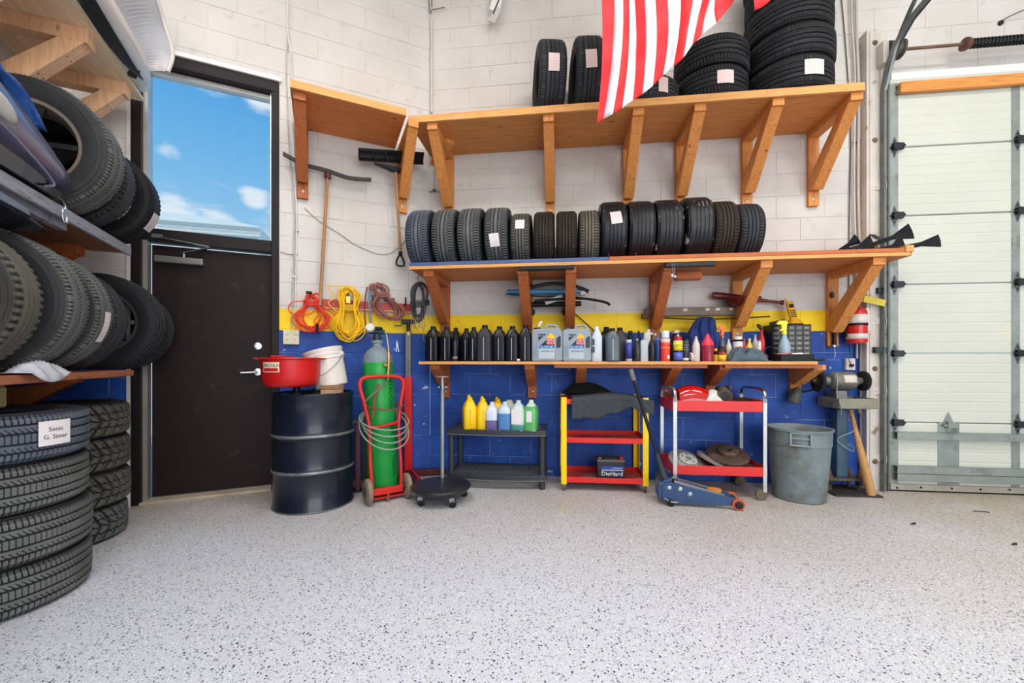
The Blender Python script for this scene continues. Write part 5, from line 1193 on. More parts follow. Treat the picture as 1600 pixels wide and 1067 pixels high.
# ear muffs, tray and its things, cordless phone, brush, screwdriver
o = fthing(MW, 'ear_muffs', 'dark ear muffs with a thin band beside the black tray', 'ear muffs', MW.S(1204, .28), .28, ZS)
MB().tube(cr([(-.045, 0, .03), (-.05, .01, .08), (0, .02, .125), (.05, .01, .08), (.045, 0, .03)], 6), .005, 8).build('band', BLACKP, o, smooth=True)
for sx in (-1, 1): MB().sphere((sx*.042, 0, .035), .033, 14, 8, (.6, 1, 1)).build('cup', C_('maroon_cup', (74, 44, 42), .5), o, smooth=True)
o = fthing(MW, 'black_tray', 'shallow black plastic tray at the right end of the lowest shelf', 'tray', MW.S(1238.5, .37), .37, ZS+.0005)
wT = 50*3.33/F; mb = MB(); hT = .058
mb.loft([ring(wT*.94, .13, .01, 0), ring(wT, .14, .012, hT), ring(wT-.008, .132, .01, hT), ring(wT*.94-.008, .122, .01, .004)], cap=False); mb.add([(p[0], p[1], .002) for p in rrect(wT*.94, .13, .01)], [tuple(range(16))]); mb.build('tray', BLACKP, o)
for i, (x, rr, ln, m_, nm, lb) in enumerate(((-.06, .016, .12, C_('pink_pl', (236, 110, 130)), 'pink_tube', 'pink plastic tube lying in the black tray'), (.045, .013, .05, C_('silver_sock', (190, 192, 196), .3, metal=.6), 'socket', 'left shiny socket lying in the black tray'), (.085, .014, .05, C_('silver_sock', (190, 192, 196), .3, metal=.6), 'socket', 'right shiny socket lying in the black tray'))):
    q = fthing(MW, nm, lb, 'tool', MW.S(1238.5, .37)+x, .37, ZS+hT-.008)
    MB().turn((-ln/2, 0, 0), (ln/2, 0, .004), [(rr*.8, 0), (rr, .004), (rr, ln-.01), (rr*.6, ln)], 14).build('body', m_, q, smooth=True)
q = fthing(MW, 'marker_pen', 'white marker with a red end lying across the black tray', 'pen', MW.S(1238.5, .37)+.0, .40, ZS+hT)
MB().cyl((-.02, 0, 0), (.06, 0, .004), .009, n=12).build('barrel', WHITEP, q, smooth=True); MB().cyl((-.04, 0, -.001), (-.02, 0, 0), .0095, n=12).build('red_cap', C_('red_end', (200, 50, 60)), q, smooth=True)
zc = ZS+hC
o = fthing(MW, 'cordless_phone', 'yellow and black cordless phone in its charger on the drawer cabinet', 'phone', MW.S(1241, .13), .13, zc+.001)
o.scale = (1.15, 1.15, 1.08)
MB().loft([ring(.105, .08, .03, 0), ring(.10, .075, .03, .02), ring(.06, .05, .02, .045)]).build('charger', C_('phone_yellow', (230, 170, 30)), o, smooth=True)
MB().loft([ring(.11, .085, .03, 0), ring(.11, .085, .03, .008)]).build('base_rim', BLACKP, o)
ph_ = MB().add([], []); M_ = Matrix.Translation((0, 0, .03)) @ Euler((radians(-10), radians(-8), 0)).to_matrix().to_4x4()
hs_ = MB().loft([ring(.052, .03, .012, 0), ring(.052, .032, .012, .15), ring(.04, .028, .012, .165)], M=M_).build('handset', C_('phone_yellow', (230, 170, 30)), o, smooth=True)
mb = MB(); mb.box((0, -.0165, .125), (.032, .003, .03)); 
for i in range(4):
    for j in range(3): mb.box((-.013+.013*j, -.0165, .035+.017*i), (.009, .003, .010))
mb.v = [tuple(M_ @ Vector(v)) for v in mb.v]; k_ = mb.build('keypad', BLACKP, hs_); k_['kind'] = 'stuff'
MB().cyl(M_ @ Vector((-.015, 0, .16)), M_ @ Vector((-.018, 0, .20)), .006, n=8).build('antenna', C_('phone_yellow', (230, 170, 30)), hs_)
o = fthing(MW, 'wire_brush', 'dark wire brush lying on the left of the drawer cabinet top', 'brush', MW.S(1214, .13), .13, zc+.001)
MB().box((0, 0, .03), (.12, .03, .014), (0, radians(-12), 0)).build('back', BLACKP, o, bevel=.004); MB().box((-.01, 0, .014), (.09, .024, .025), (0, radians(-6), 0)).build('bristles', C_('bristle', (60, 60, 62), .8, var=.4, scale=80), o)
o = fthing(MW, 'screwdriver', 'long screwdriver jutting off the right end of the lowest shelf', 'screwdriver', MW.S(1283, .40), .40, ZS+.013)
MB().turn((-.06, 0, 0), (.03, 0, 0), [(.008, 0), (.012, .01), (.011, .06), (.006, .09)], 12).build('handle', BLACKM, o, smooth=True); MB().cyl((.03, 0, 0), (.14, 0, -.002), .003, n=8).build('shank', STEEL, o, smooth=True)
# ================================================================= THINGS ON THE FLOOR
def G(px, py): Y = H*F/(py-HY); return Vector(((px-800)/F*Y, Y, 0))
def X_(px, Y): return (px-800)/F*Y
# drum
DRUM = mat('drum_blue_black', (22, 28, 42), rough=.28, var=.2, rgb2=(58, 60, 62), thr=.60, soft=.15, s2=6, coat=.2); DRB = mat('drum_rim_worn', (96, 100, 102), rough=.4, metal=.4, var=.3)
dc = Vector((-1.568, 3.246, 0))
dr = thing('steel_drum', 'black steel drum with two rolled hoops standing by the door', 'drum', dc, radians(20))
R = .287; pr = [(R*.99, 0), (R+.006, .003), (R+.006, .014), (R, .022)]
for zc_ in (.295, .56):
    pr += [(R, zc_-.035), (R+.004, zc_-.02), (R+.013, zc_), (R+.004, zc_+.02), (R, zc_+.035)]
pr += [(R, .845), (R+.006, .855), (R+.006, .872), (R-.004, .872), (R-.006, .858), (.0005, .856)]
MB().lathe(pr, 64, cap=False).build('shell', DRUM, dr, smooth=True, sharp=.8)
MB().lathe([(R+.0065, .001), (R+.0075, .006), (R+.0065, .012)], 64, cap=False).build('bottom_chime', DRB, dr, smooth=True, thick=.001)
for zc_ in (.295, .56): MB().lathe([(R+.0125, zc_-.011), (R+.0142, zc_), (R+.0125, zc_+.011)], 64, cap=False).build('hoop_wear', mat('hoop_highlight', (130, 134, 136), rough=.35, metal=.5, var=.4, scale=14), dr, smooth=True, thick=.0008)  # paler metal band laid over each rolled hoop
MB().lathe([(.04, .857), (.04, .872), (.03, .874)], 16, Matrix.Translation((.16, -.1, 0))).build('bung', DRB, dr, smooth=True)
zd = .857
# red drain pan
PANR = mat('pan_red', (204, 26, 26), rough=.35, var=.08, rgb2=(150, 22, 24), thr=.62)
pc = Vector((X_(455, 3.10), 3.10, 0)); 
pn = thing('drain_pan', 'round red oil drain pan with a LINCOLN label standing on the drum', 'drain pan', (pc.x, pc.y, zd+.001), radians(12))
z0 = H+(HY-606)/F*3.0-zd; z1 = H+(HY-560)/F*3.0-zd
MB().lathe([(.05, 0), (.05, z0*.3), (.024, z0*.4), (.024, z0+.006)], 20, Matrix.Translation((.03, .03, 0))).build('drain_neck', BLACKP, pn, smooth=True)
MB().lathe([(.002, z0+.012), (.12, z0+.002), (.165, z0+.008), (.188, z0+.03), (.198, z0+.08), (.202, z1-.012), (.214, z1-.006), (.214, z1+.004), (.196, z1+.006), (.190, z1-.01), (.18, z0+.04), (.002, z0+.02)], 56, cap=False).build('pan', PANR, pn, smooth=True)
mb = MB(); mb.box((-.215, 0, z1-.002), (.06, .09, .012)); mb.box((.215, 0, z1-.002), (.06, .09, .012)); mb.box((-.06, -.0, z1+.012), (.11, .2, .016)); mb.build('ears_and_lid', PANR, pn, bevel=.006)
# label wrapped on the side
rl = .2035; ac = radians(-105-12+3)
def fl(u, v): a = ac+(u-.5)*.135/rl; return (rl*cos(a), rl*sin(a), z1-.1+v*.072)
lb_ = MB().grid(fl, 8, 1).build('name_label', C_('cream_label', (232, 216, 186), .5), pn, thick=.0008)
def fl2(u, v): a = ac+(u-.5)*.118/(rl+.001); return ((rl+.001)*cos(a), (rl+.001)*sin(a), z1-.094+v*.024)
MB().grid(fl2, 8, 1).build('red_bar', LRED, lb_, thick=.0008)
text('lettering', 'LINCOLN', .034, C_('black_ink', (20, 20, 24)), lb_, ((rl+.001)*cos(ac), (rl+.001)*sin(ac), z1-.052), (pi/2, 0, ac+pi/2), ext=.0006, bend=rl)
# white bucket tipped on the drum
bc = Vector((X_(503, 3.25), 3.28, zd+.012)); Mb = Euler((radians(-8), radians(-17), 0)).to_matrix().to_4x4()
bk = thing('plastic_bucket', 'white plastic bucket leaning tilted on the drum behind the red pan', 'bucket', (bc.x+.045, bc.y+.05, bc.z+.035), 0, rot=(radians(0), radians(-15), 0))
bk.scale = (1.13, 1.13, 1.13)
WB = C_('bucket_white', (226, 220, 212), .4, var=.05)
MB().lathe([(.002, .004), (.105, 0), (.11, .006), (.125, .19), (.131, .195), (.131, .205), (.127, .21), (.133, .225), (.133, .235), (.129, .24), (.136, .262), (.136, .272), (.128, .272), (.108, .02), (.002, .012)], 44, cap=False).build('bucket_body', WB, bk, smooth=True, sharp=.6)
MB().tube(cr([(.134, .0, .215), (.12, -.09, .15), (.03, -.145, .09), (-.07, -.125, .11), (-.134, 0, .215)], 8), .0025, 6).build('bail', STEEL, bk, smooth=True)
for sx in (-1, 1): MB().cyl((sx*.128, 0, .215), (sx*.142, 0, .215), .014, n=12).build('bail_ear', WB, bk, smooth=True)
wbk = C_('block_wood', (176, 146, 112), .8, var=.2, stretch=(2, 2, 12))
for i, (dx, dy, dz, rz_, lb) in enumerate(((.165, -.03, .018, .2, 'lower wooden block on the drum beside the white bucket'), (.16, -.02, .0525, -.12, 'upper dark-edged wooden block on the drum'))):
    q = thing('wood_block', lb, 'block', (dc.x+dx, dc.y+dy-.02, zd+dz), rz_); MB().box((0, 0, 0), (.15, .09, .034)).build('block', wbk if not i else C_('block_wood2', (150, 118, 88), .8, var=.3), q, bevel=.003)
q = thing('black_bag', 'black plastic scrap lying on the drum under the white bucket', 'rag', (dc.x+.02, dc.y-.06, zd), 0)
rnd = random.Random(3)
MB().grid(lambda u, v: ((u-.5)*.16, (v-.5)*.12, .004+.03*max(0, sin(pi*u)*sin(pi*v))*(1+.5*sin(17*u+9*v))), 16, 12).build('folds', BLACKP, q, smooth=True, thick=.003)

# hand truck with the green cylinder
w1 = G(567, 793); w2 = G(629, 781); wm = (w1+w2)/2; ang = atan2((w2-w1).y, (w2-w1).x); half = (w2-w1).length/2
HT = mat('truck_red', (206, 34, 28), rough=.35, var=.1, rgb2=(150, 60, 44), thr=.64)
lean = radians(9)
ht = thing('hand_truck', 'red two-wheeled cylinder hand truck in front of the blue wall', 'hand truck', (wm.x+.03*sin(ang), wm.y+.06, 0), ang)
TY = mat('tan_tire', (132, 120, 102), rough=.8, var=.15)
for sx in (-1, 1):
    wh = MB().turn((sx*half-.022, .0, .10), (sx*half+.022, 0, .10), [(.045, 0), (.085, .0), (.098, .008), (.100, .022), (.098, .036), (.085, .044), (.045, .044)], 28).build('wheel', TY, ht, smooth=True)
    MB().turn((sx*half-.03, .0, .10), (sx*half+.03, 0, .10), [(.02, 0), (.05, .012), (.05, .048), (.02, .06)], 20).build('hub', C_('hub_dark', (70, 66, 60), .6), wh, smooth=True)
def tl(x, z, y0=0.0): return (x, y0+z*math.tan(lean), z)
mb = MB(); mb.cyl((-half+.02, 0, .10), (half-.02, 0, .10), .012, n=12)
for sx in (-1, 1):
    mb.tube([tl(sx*.115, .06), tl(sx*.122, .3), tl(sx*.118, .60)], .0145, 10)
loop = [tl(-.118, .60), tl(-.150, .78), tl(-.178, .90), tl(-.165, .965), tl(-.10, .985), tl(0, .988), tl(.10, .985), tl(.165, .965), tl(.178, .90), tl(.150, .78), tl(.118, .60)]
mb.tube(cr(loop, 6), .0155, 10); mb.tube(cr([tl(-.115, .585), (-.06, .585*math.tan(lean)-.02, .585), (.06, .585*math.tan(lean)-.02, .60), tl(.115, .61)], 5), .013, 10)
mb.build('tube_frame', HT, ht, smooth=True)
MB().box((0, .005, .085), (.235, .05, .045)).build('cross_plate', HT, ht, bevel=.004)
MB().box((0, .10, .035), (.27, .22, .012)).build('toe_plate', HT, ht, bevel=.002)
MB().cyl((0, -.01, .0), (0, -.01, .065), .016, .012, n=12).build('stub_foot', C_('rust_foot', (120, 74, 54), .8), ht)
MB().tube(cr([tl(-.03, .93), (-.07, .11, .80), (-.09, .10, .66)], 5), .010, 8).build('side_brace', C_('brace_rust', (140, 70, 50), .6), ht, smooth=True)
GC = mat('cylinder_green', (24, 150, 62), rough=.4, var=.12, rgb2=(92, 84, 62), thr=.66, soft=.08, s2=7); GSH = mat('cylinder_grey', (118, 134, 142), rough=.45, var=.1)
gc = thing('gas_cylinder', 'tall green gas cylinder with grey shoulder standing on the red truck', 'gas cylinder', (ht.location.x-sin(ang)*.165+.02, ht.location.y+cos(ang)*.165, .042), 0, rot=(-radians(9.0), 0, ang))
hc = 1.06; rc_ = .125
MB().lathe([(rc_-.01, 0), (rc_, .01), (rc_, hc-.0)], 36).build('cylinder_body', GC, gc, smooth=True, sharp=.8)
MB().lathe([(rc_+.0005, hc), (rc_, hc+.03), (rc_*.92, hc+.075), (rc_*.72, hc+.115), (rc_*.46, hc+.14), (.042, hc+.15), (.042, hc+.175), (.05, hc+.18), (.05, hc+.20), (.034, hc+.205)], 36).build('shoulder', GSH, gc, smooth=True, sharp=.8)
vm_ = C_('valve_teal', (44, 60, 64), .5, metal=.4)
mb = MB(); mb.cyl((0, 0, hc+.20), (0, 0, hc+.26), .035, n=12); mb.box((0, -.0, hc+.285), (.13, .04, .03)); mb.turn((0, 0, hc+.30), (0, 0, hc+.325), [(.05, 0), (.055, .008), (.055, .018), (.03, .025)], 10); mb.build('valve', vm_, gc, bevel=.002)
MB().turn((-.06, -.03, hc+.305), (-.085, -.08, hc+.32), [(.006, 0), (.038, .004), (.04, .02), (.034, .03)], 20).build('regulator_gauge', C_('gauge_face', (196, 196, 190), .4), gc, smooth=True)
brass = C_('brass', (160, 132, 84), .35, metal=.7)
MB().tube(cr([(.07, -.05, hc+.25), (.065, -.10, hc+.10), (.05, -.135, hc-.02), (.035, -.15, hc-.12)], 5), .012, 8, rf=lambda q: .008+.008*(q > .35)).build('torch_tube', brass, gc, smooth=True)
MB().box((.03, -.132, hc-.03), (.055, .014, .03), (0, .2, 0)).build('torch_valve', brass, gc, bevel=.004)
MB().tube(cr([(.035, -.15, hc-.12), (0.02, -.17, hc-.17), (-.06, -.19, hc-.24), (-.14, -.19, hc-.30), (-.17, -.14, hc-.36), (-.13, -.13, hc-.44)], 6), .007, 8).build('torch_hose', C_('hose_grey', (110, 104, 96), .6), gc, smooth=True)
bk_ink = C_('stencil_black', (18, 44, 28), .5)
for body_, z_, s_ in (('NITROGEN', .80, .062), ('AIR', .50, .062), ('VASOL', .20, .062)):
    a_ = radians(-62); text('stencil', body_, s_*.9, bk_ink, gc, ((rc_+.0008)*cos(a_), (rc_+.0008)*sin(a_), z_), Euler((pi/2, 0, a_+pi/2)).to_matrix().to_4x4().__matmul__(Matrix.Rotation(-pi/2, 4, 'Z')).to_euler(), ext=.0005)
hs = thing('hose_coil', 'coil of pale green-grey hose hanging round the green cylinder and truck', 'hose', (ht.location.x, ht.location.y+.02, 0), ang)
pts = []; rnd = random.Random(11); NT = 4
for i in range(NT*24+1):
    a = 2*pi*i/24; q = i/24.0
    rx = .185+.012*sin(q*2.1); fr_ = (1-sin(a))/2
    pts.append((rx*cos(a), .11+.19*sin(a), .70-fr_*(.09+.055*q)+.004*q))
MB().tube(pts, .0062, 7).build('hose', C_('hose_green', (136, 152, 138), .5), hs, smooth=True)
hs2 = thing('rubber_hose', 'brown rubber hose loop around the green cylinder above the pale coil', 'hose', (ht.location.x, ht.location.y+.02, 0), ang)
MB().tube(cr([(.15*cos(a), .12+.17*sin(a), .74+.012*cos(2*a)) for a in [2*pi*i/14 for i in range(14)]], 4, closed=True), .0075, 7, closed=True).build('hose', C_('hose_brown', (120, 70, 54), .6), hs2, smooth=True)
# red floor stand with telescoping pole
p_ = G(640, 741); bs = thing('engine_stand', 'tall red post stand with a grey telescoping tube and black tee top', 'stand', (p_.x, 4.0, 0), radians(8))
bs.location = (X_(639.5, 3.98), 3.98-.03, 0)
SR = mat('stand_red', (204, 28, 26), rough=.35, var=.08)
MB().b2(-.036, .036, -.036, .036, .06, .965).build('post', SR, bs, bevel=.004)
MB().b2(-.027, .027, -.027, .027, .96, 1.375).build('inner_tube', C_('grey_tube', (104, 106, 106), .5, metal=.4, var=.2, rgb2=(160, 120, 60), thr=.66), bs, bevel=.003)
mb = MB(); mb.cyl((0, 0, 1.375), (0, 0, 1.50), .018, n=12); mb.b2(-.06, .06, -.02, .02, 1.475, 1.515); mb.build('tee_head', BLACKM, bs, bevel=.003)
MB().cyl((0, 0, 1.36), (0, 0, 1.40), .03, n=14).build('collar', C_('collar_brass', (190, 170, 120), .4, metal=.6), bs)
SD = mat('stand_base_dark', (82, 24, 26), rough=.5, var=.25)
mb = MB(); mb.beam((0, -.02, .05), (.16, -.55, .035), .05, .05); mb.beam((-.02, 0, .045), (.36, .03, .035), .07, .05); mb.beam((0, .0, .045), (-.16, -.3, .035), .05, .05); mb.build('base_legs', SD, bs, bevel=.004)
MB().beam((.03, -.05, .078), (.2, -.5, .062), .018, .012).build('leg_edge', SR, bs)
# dark red jack leaning behind the drum
q = thing('red_column', 'narrow dark red steel post standing behind the drum', 'post', (X_(558, 3.5), 3.52, 0), radians(20))
mb = MB(); mb.b2(-.02, .02, -.03, .03, .012, .60); mb.build('post', C_('dark_red_post', (88, 30, 34), .5), q, bevel=.003); mb = MB(); mb.b2(-.055, .075, -.05, .05, 0, .015); mb.build('foot', BLACKM, q); MB().b2(-.045, .03, -.035, .035, .585, .61).build('cap_plate', C_('jack_cap', (90, 70, 70), .5), q, bevel=.003)
MB().b2(.035, .09, -.03, .02, .012, .55).build('black_panel', BLACKM, q, bevel=.003)

# rolling drain pan on casters with a pole
od_c = Vector((X_(689, 3.27), 3.27, 0)); od = thing('rolling_dolly', 'round black pan on casters with a tall thin grey pole', 'dolly', od_c, .1)
DK_ = mat('dolly_black', (44, 46, 46), rough=.35, var=.3, rgb2=(120, 112, 102), thr=.60, soft=.12, s2=5, metal=.2)
MB().lathe([(.002, .075), (.17, .07), (.205, .082), (.232, .105), (.238, .122), (.232, .13), (.20, .136), (.10, .142), (.002, .145)], 48, cap=False).build('pan', DK_, od, smooth=True, sharp=1.0)
for a in (radians(215), radians(-62), radians(25), radians(125)):
    cx_, cy_ = .19*cos(a), .19*sin(a)
    cs_ = MB().beam((cx_, cy_, .075), (cx_+.012, cy_, .035), .02, .035).build('caster', STEEL, od); MB().turn((cx_+.012, cy_-.012, .027), (cx_+.012, cy_+.012, .027), [(.012, 0), (.027, .003), (.027, .021), (.012, .024)], 18).build('wheel', BLACKP, cs_, smooth=True)
PG = C_('pole_grey', (150, 158, 152), .45, metal=.4, var=.15)
hp_ = H+(HY-588)/F*3.45
MB().cyl((0, .16, .13), (0, .16, .90), .0155, n=14).build('outer_tube', PG, od, smooth=True); MB().cyl((0, .16, .90), (0, .16, hp_-.004), .011, n=12).build('inner_tube', C_('pole_light', (182, 190, 184), .4, metal=.4), od, smooth=True)
mb = MB(); mb.cyl((0, .16, .875), (0, .16, .915), .024, n=14); mb.cyl((-.035, .16, .895), (.04, .16, .895), .009, n=8); mb.build('clamp', STEEL, od, smooth=True)
MB().cyl((0, .16, hp_-.004), (0, .16, hp_), .055, n=20).build('top_plate', C_('pole_light', (182, 190, 184)), od)

# black plastic bench shelf
SHP = mat('grey_black_plastic', (50, 53, 58), rough=.45, var=.1)
sx0 = MW.S(697, .46); sx1 = MW.S(853, .46); wS = sx1-sx0; sm_ = (sx0+sx1)/2
ps = fthing(MW, 'plastic_shelf', 'low black plastic two-tier shelf holding antifreeze jugs', 'shelf', sm_, .25, 0)
def tier(z):
    mb = MB(); N_ = 12
    def edge(u): x = (u-.5)*wS; return x, -.19-.045*sin(pi*u)
    rings = []
    out = [edge(i/N_) for i in range(N_+1)]
    # rim: front curved bar, back and side bars
    v = []; 
    for (x, y) in out: v += [(x, y, z-.05), (x, y, z+.0), (x, y+.035, z+.0), (x, y+.035, z-.05)]
    f = []
    for i in range(N_):
        for j in range(4): f.append((i*4+j, i*4+(j+1) % 4, (i+1)*4+(j+1) % 4, (i+1)*4+j))
    mb.add(v, f)
    mb.b2(-wS/2, wS/2, .15, .19, z-.05, z); mb.b2(-wS/2, -wS/2+.05, -.19, .16, z-.05, z); mb.b2(wS/2-.05, wS/2, -.19, .16, z-.05, z)
    r_ = mb.build('tier_rim', SHP, ps, bevel=.004)
    MB().tube([(x, y-.002, z-.046) for x, y in out], .003, 5).build('rim_lip', C_('lip_grey', (120, 124, 128), .4), r_, smooth=True)
    g = MB(); nx = 26; ny = 8
    for i in range(nx+1):
        x = -wS/2+.05+(wS-.1)*i/nx; g.b2(x-.004, x+.004, -.17, .155, z-.016, z-.006)
    for j in range(ny+1):
        y = -.175+.33*j/ny; g.b2(-wS/2+.05, wS/2-.05, y-.004, y+.004, z-.016, z-.0065)
    g_ = g.build('grid_deck', C_('deck_grey', (76, 80, 84), .5), ps); g_['kind'] = 'stuff'
tier(.515); tier(.125)
for sx in (-1, 1):
    for sy in (-.165, .165):
        MB().cyl((sx*(wS/2-.035), sy, 0), (sx*(wS/2-.035), sy, .47), .026, n=16).build('leg', SHP, ps, smooth=True)
zt5 = .5155-.006
def apl(name, label, cat, px, d, z, grp=None, rz=0): return fthing(MW, name, label, cat, MW.S(px, d), d, z, grp, rz)
def jerry(px, d, ty, wpx, m_, label, grp, tilt, liq=None, lbl=None, capm=None, narrow=.55, hand=True, zb=zt5):
    Y = MW.Y(px, d); w = wpx*Y/F; h = MW.Z(px, ty, d)-zb; t = apl('fluid_jug', label, 'jug', px, d, zb+.001, grp, tilt)
    dd = w*1.25; hb = h*.66
    rs = [ring(w*.9, dd*.9, .02, 0), ring(w, dd, .03, .012), ring(w*.97, dd*.97, .03, hb*.5), ring(w, dd, .03, hb), ring(w*.86, dd*.85, .03, h*.76), ring(w*.5, dd*.5, .02, h*.88), ring(w*.38, w*.38, .015, h*.92)]
    b_ = MB().loft(rs).build('body', m_, t, smooth=True, sharp=.9)
    MB().cyl((0, 0, h*.92), (0, 0, h), w*.18, n=16).build('cap', capm or m_, t, smooth=True)
    if liq:
        frac, lm = liq; k_ = []
        for (z_, sc_) in ((.0, .9), (.012, 1.0), (hb*.5, .97), (hb, 1.0), (h*.76, .86)):
            if z_ < h*frac: k_.append(ring(w*sc_+.003, dd*sc_+.003, .03, max(z_, .002)))
        k_.append(ring(w*.985+.003, dd*.985+.003, .03, h*frac) if h*frac < hb else ring(w*.9+.003, dd*.9+.003, .03, h*frac))
        MB().loft(k_).build('liquid', lm, t, smooth=True, sharp=.9)
    if lbl: MB().b2(-w*.38+lbl[3], w*.38*lbl[2]+lbl[3], -dd/2-.004, -dd/2-.0012, h*lbl[0], h*lbl[1]).build('label', PAPER, t)
    return t, w, dd, h
YJ = C_('yellow_jug', (240, 196, 10), .35, var=.05)
def yellow_jug(px, d, ty, wpx, label, rz):
    Y = MW.Y(px, d); w = wpx*Y/F; h = MW.Z(px, ty, d)-zt5; t = apl('fluid_jug', label, 'jug', px, d, zt5+.001, 'yellow jugs on the plastic shelf', rz)
    dd = w*1.6
    rs = [ring(w*.92, dd*.92, .02, 0), ring(w, dd, .03, .012), ring(w, dd, .03, h*.55), ring(w*.95, dd*.9, .03, h*.66), ring(w*.62, dd*.55, .02, h*.82, 0, -dd*.08), ring(w*.42, w*.42, .015, h*.90, 0, -dd*.12)]
    MB().loft(rs).build('body', YJ, t, smooth=True, sharp=.9)
    MB().cyl((0, -dd*.12, h*.89), (0, -dd*.12, h*.97), w*.2, n=14).build('cap', YJ, t, smooth=True)
    MB().tube(cr([(0, -dd*.0, h*.86), (0, dd*.15, h*.98), (0, dd*.33, h*.93), (0, dd*.46, h*.72), (0, dd*.46, h*.5)], 5), w*.13, 8).build('handle', YJ, t, smooth=True)
    MB().b2(-w*.1, w*.04, -dd/2-.006, -dd/2+.01, h*.12, h*.62).build('front_ridge', YJ, t, bevel=.006)
yellow_jug(733.5, .36, 619, 21, 'leftmost yellow jug on the black plastic shelf', .35); yellow_jug(754, .36, 621, 20, 'second yellow jug, behind the purple-fluid bottle', .3); yellow_jug(777, .18, 622, 20, 'yellow jug at the back, above the blue-fluid bottle', .3)
CLR = C_('cloudy_bottle', (206, 214, 226), .3, var=.04); bg_ = 'fluid bottles at the front of the plastic shelf'
jerry(769, .40, 628, 19, CLR, 'cloudy bottle about one third full of purple fluid', bg_, 0, (.36, C_('purple_fluid', (112, 98, 150), .3)))
jerry(789, .40, 627.5, 20, C_('cloudy_blue', (190, 206, 224), .3), 'cloudy bottle more than half full of blue fluid', bg_, 0, (.60, C_('blue_fluid', (80, 132, 188), .3)))
jerry(810, .40, 625.5, 21, C_('cloudy_green', (196, 214, 214), .3), 'bottle with a tall white printed label and teal fluid low down', bg_, -.1, (.20, C_('teal_fluid', (72, 140, 136), .3)), (.24, .72, 1.0, 0))
jerry(830, .40, 625, 20, C_('green_top', (190, 216, 196), .3), 'bottle nearly full of bright green fluid at the right end', bg_, -.2, (.80, C_('green_fluid', (92, 178, 100), .3)), (.3, .66, .1, .02), C_('cap_pale', (214, 226, 210)))
o = apl('fluid_jug', 'pale jug half hidden behind the blue-fluid bottle', 'jug', 796, .20, zt5+.001); MB().loft([ring(.13, .13, .03, 0), ring(.14, .14, .03, .16), ring(.07, .07, .02, .225), ring(.05, .05, .01, .245)]).build('body', C_('pale_jug', (196, 196, 176), .4), o, smooth=True)

# yellow and red three-tier cart
cYf = 3.46; cl = Vector((X_(881, cYf+.02), cYf+.03, 0)); crr = Vector((X_(1010, cYf), cYf-.03, 0))
a_ = atan2((crr-cl).y, (crr-cl).x); wc = (crr-cl).length+.03; mid = (cl+crr)/2
yc_ = thing('tool_cart', 'yellow-posted cart with three red trays, holding a battery', 'cart', (mid.x+sin(-a_)*.2+.0, mid.y+.22, 0), -radians(6.84)*.8)
CY = mat('cart_yellow', (244, 204, 8), rough=.4, var=.06, rgb2=(110, 84, 30), thr=.70, soft=.04, s2=18); CRD = mat('cart_red', (214, 36, 30), rough=.35, var=.08); CRI = mat('cart_tray_inside', (190, 60, 54), rough=.5, var=.2, rgb2=(176, 130, 120), thr=.5, s2=4)
dp_ = .20; hT_ = .805
for sx in (-1, 1):
    for sy in (-1, 1):
        mb = MB(); x = sx*wc/2; y = sy*dp_
        mb.b2(min(x, x-sx*.045), max(x, x-sx*.045), y-.0015, y+.0015, .06, hT_); mb.b2(x-.0015, x+.0015, min(y, y-sy*.045), max(y, y-sy*.045), .06, hT_)
        mb.build('post', CY, yc_)
        cs_ = MB().beam((x-sx*.022, y-sy*.02, .065), (x-sx*.022, y-sy*.02, .03), .016, .03).build('caster', STEEL, yc_); MB().turn((x-sx*.022-.009, y-sy*.02, .03), (x-sx*.022+.009, y-sy*.02, .03), [(.01, 0), (.03, .002), (.03, .016), (.01, .018)], 18).build('wheel', C_('caster_olive', (92, 88, 62), .6), cs_, smooth=True)
def tray(par, w, d, z, hh, mo, mi, nm='tray'):
    mb = MB(); w2, d2 = w/2, d/2; e = .002
    for (a0_, a1_, b0, b1) in ((-w2, w2, -d2, -d2+e), (-w2, w2, d2-e, d2), (-w2, -w2+e, -d2, d2), (w2-e, w2, -d2, d2)): mb.b2(a0_, a1_, b0, b1, z, z+hh)
    t_ = mb.build(nm, mo, par, bevel=.0008); MB().b2(-w2+e, w2-e, -d2+e, d2-e, z+.002, z+.005).build('tray_floor', mi, t_); return t_
for z_ in (.075, .415, .745): tray(yc_, wc-.008, dp_*2-.008, z_, .045, CRD, CRI)
# battery
bt = thing('car_battery', 'black car battery with DieHard lettering on the cart bottom tray', 'battery', yc_.location+Vector((0.055, -.075, .0805)), yc_.rotation_euler.z)
BB = C_('battery_black', (30, 32, 40), .4); wB = .225
MB().box((0, 0, .08), (wB, .16, .16), taper=1.03).build('case', BB, bt, bevel=.004)
MB().box((0, 0, .172), (wB*1.05, .168, .022)).build('lid', C_('battery_lid', (84, 80, 76), .5), bt, bevel=.004)
MB().tube(cr([(-.05, -.03, .17), (-.055, -.03, .205), (-.03, -.03, .22), (.03, -.03, .22), (.055, -.03, .205), (.05, -.03, .17)], 5), .005, 8).build('handle', BLACKP, bt, smooth=True)
MB().cyl((.092, -.04, .18), (.092, -.04, .205), .014, n=12).build('red_terminal_cap', LRED, bt); MB().cyl((-.092, -.04, .18), (-.092, -.04, .2), .012, n=12).build('terminal', STEEL, bt)
MB().b2(-wB*.36, wB*.46, -.0835, -.0815, .098, .128).build('blue_panel', C_('bat_blue', (36, 62, 150), .4), bt); MB().b2(-wB*.36, wB*.46, -.0845, -.0825, .094, .098).build('white_rule', LWH, bt)
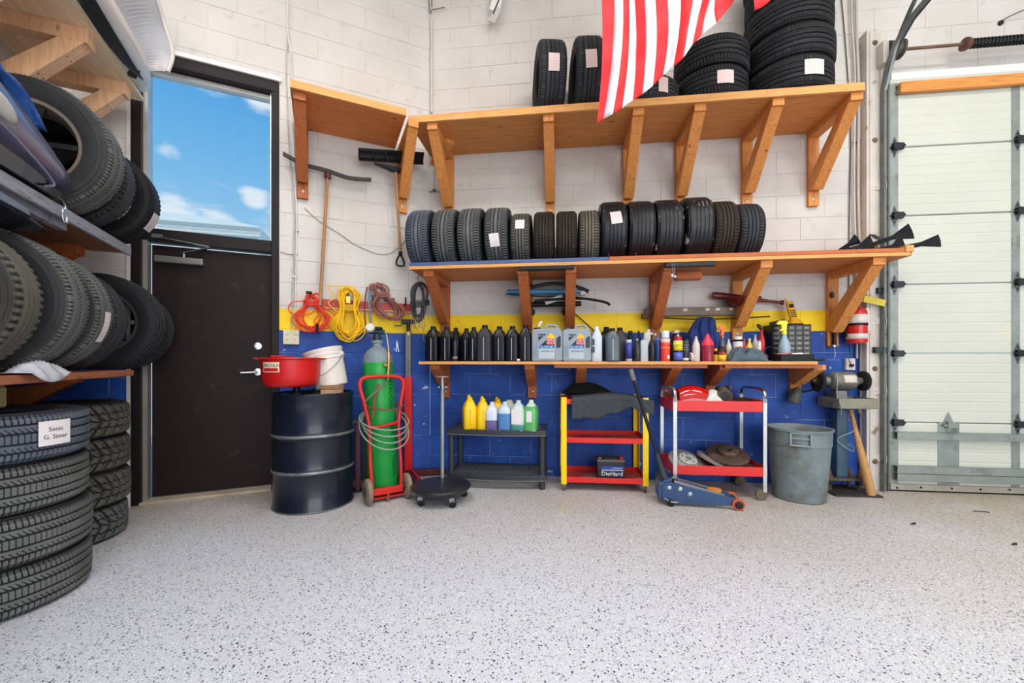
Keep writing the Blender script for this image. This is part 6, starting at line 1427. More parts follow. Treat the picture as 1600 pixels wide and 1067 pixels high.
text('lettering', 'DieHard', .052, LWH, bt, (.008, -.0832, .064), ext=.0006); text('lettering', 'AUTOMOTIVE', .013, LWH, bt, (.05, -.0840, .113), ext=.0004); text('lettering', 'A', .022, LWH, bt, (-.062, -.0822, .022), ext=.0004)
# grey floor mat draped over the cart, black bag behind
fm = thing('floor_mat', 'grey-black car floor mat draped over the top of the yellow cart', 'mat', yc_.location+Vector((.02, 0, .80)), yc_.rotation_euler.z)
def fmm(u, v):
    x = (u-.5)*(wc*.94)+.045; t_ = v
    L_ = .22+.40
    s_ = v*.60; z = .0; y = 0
    if s_ < .42: y = .20-s_; z = .004+.018*sin(8*x+1)*sin(6*s_)+.012*max(0, sin(3*x+2))
    else: y = -.222-.012*sin(10*x); hang = .175-.10*min(1, max(0, (u-.30)/.42))+.05*max(0, (u-.75)/.25)+.008*sin(25*u); z = -(s_-.42)/.18*hang
    if u > .72: z -= .02*(u-.72)/.28
    return (x, y, z)
MB().grid(fmm, 40, 30).build('mat', C_('mat_grey', (58, 64, 68), .9, var=.2, scale=30), fm, smooth=True, thick=.006, sharp=2.5)
bb_ = thing('black_cloth', 'heap of black cloth behind the grey mat on the yellow cart', 'cloth', yc_.location+Vector((-.10, .13, .815)), 0)
MB().grid(lambda u, v: ((u-.5)*.44, (v-.5)*.12, .004+.12*max(0, sin(pi*u))**.7*max(0, sin(pi*v))**.5*(1-.35*u)), 24, 12).build('folds', C_('soft_black', (12, 12, 14), .95), bb_, smooth=True, thick=.004, sharp=2.5)

# floor jack
JB = mat('jack_blue', (44, 72, 112), rough=.35, var=.12, rgb2=(150, 150, 150), thr=.66, soft=.05, s2=9)
jA = G(1040, 786); jB = G(1150, 793)
ja = atan2((jB-jA).y, (jB-jA).x)
jk = thing('floor_jack', 'blue trolley floor jack with its long black handle leaning up left', 'floor jack', (jA.x, jA.y+.02, 0), ja)
Lj = (jB-jA).length
for y in (-.075, .075):
    MB().prism([(-.03, .045), (.02, .02), (Lj-.05, .028), (Lj+.0, .045), (Lj-.02, .085), (.10, .165), (.0, .18), (-.03, .15)], y-.004, y+.004).build('side_plate', JB, jk, bevel=.002)
mb = MB()
for x, z in ((.02, .14), (.10, .135), (.17, .10)): mb.turn((x, -.079, z), (x, -.086, z), [(.016, 0), (.016, .004), (.008, .007)], 12)
o_ = mb.build('bolts', C_('bolt_pale', (180, 190, 190), .3, metal=.5), jk); o_['kind'] = 'stuff'
MB().prism([(.08, .150), (Lj-.10, .085), (Lj-.10, .10), (.10, .185)], -.03, .03).build('lift_arm', JB, jk, bevel=.003)
mb = MB(); mb.beam((.06, -.055, .185), (Lj-.09, -.055, .098), .016, .016); mb.beam((.06, .055, .185), (Lj-.09, .055, .098), .016, .016); mb.build('lift_bars', C_('bar_grey', (140, 142, 140), .4, metal=.5), jk)
MB().turn((Lj-.145, 0, .105), (Lj-.145, 0, .13), [(.03, 0), (.055, .008), (.055, .022), (.035, .025)], 8).build('saddle', C_('saddle_orange', (196, 128, 60), .6, var=.2), jk)
for y in (-.10, .075):
    wj = MB().turn((Lj-.0, y-.0, .045), (Lj-.0, y+.03, .045), [(.02, 0), (.043, .003), (.045, .015), (.043, .027), (.02, .03)], 22).build('front_wheel', C_('orange_wheel', (190, 84, 44), .5), jk, smooth=True); MB().turn((Lj-.0, y-.004, .045), (Lj, y, .045), [(.012, 0), (.03, .003), (.03, .004)], 16).build('hub', BLACKM, wj)
for y in (-.09, .09):
    c_ = MB().beam((.02, y, .055), (.03, y, .025), .03, .012).build('rear_caster', BLACKM, jk); MB().turn((.03, y-.012, .024), (.03, y+.012, .024), [(.01, 0), (.024, .003), (.024, .021), (.01, .024)], 16).build('wheel', BLACKP, c_, smooth=True)
MB().b2(-.06, .0, -.07, .07, .05, .17).build('pump_block', JB, jk, bevel=.006)
MB().tube(cr([(-.02, -.085, .06), (.03, -.10, .04), (.08, -.09, .035)], 4), .006, 8).build('side_rail', STEEL, jk, smooth=True)
Mi = jk.matrix_basis.inverted()
top = Vector((X_(985, 3.30), 3.30, H+(HY-577)/F*3.30)); bot = Vector((X_(1040, jA.y+.02), jA.y+.02, .16)); kn = bot.lerp(top, .10)
tp, bo_, k2 = Mi @ top, Mi @ bot, Mi @ kn
MB().cyl(bo_, bo_.lerp(tp, .25), .030, .018, n=12).build('handle_socket', C_('socket_grey', (54, 60, 66), .5, metal=.3), jk, smooth=True)
MB().cyl(bo_.lerp(tp, .1), bo_.lerp(tp, .93), .0135, n=12).build('handle_bar', BLACKM, jk, smooth=True); MB().cyl(bo_.lerp(tp, .90), tp, .020, n=12).build('handle_grip', C_('grip_grey', (112, 112, 108), .6), jk, smooth=True)
MB().box(tuple(bo_+Vector((.01, 0, .0))), (.07, .10, .06), (0, -.4, 0)).build('yoke', JB, jk, bevel=.006)

# red cart with chrome posts
rl_ = Vector((X_(1052, 3.35), 3.35, 0)); rr_ = Vector((X_(1196, 3.27), 3.27, 0)); wr_ = (rr_-rl_).length; md = (rl_+rr_)/2
rc = thing('utility_cart', 'red two-tray cart with bright metal posts and two handles', 'cart', (md.x+.024, md.y+.2, 0), atan2((rr_-rl_).y, (rr_-rl_).x))
CR2 = mat('cart_red_worn', (214, 42, 38), rough=.35, var=.06, rgb2=(86, 50, 44), thr=.68, soft=.03, s2=5)
ALP = mat('post_alu', (190, 192, 190), rough=.3, metal=.7, var=.08)
zT_ = H+(HY-643)/F*3.3; hhT = (643-626.5)/F*3.3; zB_ = H+(HY-743)/F*3.3
tray(rc, wr_+.02, .42, zT_, hhT, CR2, CRI); tray(rc, wr_+.02, .42, zB_, .075, CR2, CRI)
for sx in (-1, 1):
    for sy in (-1, 1):
        x = sx*(wr_/2+.002); y = sy*.195
        ptop = zT_+hhT-.005
        MB().beam((x-sx*.012, y*1.09 if sy < 0 else y*1.09, .07), (x-sx*.012, y*1.09, ptop+.03), .028, .008, up=(0, 1, 0)).build('post', ALP, rc)
        c_ = MB().beam((x-sx*.012, y, .08), (x-sx*.012-.02, y, .05), .03, .045).build('caster', C_('caster_rust', (104, 92, 74), .6, var=.3), rc); MB().turn((x-sx*.012-.02, y-.014, .046), (x-sx*.012-.02, y+.014, .046), [(.02, 0), (.044, .003), (.046, .014), (.044, .025), (.02, .028)], 22).build('wheel', C_('wheel_taupe', (96, 86, 72), .7, var=.2), c_, smooth=True)
    x = sx*(wr_/2-.01); z_ = zT_+hhT
    MB().tube(cr([(x, -.212, z_-.01), (x, -.212, z_+.05), (x, -.185, z_+.085), (x, -.12, z_+.095), (x, .12, z_+.095), (x, .185, z_+.085), (x, .212, z_+.05), (x, .212, z_-.01)], 5), .013, 8).build('handle', CHROME if sx > 0 else ALP, rc, smooth=True)
def onc(name, label, cat, lx, ly, z, rz=0):
    v = rc.matrix_basis @ Vector((lx, ly, 0)); return thing(name, label, cat, (v.x, v.y, z), rc.rotation_euler.z+rz)
# tail lamp
tl_ = onc('tail_lamp', 'red and white car tail lamp lying in the red cart top tray', 'lamp', -.13, -.02, zT_+.006)
lens = mat('red_lens', (190, 16, 14), rough=.08, var=.25, scale=8, coat=.6)
def tf(u, v):
    x = (u-.5)*.30; a = pi*v; hh_ = (.10+.085*sin(pi*(u*.75+.2)))
    return (x, .09*-cos(a), .01+hh_*sin(a))
MB().grid(tf, 18, 10).build('red_lens', lens, tl_, smooth=True, sharp=3, thick=.004)
def tw_(u, v):
    x = .05+.16*u; a = pi*v; hh_ = .165*(sin(pi*(.15+.62*u)))
    return (x, -.012+.10*-cos(a)*(1-.3*u), .01+hh_*sin(a)*(.92 if u < .95 else .5))
MB().grid(tw_, 14, 10).build('white_lens', C_('white_lens', (214, 214, 208), .2), tl_, smooth=True, sharp=3, thick=.004)
MB().b2(.10, .20, -.05, .09, .0, .10).build('black_housing', BLACKP, tl_, bevel=.02, seg=2)
pt_ = onc('brake_caliper', 'rusty brake caliper with an open bore in the red cart top tray', 'caliper', .09, -.02, zT_+.006)
RU = mat('rust_iron', (84, 70, 58), rough=.7, metal=.3, var=.35, scale=20)
pt_.scale = (1.2, 1.2, 1.2)
MB().turn((0, -.06, .09), (0, .05, .09), [(.045, 0), (.052, .005), (.052, .1), (.02, .11)], 22).build('bore', RU, pt_, smooth=True); MB().turn((0, -.062, .09), (0, -.058, .09), [(.034, 0), (.034, .004)], 20).build('bore_dark', BLACKM, pt_)
MB().prism([(-.06, 0), (.05, 0), (.06, .05), (.03, .15), (.0, .155), (-.03, .15), (-.03, .06), (-.065, .05)], -.03, .05).build('bracket', RU, pt_, bevel=.008)
MB().cyl((.04, .02, .15), (.05, -.02, .15), .012, n=8).build('bolt', RU, pt_)
ca_ = onc('control_arm', 'dark metal suspension arm lying right of the caliper in the cart', 'car part', .23, .05, zT_+.006)
mb = MB(); mb.beam((-.10, .04, .09), (.12, 0, .06), .03, .03); mb.beam((-.10, -.02, .05), (.10, 0, .03), .035, .03); mb.cyl((.11, 0, .0), (.11, 0, .06), .03, n=14); mb.box((-.1, .01, .04), (.06, .07, .08)); mb.build('arm', mat('dark_iron', (50, 46, 42), rough=.6, metal=.4, var=.3), ca_, bevel=.004)
# rotors on the lower tray
def rotor(lx, ly, z, R_, label, m_, tilt=(0, 0), hat=.035, mh=None, flip=False):
    v = rc.matrix_basis @ Vector((lx, ly, 0)); t = thing('brake_rotor', label, 'brake rotor', (v.x, v.y, z), 0, 'brake rotors on the red cart', rot=(tilt[0], tilt[1], 0))
    MB().lathe([(R_*.50, .0), (R_*.97, .0), (R_, .003), (R_, .022), (R_*.97, .025), (R_*.56, .025)], 48, cap=False).build('disc', m_, t, smooth=True, sharp=.6)
    rh = R_*.50; h_ = MB(); h_.lathe([(R_*.56, .025), (rh*1.02, .026), (rh*.98, .025+hat), (rh*.90, .028+hat), (rh*.34, .028+hat), (rh*.34, .0)], 40, cap=False); hb_ = h_.build('hat', mh or m_, t, smooth=True, sharp=.6)
    mb = MB()
    for i in range(5): a = 2*pi*i/5+.3; mb.cyl((rh*.66*cos(a), rh*.66*sin(a), .028+hat), (rh*.66*cos(a), rh*.66*sin(a), .0292+hat), .007, n=10)
    o_ = mb.build('stud_holes', BLACKM, hb_); o_['kind'] = 'stuff'
    mb = MB(); mb.lathe([(R_*.5, .004), (R_*.99, .004), (R_*.99, .0042), (R_*.5, .0042)], 10, cap=False)
    return t
ROT = mat('rotor_grey', (150, 150, 144), rough=.45, metal=.4, var=.15, rgb2=(120, 110, 96), thr=.6); ROTR = mat('rotor_rusty', (92, 74, 62), rough=.6, metal=.4, var=.3, rgb2=(130, 104, 84), thr=.55, s2=14)
zb_ = zB_+.006
rotor(-.20, -.02, zb_+.042, .155, 'pale grey brake rotor with a white hat at the left of the cart bottom', ROT, (radians(27), radians(8)), .03, C_('rotor_hat', (196, 198, 192), .4, metal=.3))
rotor(.03, .0, zb_+.055, .15, 'grey rotor leaning under the big rusty one', ROT, (radians(8), radians(24)), .0)
rotor(.145, .00, zb_+.108, .165, 'large rusty brake rotor lying on top of the others', ROTR, (radians(20), radians(-4)), .035)
rotor(.235, -.02, zb_+.030, .12, 'small rusty rotor at the right of the cart bottom', ROTR, (radians(6), radians(12)), .02)
o = onc('brake_drum', 'dark brake drum supporting the large rusty rotor', 'brake drum', .14, .03, zb_); MB().lathe([(.10, 0), (.125, .004), (.125, .085), (.11, .088), (.03, .088)], 36).build('drum', mat('dark_iron', (50, 46, 42)), o, smooth=True, sharp=.6)

# trash can
TC = mat('can_grey', (116, 130, 134), rough=.5, var=.14, rgb2=(88, 82, 62), thr=.48, soft=.2, s2=4); tcn = thing('trash_can', 'round grey plastic trash can between the red cart and the grinder', 'trash can', (2.345, 3.35, 0), radians(-35))
rim_z = .575; Rt = .222; Rb = .185
MB().lathe([(.002, .004), (Rb-.01, 0), (Rb, .01), (Rb+(Rt-Rb)*.80, rim_z-.135), (Rt-.002, rim_z-.130), (Rt, rim_z-.02), (Rt+.01, rim_z-.016), (Rt+.012, rim_z), (Rt-.002, rim_z), (Rt-.012, rim_z-.02), (Rb-.008, .02), (.002, .014)], 60, cap=False).build('shell', TC, tcn, smooth=True, sharp=.6)
for a in (-pi/2+.06, pi/2): 
    hm = MB()
    for (x0_, x1_, z0_, z1_) in ((-.055, -.045, -.115, -.02), (.045, .055, -.115, -.02), (-.055, .055, -.122, -.110), (-.045, .045, -.066, -.058), (-.045, .045, -.026, -.018)): hm.b2(x0_, x1_, -.012, .006, rim_z+z0_, rim_z+z1_)
    hd = hm.build('handle', C_('can_handle', (134, 148, 152), .5), tcn, bevel=.003); hd.location = ((Rt)*cos(a), (Rt)*sin(a), 0); hd.rotation_euler = (0, 0, a+pi/2); hd.scale = (1.3, 1, 1.0)

# bench grinder on its pedestal
pg = Vector((X_(1317, 3.52), 3.56, 0)); gp = thing('bench_grinder', 'grey bench grinder with wire wheels on a blue-grey pedestal', 'bench grinder', pg, radians(-6))
PB = mat('pedestal_blue', (58, 84, 104), rough=.45, var=.12); GG = mat('grinder_grey', (112, 114, 106), rough=.45, var=.15, metal=.3, rgb2=(80, 80, 74), thr=.55); RS = mat('rusty_plate', (96, 88, 78), rough=.7, metal=.4, var=.3, rgb2=(130, 84, 58), thr=.6)
MB().b2(-.045, .045, -.045, .045, .115, .70).build('pedestal', PB, gp, bevel=.01, seg=2)
MB().b2(-.14, .14, -.09, .09, .095, .115).build('upper_plate', RS, gp, bevel=.004)
MB().prism([(-.16, 0), (.20, 0), (.20, .014), (-.16, .014)], -.21, .15).build('floor_plate', mat('dark_plate', (62, 58, 54), rough=.7, metal=.3, var=.3), gp)
for x, y in ((-.115, -.06), (.115, -.06), (-.115, .06), (.115, .06)):
    b_ = MB().cyl((x, y, .014), (x, y, .175), .014, n=10).build('stud', C_('rust_stud', (106, 66, 52), .8, var=.3), gp); MB().cyl((x, y, .116), (x, y, .14), .025, n=6).build('nut', C_('rust_stud', (106, 66, 52)), b_); MB().cyl((x, y, .06), (x, y, .094), .025, n=6).build('nut', BLACKM, b_)
zTr = .72; mb = MB()
for (a0_, a1_, b0, b1, c0, c1) in ((-.125, .175, -.19, -.184, 0, .085), (-.125, .175, .084, .09, 0, .085), (-.125, -.119, -.19, .09, 0, .085), (.169, .175, -.19, .09, 0, .085), (-.125, .175, -.19, .09, 0, .006)): mb.b2(a0_, a1_, b0, b1, zTr+c0, zTr+c1)
mb.build('tray', mat('tray_grey', (136, 134, 116), rough=.5, var=.15, metal=.2, rgb2=(104, 96, 82), thr=.55), gp, bevel=.002)
mb = MB(); mb.box((-.03, -.03, zTr+.075), (.10, .13, .14), taper=.8); mb.build('grinder_base', GG, gp, bevel=.006)
zM = .945; ym = -.04
MB().turn((-.115, ym, zM), (.10, ym, zM), [(.04, 0), (.066, .012), (.078, .035), (.080, .05), (.080, .165), (.078, .18), (.066, .203), (.04, .215)], 32).build('motor', GG, gp, smooth=True)
def fpl(u, v): a = radians(200+70*0)+(-.0)+radians(50)*v; return (-.035+.10*u, ym-.0815*cos(a-radians(200)+radians(-10)), zM+.0815*sin(a-radians(200)+radians(-10)))
MB().grid(fpl, 4, 6).build('data_plate', C_('plate_cream', (206, 198, 182), .4, var=.1, scale=60), gp, smooth=True, thick=.001)
mb = MB(); mb.turn((-.235, ym, zM), (-.115, ym, zM), [(.012, 0), (.016, .03), (.03, .07), (.04, .12)], 16); mb.turn((.10, ym, zM), (.21, ym, zM), [(.04, 0), (.028, .05), (.014, .06), (.012, .11)], 16); mb.build('shaft_housing', GG, gp, smooth=True)
WW = mat('wire_wheel', (30, 28, 28), rough=.9, var=.5, scale=60)
def wheel(x, lb, R_, nb):
    mb = MB(); prof = []
    pts = []
    n_ = 72
    rings_ = []
    for (k_, xx) in ((.35, -.014), (.6, -.018), (1, -.012), (1, .012), (.6, .018), (.35, .014)):
        r_ = []
        for i in range(n_):
            a = 2*pi*i/n_; rr = R_*k_*(1+(.035*(1 if i % 2 else -1) if k_ == 1 else 0)); r_.append((x+xx, ym+rr*cos(a), zM+rr*sin(a)))
        rings_.append(r_)
    mb.loft(rings_); mb.build(lb, WW, gp)
wheel(-.195, 'left_wire_wheel', .092, 72); wheel(.165, 'right_wire_wheel', .082, 72)
MB().turn((-.222, ym, zM), (-.20, ym, zM), [(.02, 0), (.035, .012), (.035, .02)], 14).build('arbor_nut', C_('arbor', (84, 76, 72), .5, metal=.5), gp, smooth=True)
MB().tube(cr([(-.10, -.13, zM+.07), (-.11, -.15, zM-.02), (-.12, -.16, zTr+.11), (-.115, -.20, zTr+.02), (-.09, -.16, zTr-.06), (-.05, -.08, zTr-.08)], 6), .004, 6).build('power_cord', C_('cord_grey', (140, 144, 140), .5), gp, smooth=True)
MB().tube(cr([(.04, -.05, .66), (.085, -.07, .58), (.05, -.09, .52), (-.04, -.075, .47), (-.05, -.06, .43), (.0, -.08, .38), (.06, -.08, .35), (.07, -.06, .39), (.03, -.045, .40)], 6), .0045, 6).build('hanging_lead', C_('cord_grey', (140, 144, 140), .5), gp, smooth=True)
MB().tube(cr([(-.13, ym+.05, zM-.06), (-.20, .02, zM-.08), (-.27, .02, zM-.10), (-.32, .0, zM-.085)], 4), .008, 8).build('lamp_stem', BLACKM, gp, smooth=True)
MB().turn((-.37, 0.02, zM-.20), (-.32, .02, zM-.06), [(.046, 0), (.05, .02), (.05, .07), (.036, .12), (.012, .15)], 20).build('lamp_shade', mat('lamp_grey', (78, 80, 76), rough=.5, var=.15), gp, smooth=True)
# wooden bat leaning right of the pedestal
A = Vector((X_(1362, 3.36), 3.36, .006)); B = Vector((X_(1332, 3.48), 3.50, H+(HY-640)/F*3.5)); o = thing('baseball_bat', 'worn wooden bat leaning between the grinder pedestal and the jamb', 'bat', A, 0); D = B-A; L_ = D.length
MB().turn((0, 0, 0), D, [(.018, 0), (.031, .008), (.033, .04), (.033, L_*.25), (.028, L_*.45), (.019, L_*.7), (.015, L_*.95), (.018, L_*.99), (.014, L_)], 20).build('bat_body', wood('bat_wood', (190, 142, 88), (160, 110, 60), 'z', scale=4, knots=False), o, smooth=True)
# litter on the floor
for px, py, lb in ((1427, 819, 'small dark leaf on the floor left of centre before the overhead door'), (1585, 851, 'dark dry leaf on the floor near the right edge')):
    g_ = G(px, py); o = thing('dry_leaf', lb, 'leaf', g_, .3); MB().grid(lambda u, v: ((u-.5)*.055, (v-.5)*.02*(1-abs(2*u-1)*.8), .003+.006*sin(5*u+4*v)), 8, 3).build('leaf', C_('leaf_dark', (52, 46, 40), .8), o, thick=.0015)
g_ = G(1533, 800); o = thing('cable_tie', 'thin dark curved strip lying on the floor before the overhead door', 'strip', g_, 0); MB().tube(cr([(-.05, .01, .003), (0, .006, .004), (.05, -.012, .003)], 4), .003, 5).build('strip', BLACKP, o)
# ================================================================= LEFT: TOOLS, CORDS, CAR PARTS, FLAG
# shop tools hanging on the angled wall
def DL(px, py, d): return Vector((DW.S(px, d), -d, DW.Z(px, py, d)))
A = DL(512, 270, .07); B = DL(500, 478, .07)
o = fthing(DW, 'long_squeegee', 'wooden-handled tool with a long curved black head hung under the short shelf', 'squeegee', 0, 0, 0); o.location = DW.W(A.x, 0, 0)
off = Vector((A.x, 0, 0))
HW = wood('handle_wood', (176, 128, 84), (150, 100, 60), 'z', scale=4, knots=False)
MB().cyl(A-off, B-off, .0125, .014, n=12).build('handle', HW, o, smooth=True)
hd = [DL(442, 240, .08), DL(475, 257, .09), DL(512, 267, .09), DL(545, 278, .10), DL(580, 281, .10)]
MB().loft([[tuple(p-off+Vector((0, a, b_))) for a, b_ in ((-.01, -.016), (.01, -.016), (.01, .016), (-.01, .016))] for p in cr(hd, 5)]).build('curved_head', C_('head_dark', (58, 52, 50), .6, var=.2), o, smooth=True, sharp=.8)
MB().cyl(A-off+Vector((0, 0, -.05)), A-off+Vector((0, 0, .02)), .028, n=12).build('ferrule', C_('ferrule_red', (92, 48, 42), .6), o, smooth=True)
# snow pusher hung upside down
A = DL(618, 262, .18); B = DL(625.5, 398, .06)
o = fthing(DW, 'snow_shovel', 'snow shovel hung upside down, black blade up and D grip down', 'shovel', 0, 0, 0); off = Vector((A.x, 0, 0)); o.location = DW.W(A.x, 0, 0)
MB().cyl(A-off, B-off, .0135, n=12).build('handle', HW, o, smooth=True)
q0 = DL(560, 231, .20); q1 = DL(663, 238, .12); q2 = DL(561, 251, .17); q3 = DL(662, 257, .12)
def bl_(u, v):
    t0 = q0.lerp(q1, u); t1 = q2.lerp(q3, u); p = t0.lerp(t1, v); return tuple(p-off+Vector((0, .035*sin(pi*v), 0)))
MB().grid(bl_, 24, 6).build('blade', BLACKP, o, smooth=True, thick=.006, sharp=3)
mb = MB()
for u in (.2, .38, .58, .8): mb.beam(Vector(bl_(u, .1))+Vector((0, -.008, 0)), Vector(bl_(u+.05, .9))+Vector((0, -.008, 0)), .006, .008)
mb.build('ribs', C_('rib_black', (50, 52, 58), .5), o)
MB().prism([(q2.x-off.x+.12, q2.z-.0), (q3.x-off.x-.14, q2.z-.0), (.03, A.z-.04), (-.03, A.z-.04)], -.20, -.15).build('socket', BLACKP, o, bevel=.006)
c_ = B-off; mb = MB(); mb.tube(cr([c_, c_+Vector((-.028, 0, -.04)), c_+Vector((-.035, 0, -.095)), c_+Vector((0, 0, -.108)), c_+Vector((.035, 0, -.095)), c_+Vector((.028, 0, -.04)), c_], 5), .0085, 8); mb.cyl(c_+Vector((0, 0, .03)), c_+Vector((0, 0, -.01)), .018, n=12)
mb.build('d_grip', BLACKP, o, smooth=True)
# red rail with hooks
r0 = DL(500, 475, .02); r1 = DL(642, 485, .02); o = fthing(DW, 'hook_rail', 'red steel rail with hooks behind the coiled cords', 'rail', r0.x, 0, 0)
MB().b2(0, r1.x-r0.x, -.035, -.001, r0.z-.03, r0.z+.045).build('rail', C_('rail_red', (168, 44, 42), .45, var=.12), o, bevel=.003)
MB().b2(.0, r1.x-r0.x, -.05, -.001, r0.z-.04, r0.z-.03).build('wood_ledge', PLY_ED, o)
for px in (543, 582, 633): x = DW.S(px, .06)-r0.x; MB().tube([(x, -.035, r0.z+.03), (x, -.09, r0.z+.03), (x, -.09, r0.z+.10)], .008, 8).build('hook', BLACKM, o, smooth=True)
MB().b2(DW.S(600, .04)-r0.x, DW.S(616, .04)-r0.x, -.06, -.02, r0.z+.06, r0.z+.09).build('clip', C_('clip_dark', (50, 56, 60), .5), o)
def cord(fr, name, label, cx, ctop, cbot, cpin, wpx, m_, loops, r, d, seed, lean=0, pin=.3, extra=(), cat='cord'):
    """one continuous cord in hanging loops gathered by a few turns at the pinch"""
    Y = fr.Y(cx, d); k_ = Y/F; zt_ = fr.Z(cx, ctop, d); zb_ = fr.Z(cx, cbot, d); zp = fr.Z(cx, cpin, d); w = wpx*k_/2
    t = fthing(fr, name, label, cat, fr.S(cx, d), 0, 0); rnd = random.Random(seed); pts = []
    zc_ = (zt_+zb_)/2; hh = (zt_-zb_)/2
    for i in range(loops):
        A_ = w*rnd.uniform(.45, 1.0); up = hh*rnd.uniform(.8, 1.02); dn = hh*rnd.uniform(.62, 1.02); ph = rnd.uniform(-.15, .15); dj = rnd.uniform(-.022, .022); sk = rnd.uniform(-.35, .35)*w
        for j in range(20):
            a = 2*pi*j/20; z = zc_+(up if cos(a) > 0 else dn)*cos(a)
            dz = abs(z-zp)/hh; f_ = pin+(1-pin)*min(1, dz*1.5)**1.2
            x = A_*sin(a+ph)*f_+sk*min(1, dz)*.6+lean*(zt_-z)
            pts.append((x, -d+dj+.01*sin(2*a+i), z))
    MB().tube(cr(pts, 2), r, 6).build('loops', m_, t, smooth=True, sharp=3)
    tp_ = []
    for i in range(4*14): a = 2*pi*i/14; tp_.append((pin*w*1.15*cos(a)+lean*(zt_-zp), -d+.032*sin(a), zp+.007*i/14*2-.02))
    MB().tube(tp_, r, 6).build('wrap', m_, t, smooth=True, sharp=3)
    return t, w, zt_, zb_, zp
OR_ = C_('cord_orange', (238, 66, 40), .45); YE_ = C_('cord_yellow', (244, 192, 16), .45); BR_ = C_('cord_brown', (150, 96, 84), .5, var=.15); GY_ = C_('cable_greyblack', (58, 60, 66), .4, var=.3)
t, w, zt_, zb_, zp = cord(DW, 'extension_cord', 'orange extension cord bundle hanging left of the yellow one', 487, 458, 520, 475, 58, OR_, 11, .0048, .06, 3, pin=.34)
MB().box((-.02, -.08, zt_+.0), (.05, .03, .022)).build('plug', BLACKP, t, bevel=.005); MB().tube(cr([(.0, -.06, zp), (-.05, -.07, zp+.02), (-.16, -.06, zp-.0), (-.17, -.05, zp-.08), (-.05, -.06, zp-.10), (.03, -.07, zp-.06)], 6), .0045, 6).build('stray_loop', OR_, t, smooth=True)
MB().tube(cr([(.02, -.06, zp-.03), (.10, -.07, zp-.03), (.19, -.06, zp-.10), (.17, -.05, zp-.19), (.06, -.06, zp-.20), (.02, -.07, zp-.14), (.08, -.06, zp-.09), (.16, -.06, zp-.12)], 6), .0045, 6).build('stray_loop', OR_, t, smooth=True)
MB().cyl((.045, -.09, zb_+.08), (.045, -.09, zb_-.0), .012, n=10).build('socket_end', BLACKP, t, smooth=True)
t, w, zt_, zb_, zp = cord(DW, 'extension_cord', 'yellow extension cord bundle on the middle hook of the red rail', 545, 448, 534, 483, 56, YE_, 20, .0052, .075, 8, pin=.42)
MB().tube(cr([(.0, -.08, zt_), (-.10, -.07, zt_+.0), (-.17, -.06, zt_-.01), (-.12, -.06, zt_-.1), (-.17, -.06, zt_-.16), (-.07, -.06, zt_-.24), (.0, -.07, zp)], 6), .0048, 6).build('stray_loop', YE_, t, smooth=True)
MB().b2(-.025, .01, -.115, -.10, zp+.05, zp+.11).build('tag', C_('tag_yellow', (240, 220, 110), .6), t)
t, w, zt_, zb_, zp = cord(DW, 'air_hose', 'brown and orange air hose bundle hanging on the right of the red rail', 588, 442, 500, 462, 56, BR_, 11, .0055, .08, 21, lean=.45, pin=.34, cat='hose')
MB().tube(cr([(.02, -.08, zp), (.15, -.07, zp-.02), (.22, -.06, zp-.16), (.24, -.06, zp-.26), (.17, -.05, zp-.27)], 6), .005, 6).build('stray_loop', GY_, t, smooth=True)
MB().tube(cr([(-.08, -.06, zt_-.04), (-.10, -.05, zt_-.2), (-.09, -.05, zt_-.42), (-.06, -.05, zt_-.5), (.0, -.05, zt_-.52), (.06, -.06, zt_-.5)], 6), .0065, 6).build('red_hose', C_('hose_red_dark', (130, 60, 62), .5), t, smooth=True)
MB().tube(cr([(-.055, -.045, zt_-.03), (-.06, -.045, zt_-.2), (-.04, -.045, zt_-.4)], 6), .010, 6).build('blue_strap', C_('strap_blue', (120, 146, 170), .6), t, smooth=True)
t, w, zt_, zb_, zp = cord(MW, 'bungee_cords', 'bunch of grey-black bungee cords with hooks hanging at the wall corner', 654, 441, 504, 476, 33, GY_, 13, .0052, .35, 5, pin=.7)
for i in range(7):
    x = (i-3)*.020; MB().tube(cr([(x, -.36, zb_+.06), (x, -.37, zb_-.01-.015*(i % 3)), (x+.012, -.37, zb_-.035-.015*(i % 3)), (x+.022, -.37, zb_-.01-.015*(i % 3))], 4), .003, 5).build('wire_hook', C_('hook_grey', (150, 140, 136), .4, metal=.5), t, smooth=True)
MB().tube(cr([(0, -.35, zt_-.02), (-.008, -.36, zt_+.04), (.006, -.36, zt_+.065), (.014, -.36, zt_+.04)], 4), .003, 6).build('hanging_hook', STEEL, t, smooth=True)
MB().box((.075, -.34, zp+.02), (.05, .02, .05)).build('ratchet', BLACKM, t, bevel=.004)
MB().tube(cr([(.06, -.35, zp), (.055, -.36, zb_-.06), (.045, -.36, zb_-.14), (.06, -.36, zb_-.17), (.075, -.36, zb_-.15)], 5), .0028, 5).build('long_hook', C_('hook_grey', (150, 140, 136)), t, smooth=True)
# zip ties or small spanners on blue wall
o = fthing(DW, 'hanging_keys', 'thin keys hanging on the blue wall right of the green cylinder top', 'keys', DW.S(620, .01), 0, DW.Z(620, 540, .01))
for a in (-.1, .35): MB().beam((0, -.012, .05), (.05*sin(a), -.012, -.06), .008, .004, up=(0, 1, 0)).build('key', STEEL, o)

# ---- left rack car parts
def LL(px, py, d): return Vector((LW.S(px, d), -d, LW.Z(px, py, d)))
BUM = mat('pearl_bumper', (206, 198, 192), rough=.35, var=.05, coat=.3); GRL = mat('grille_dark', (40, 36, 40), rough=.5)
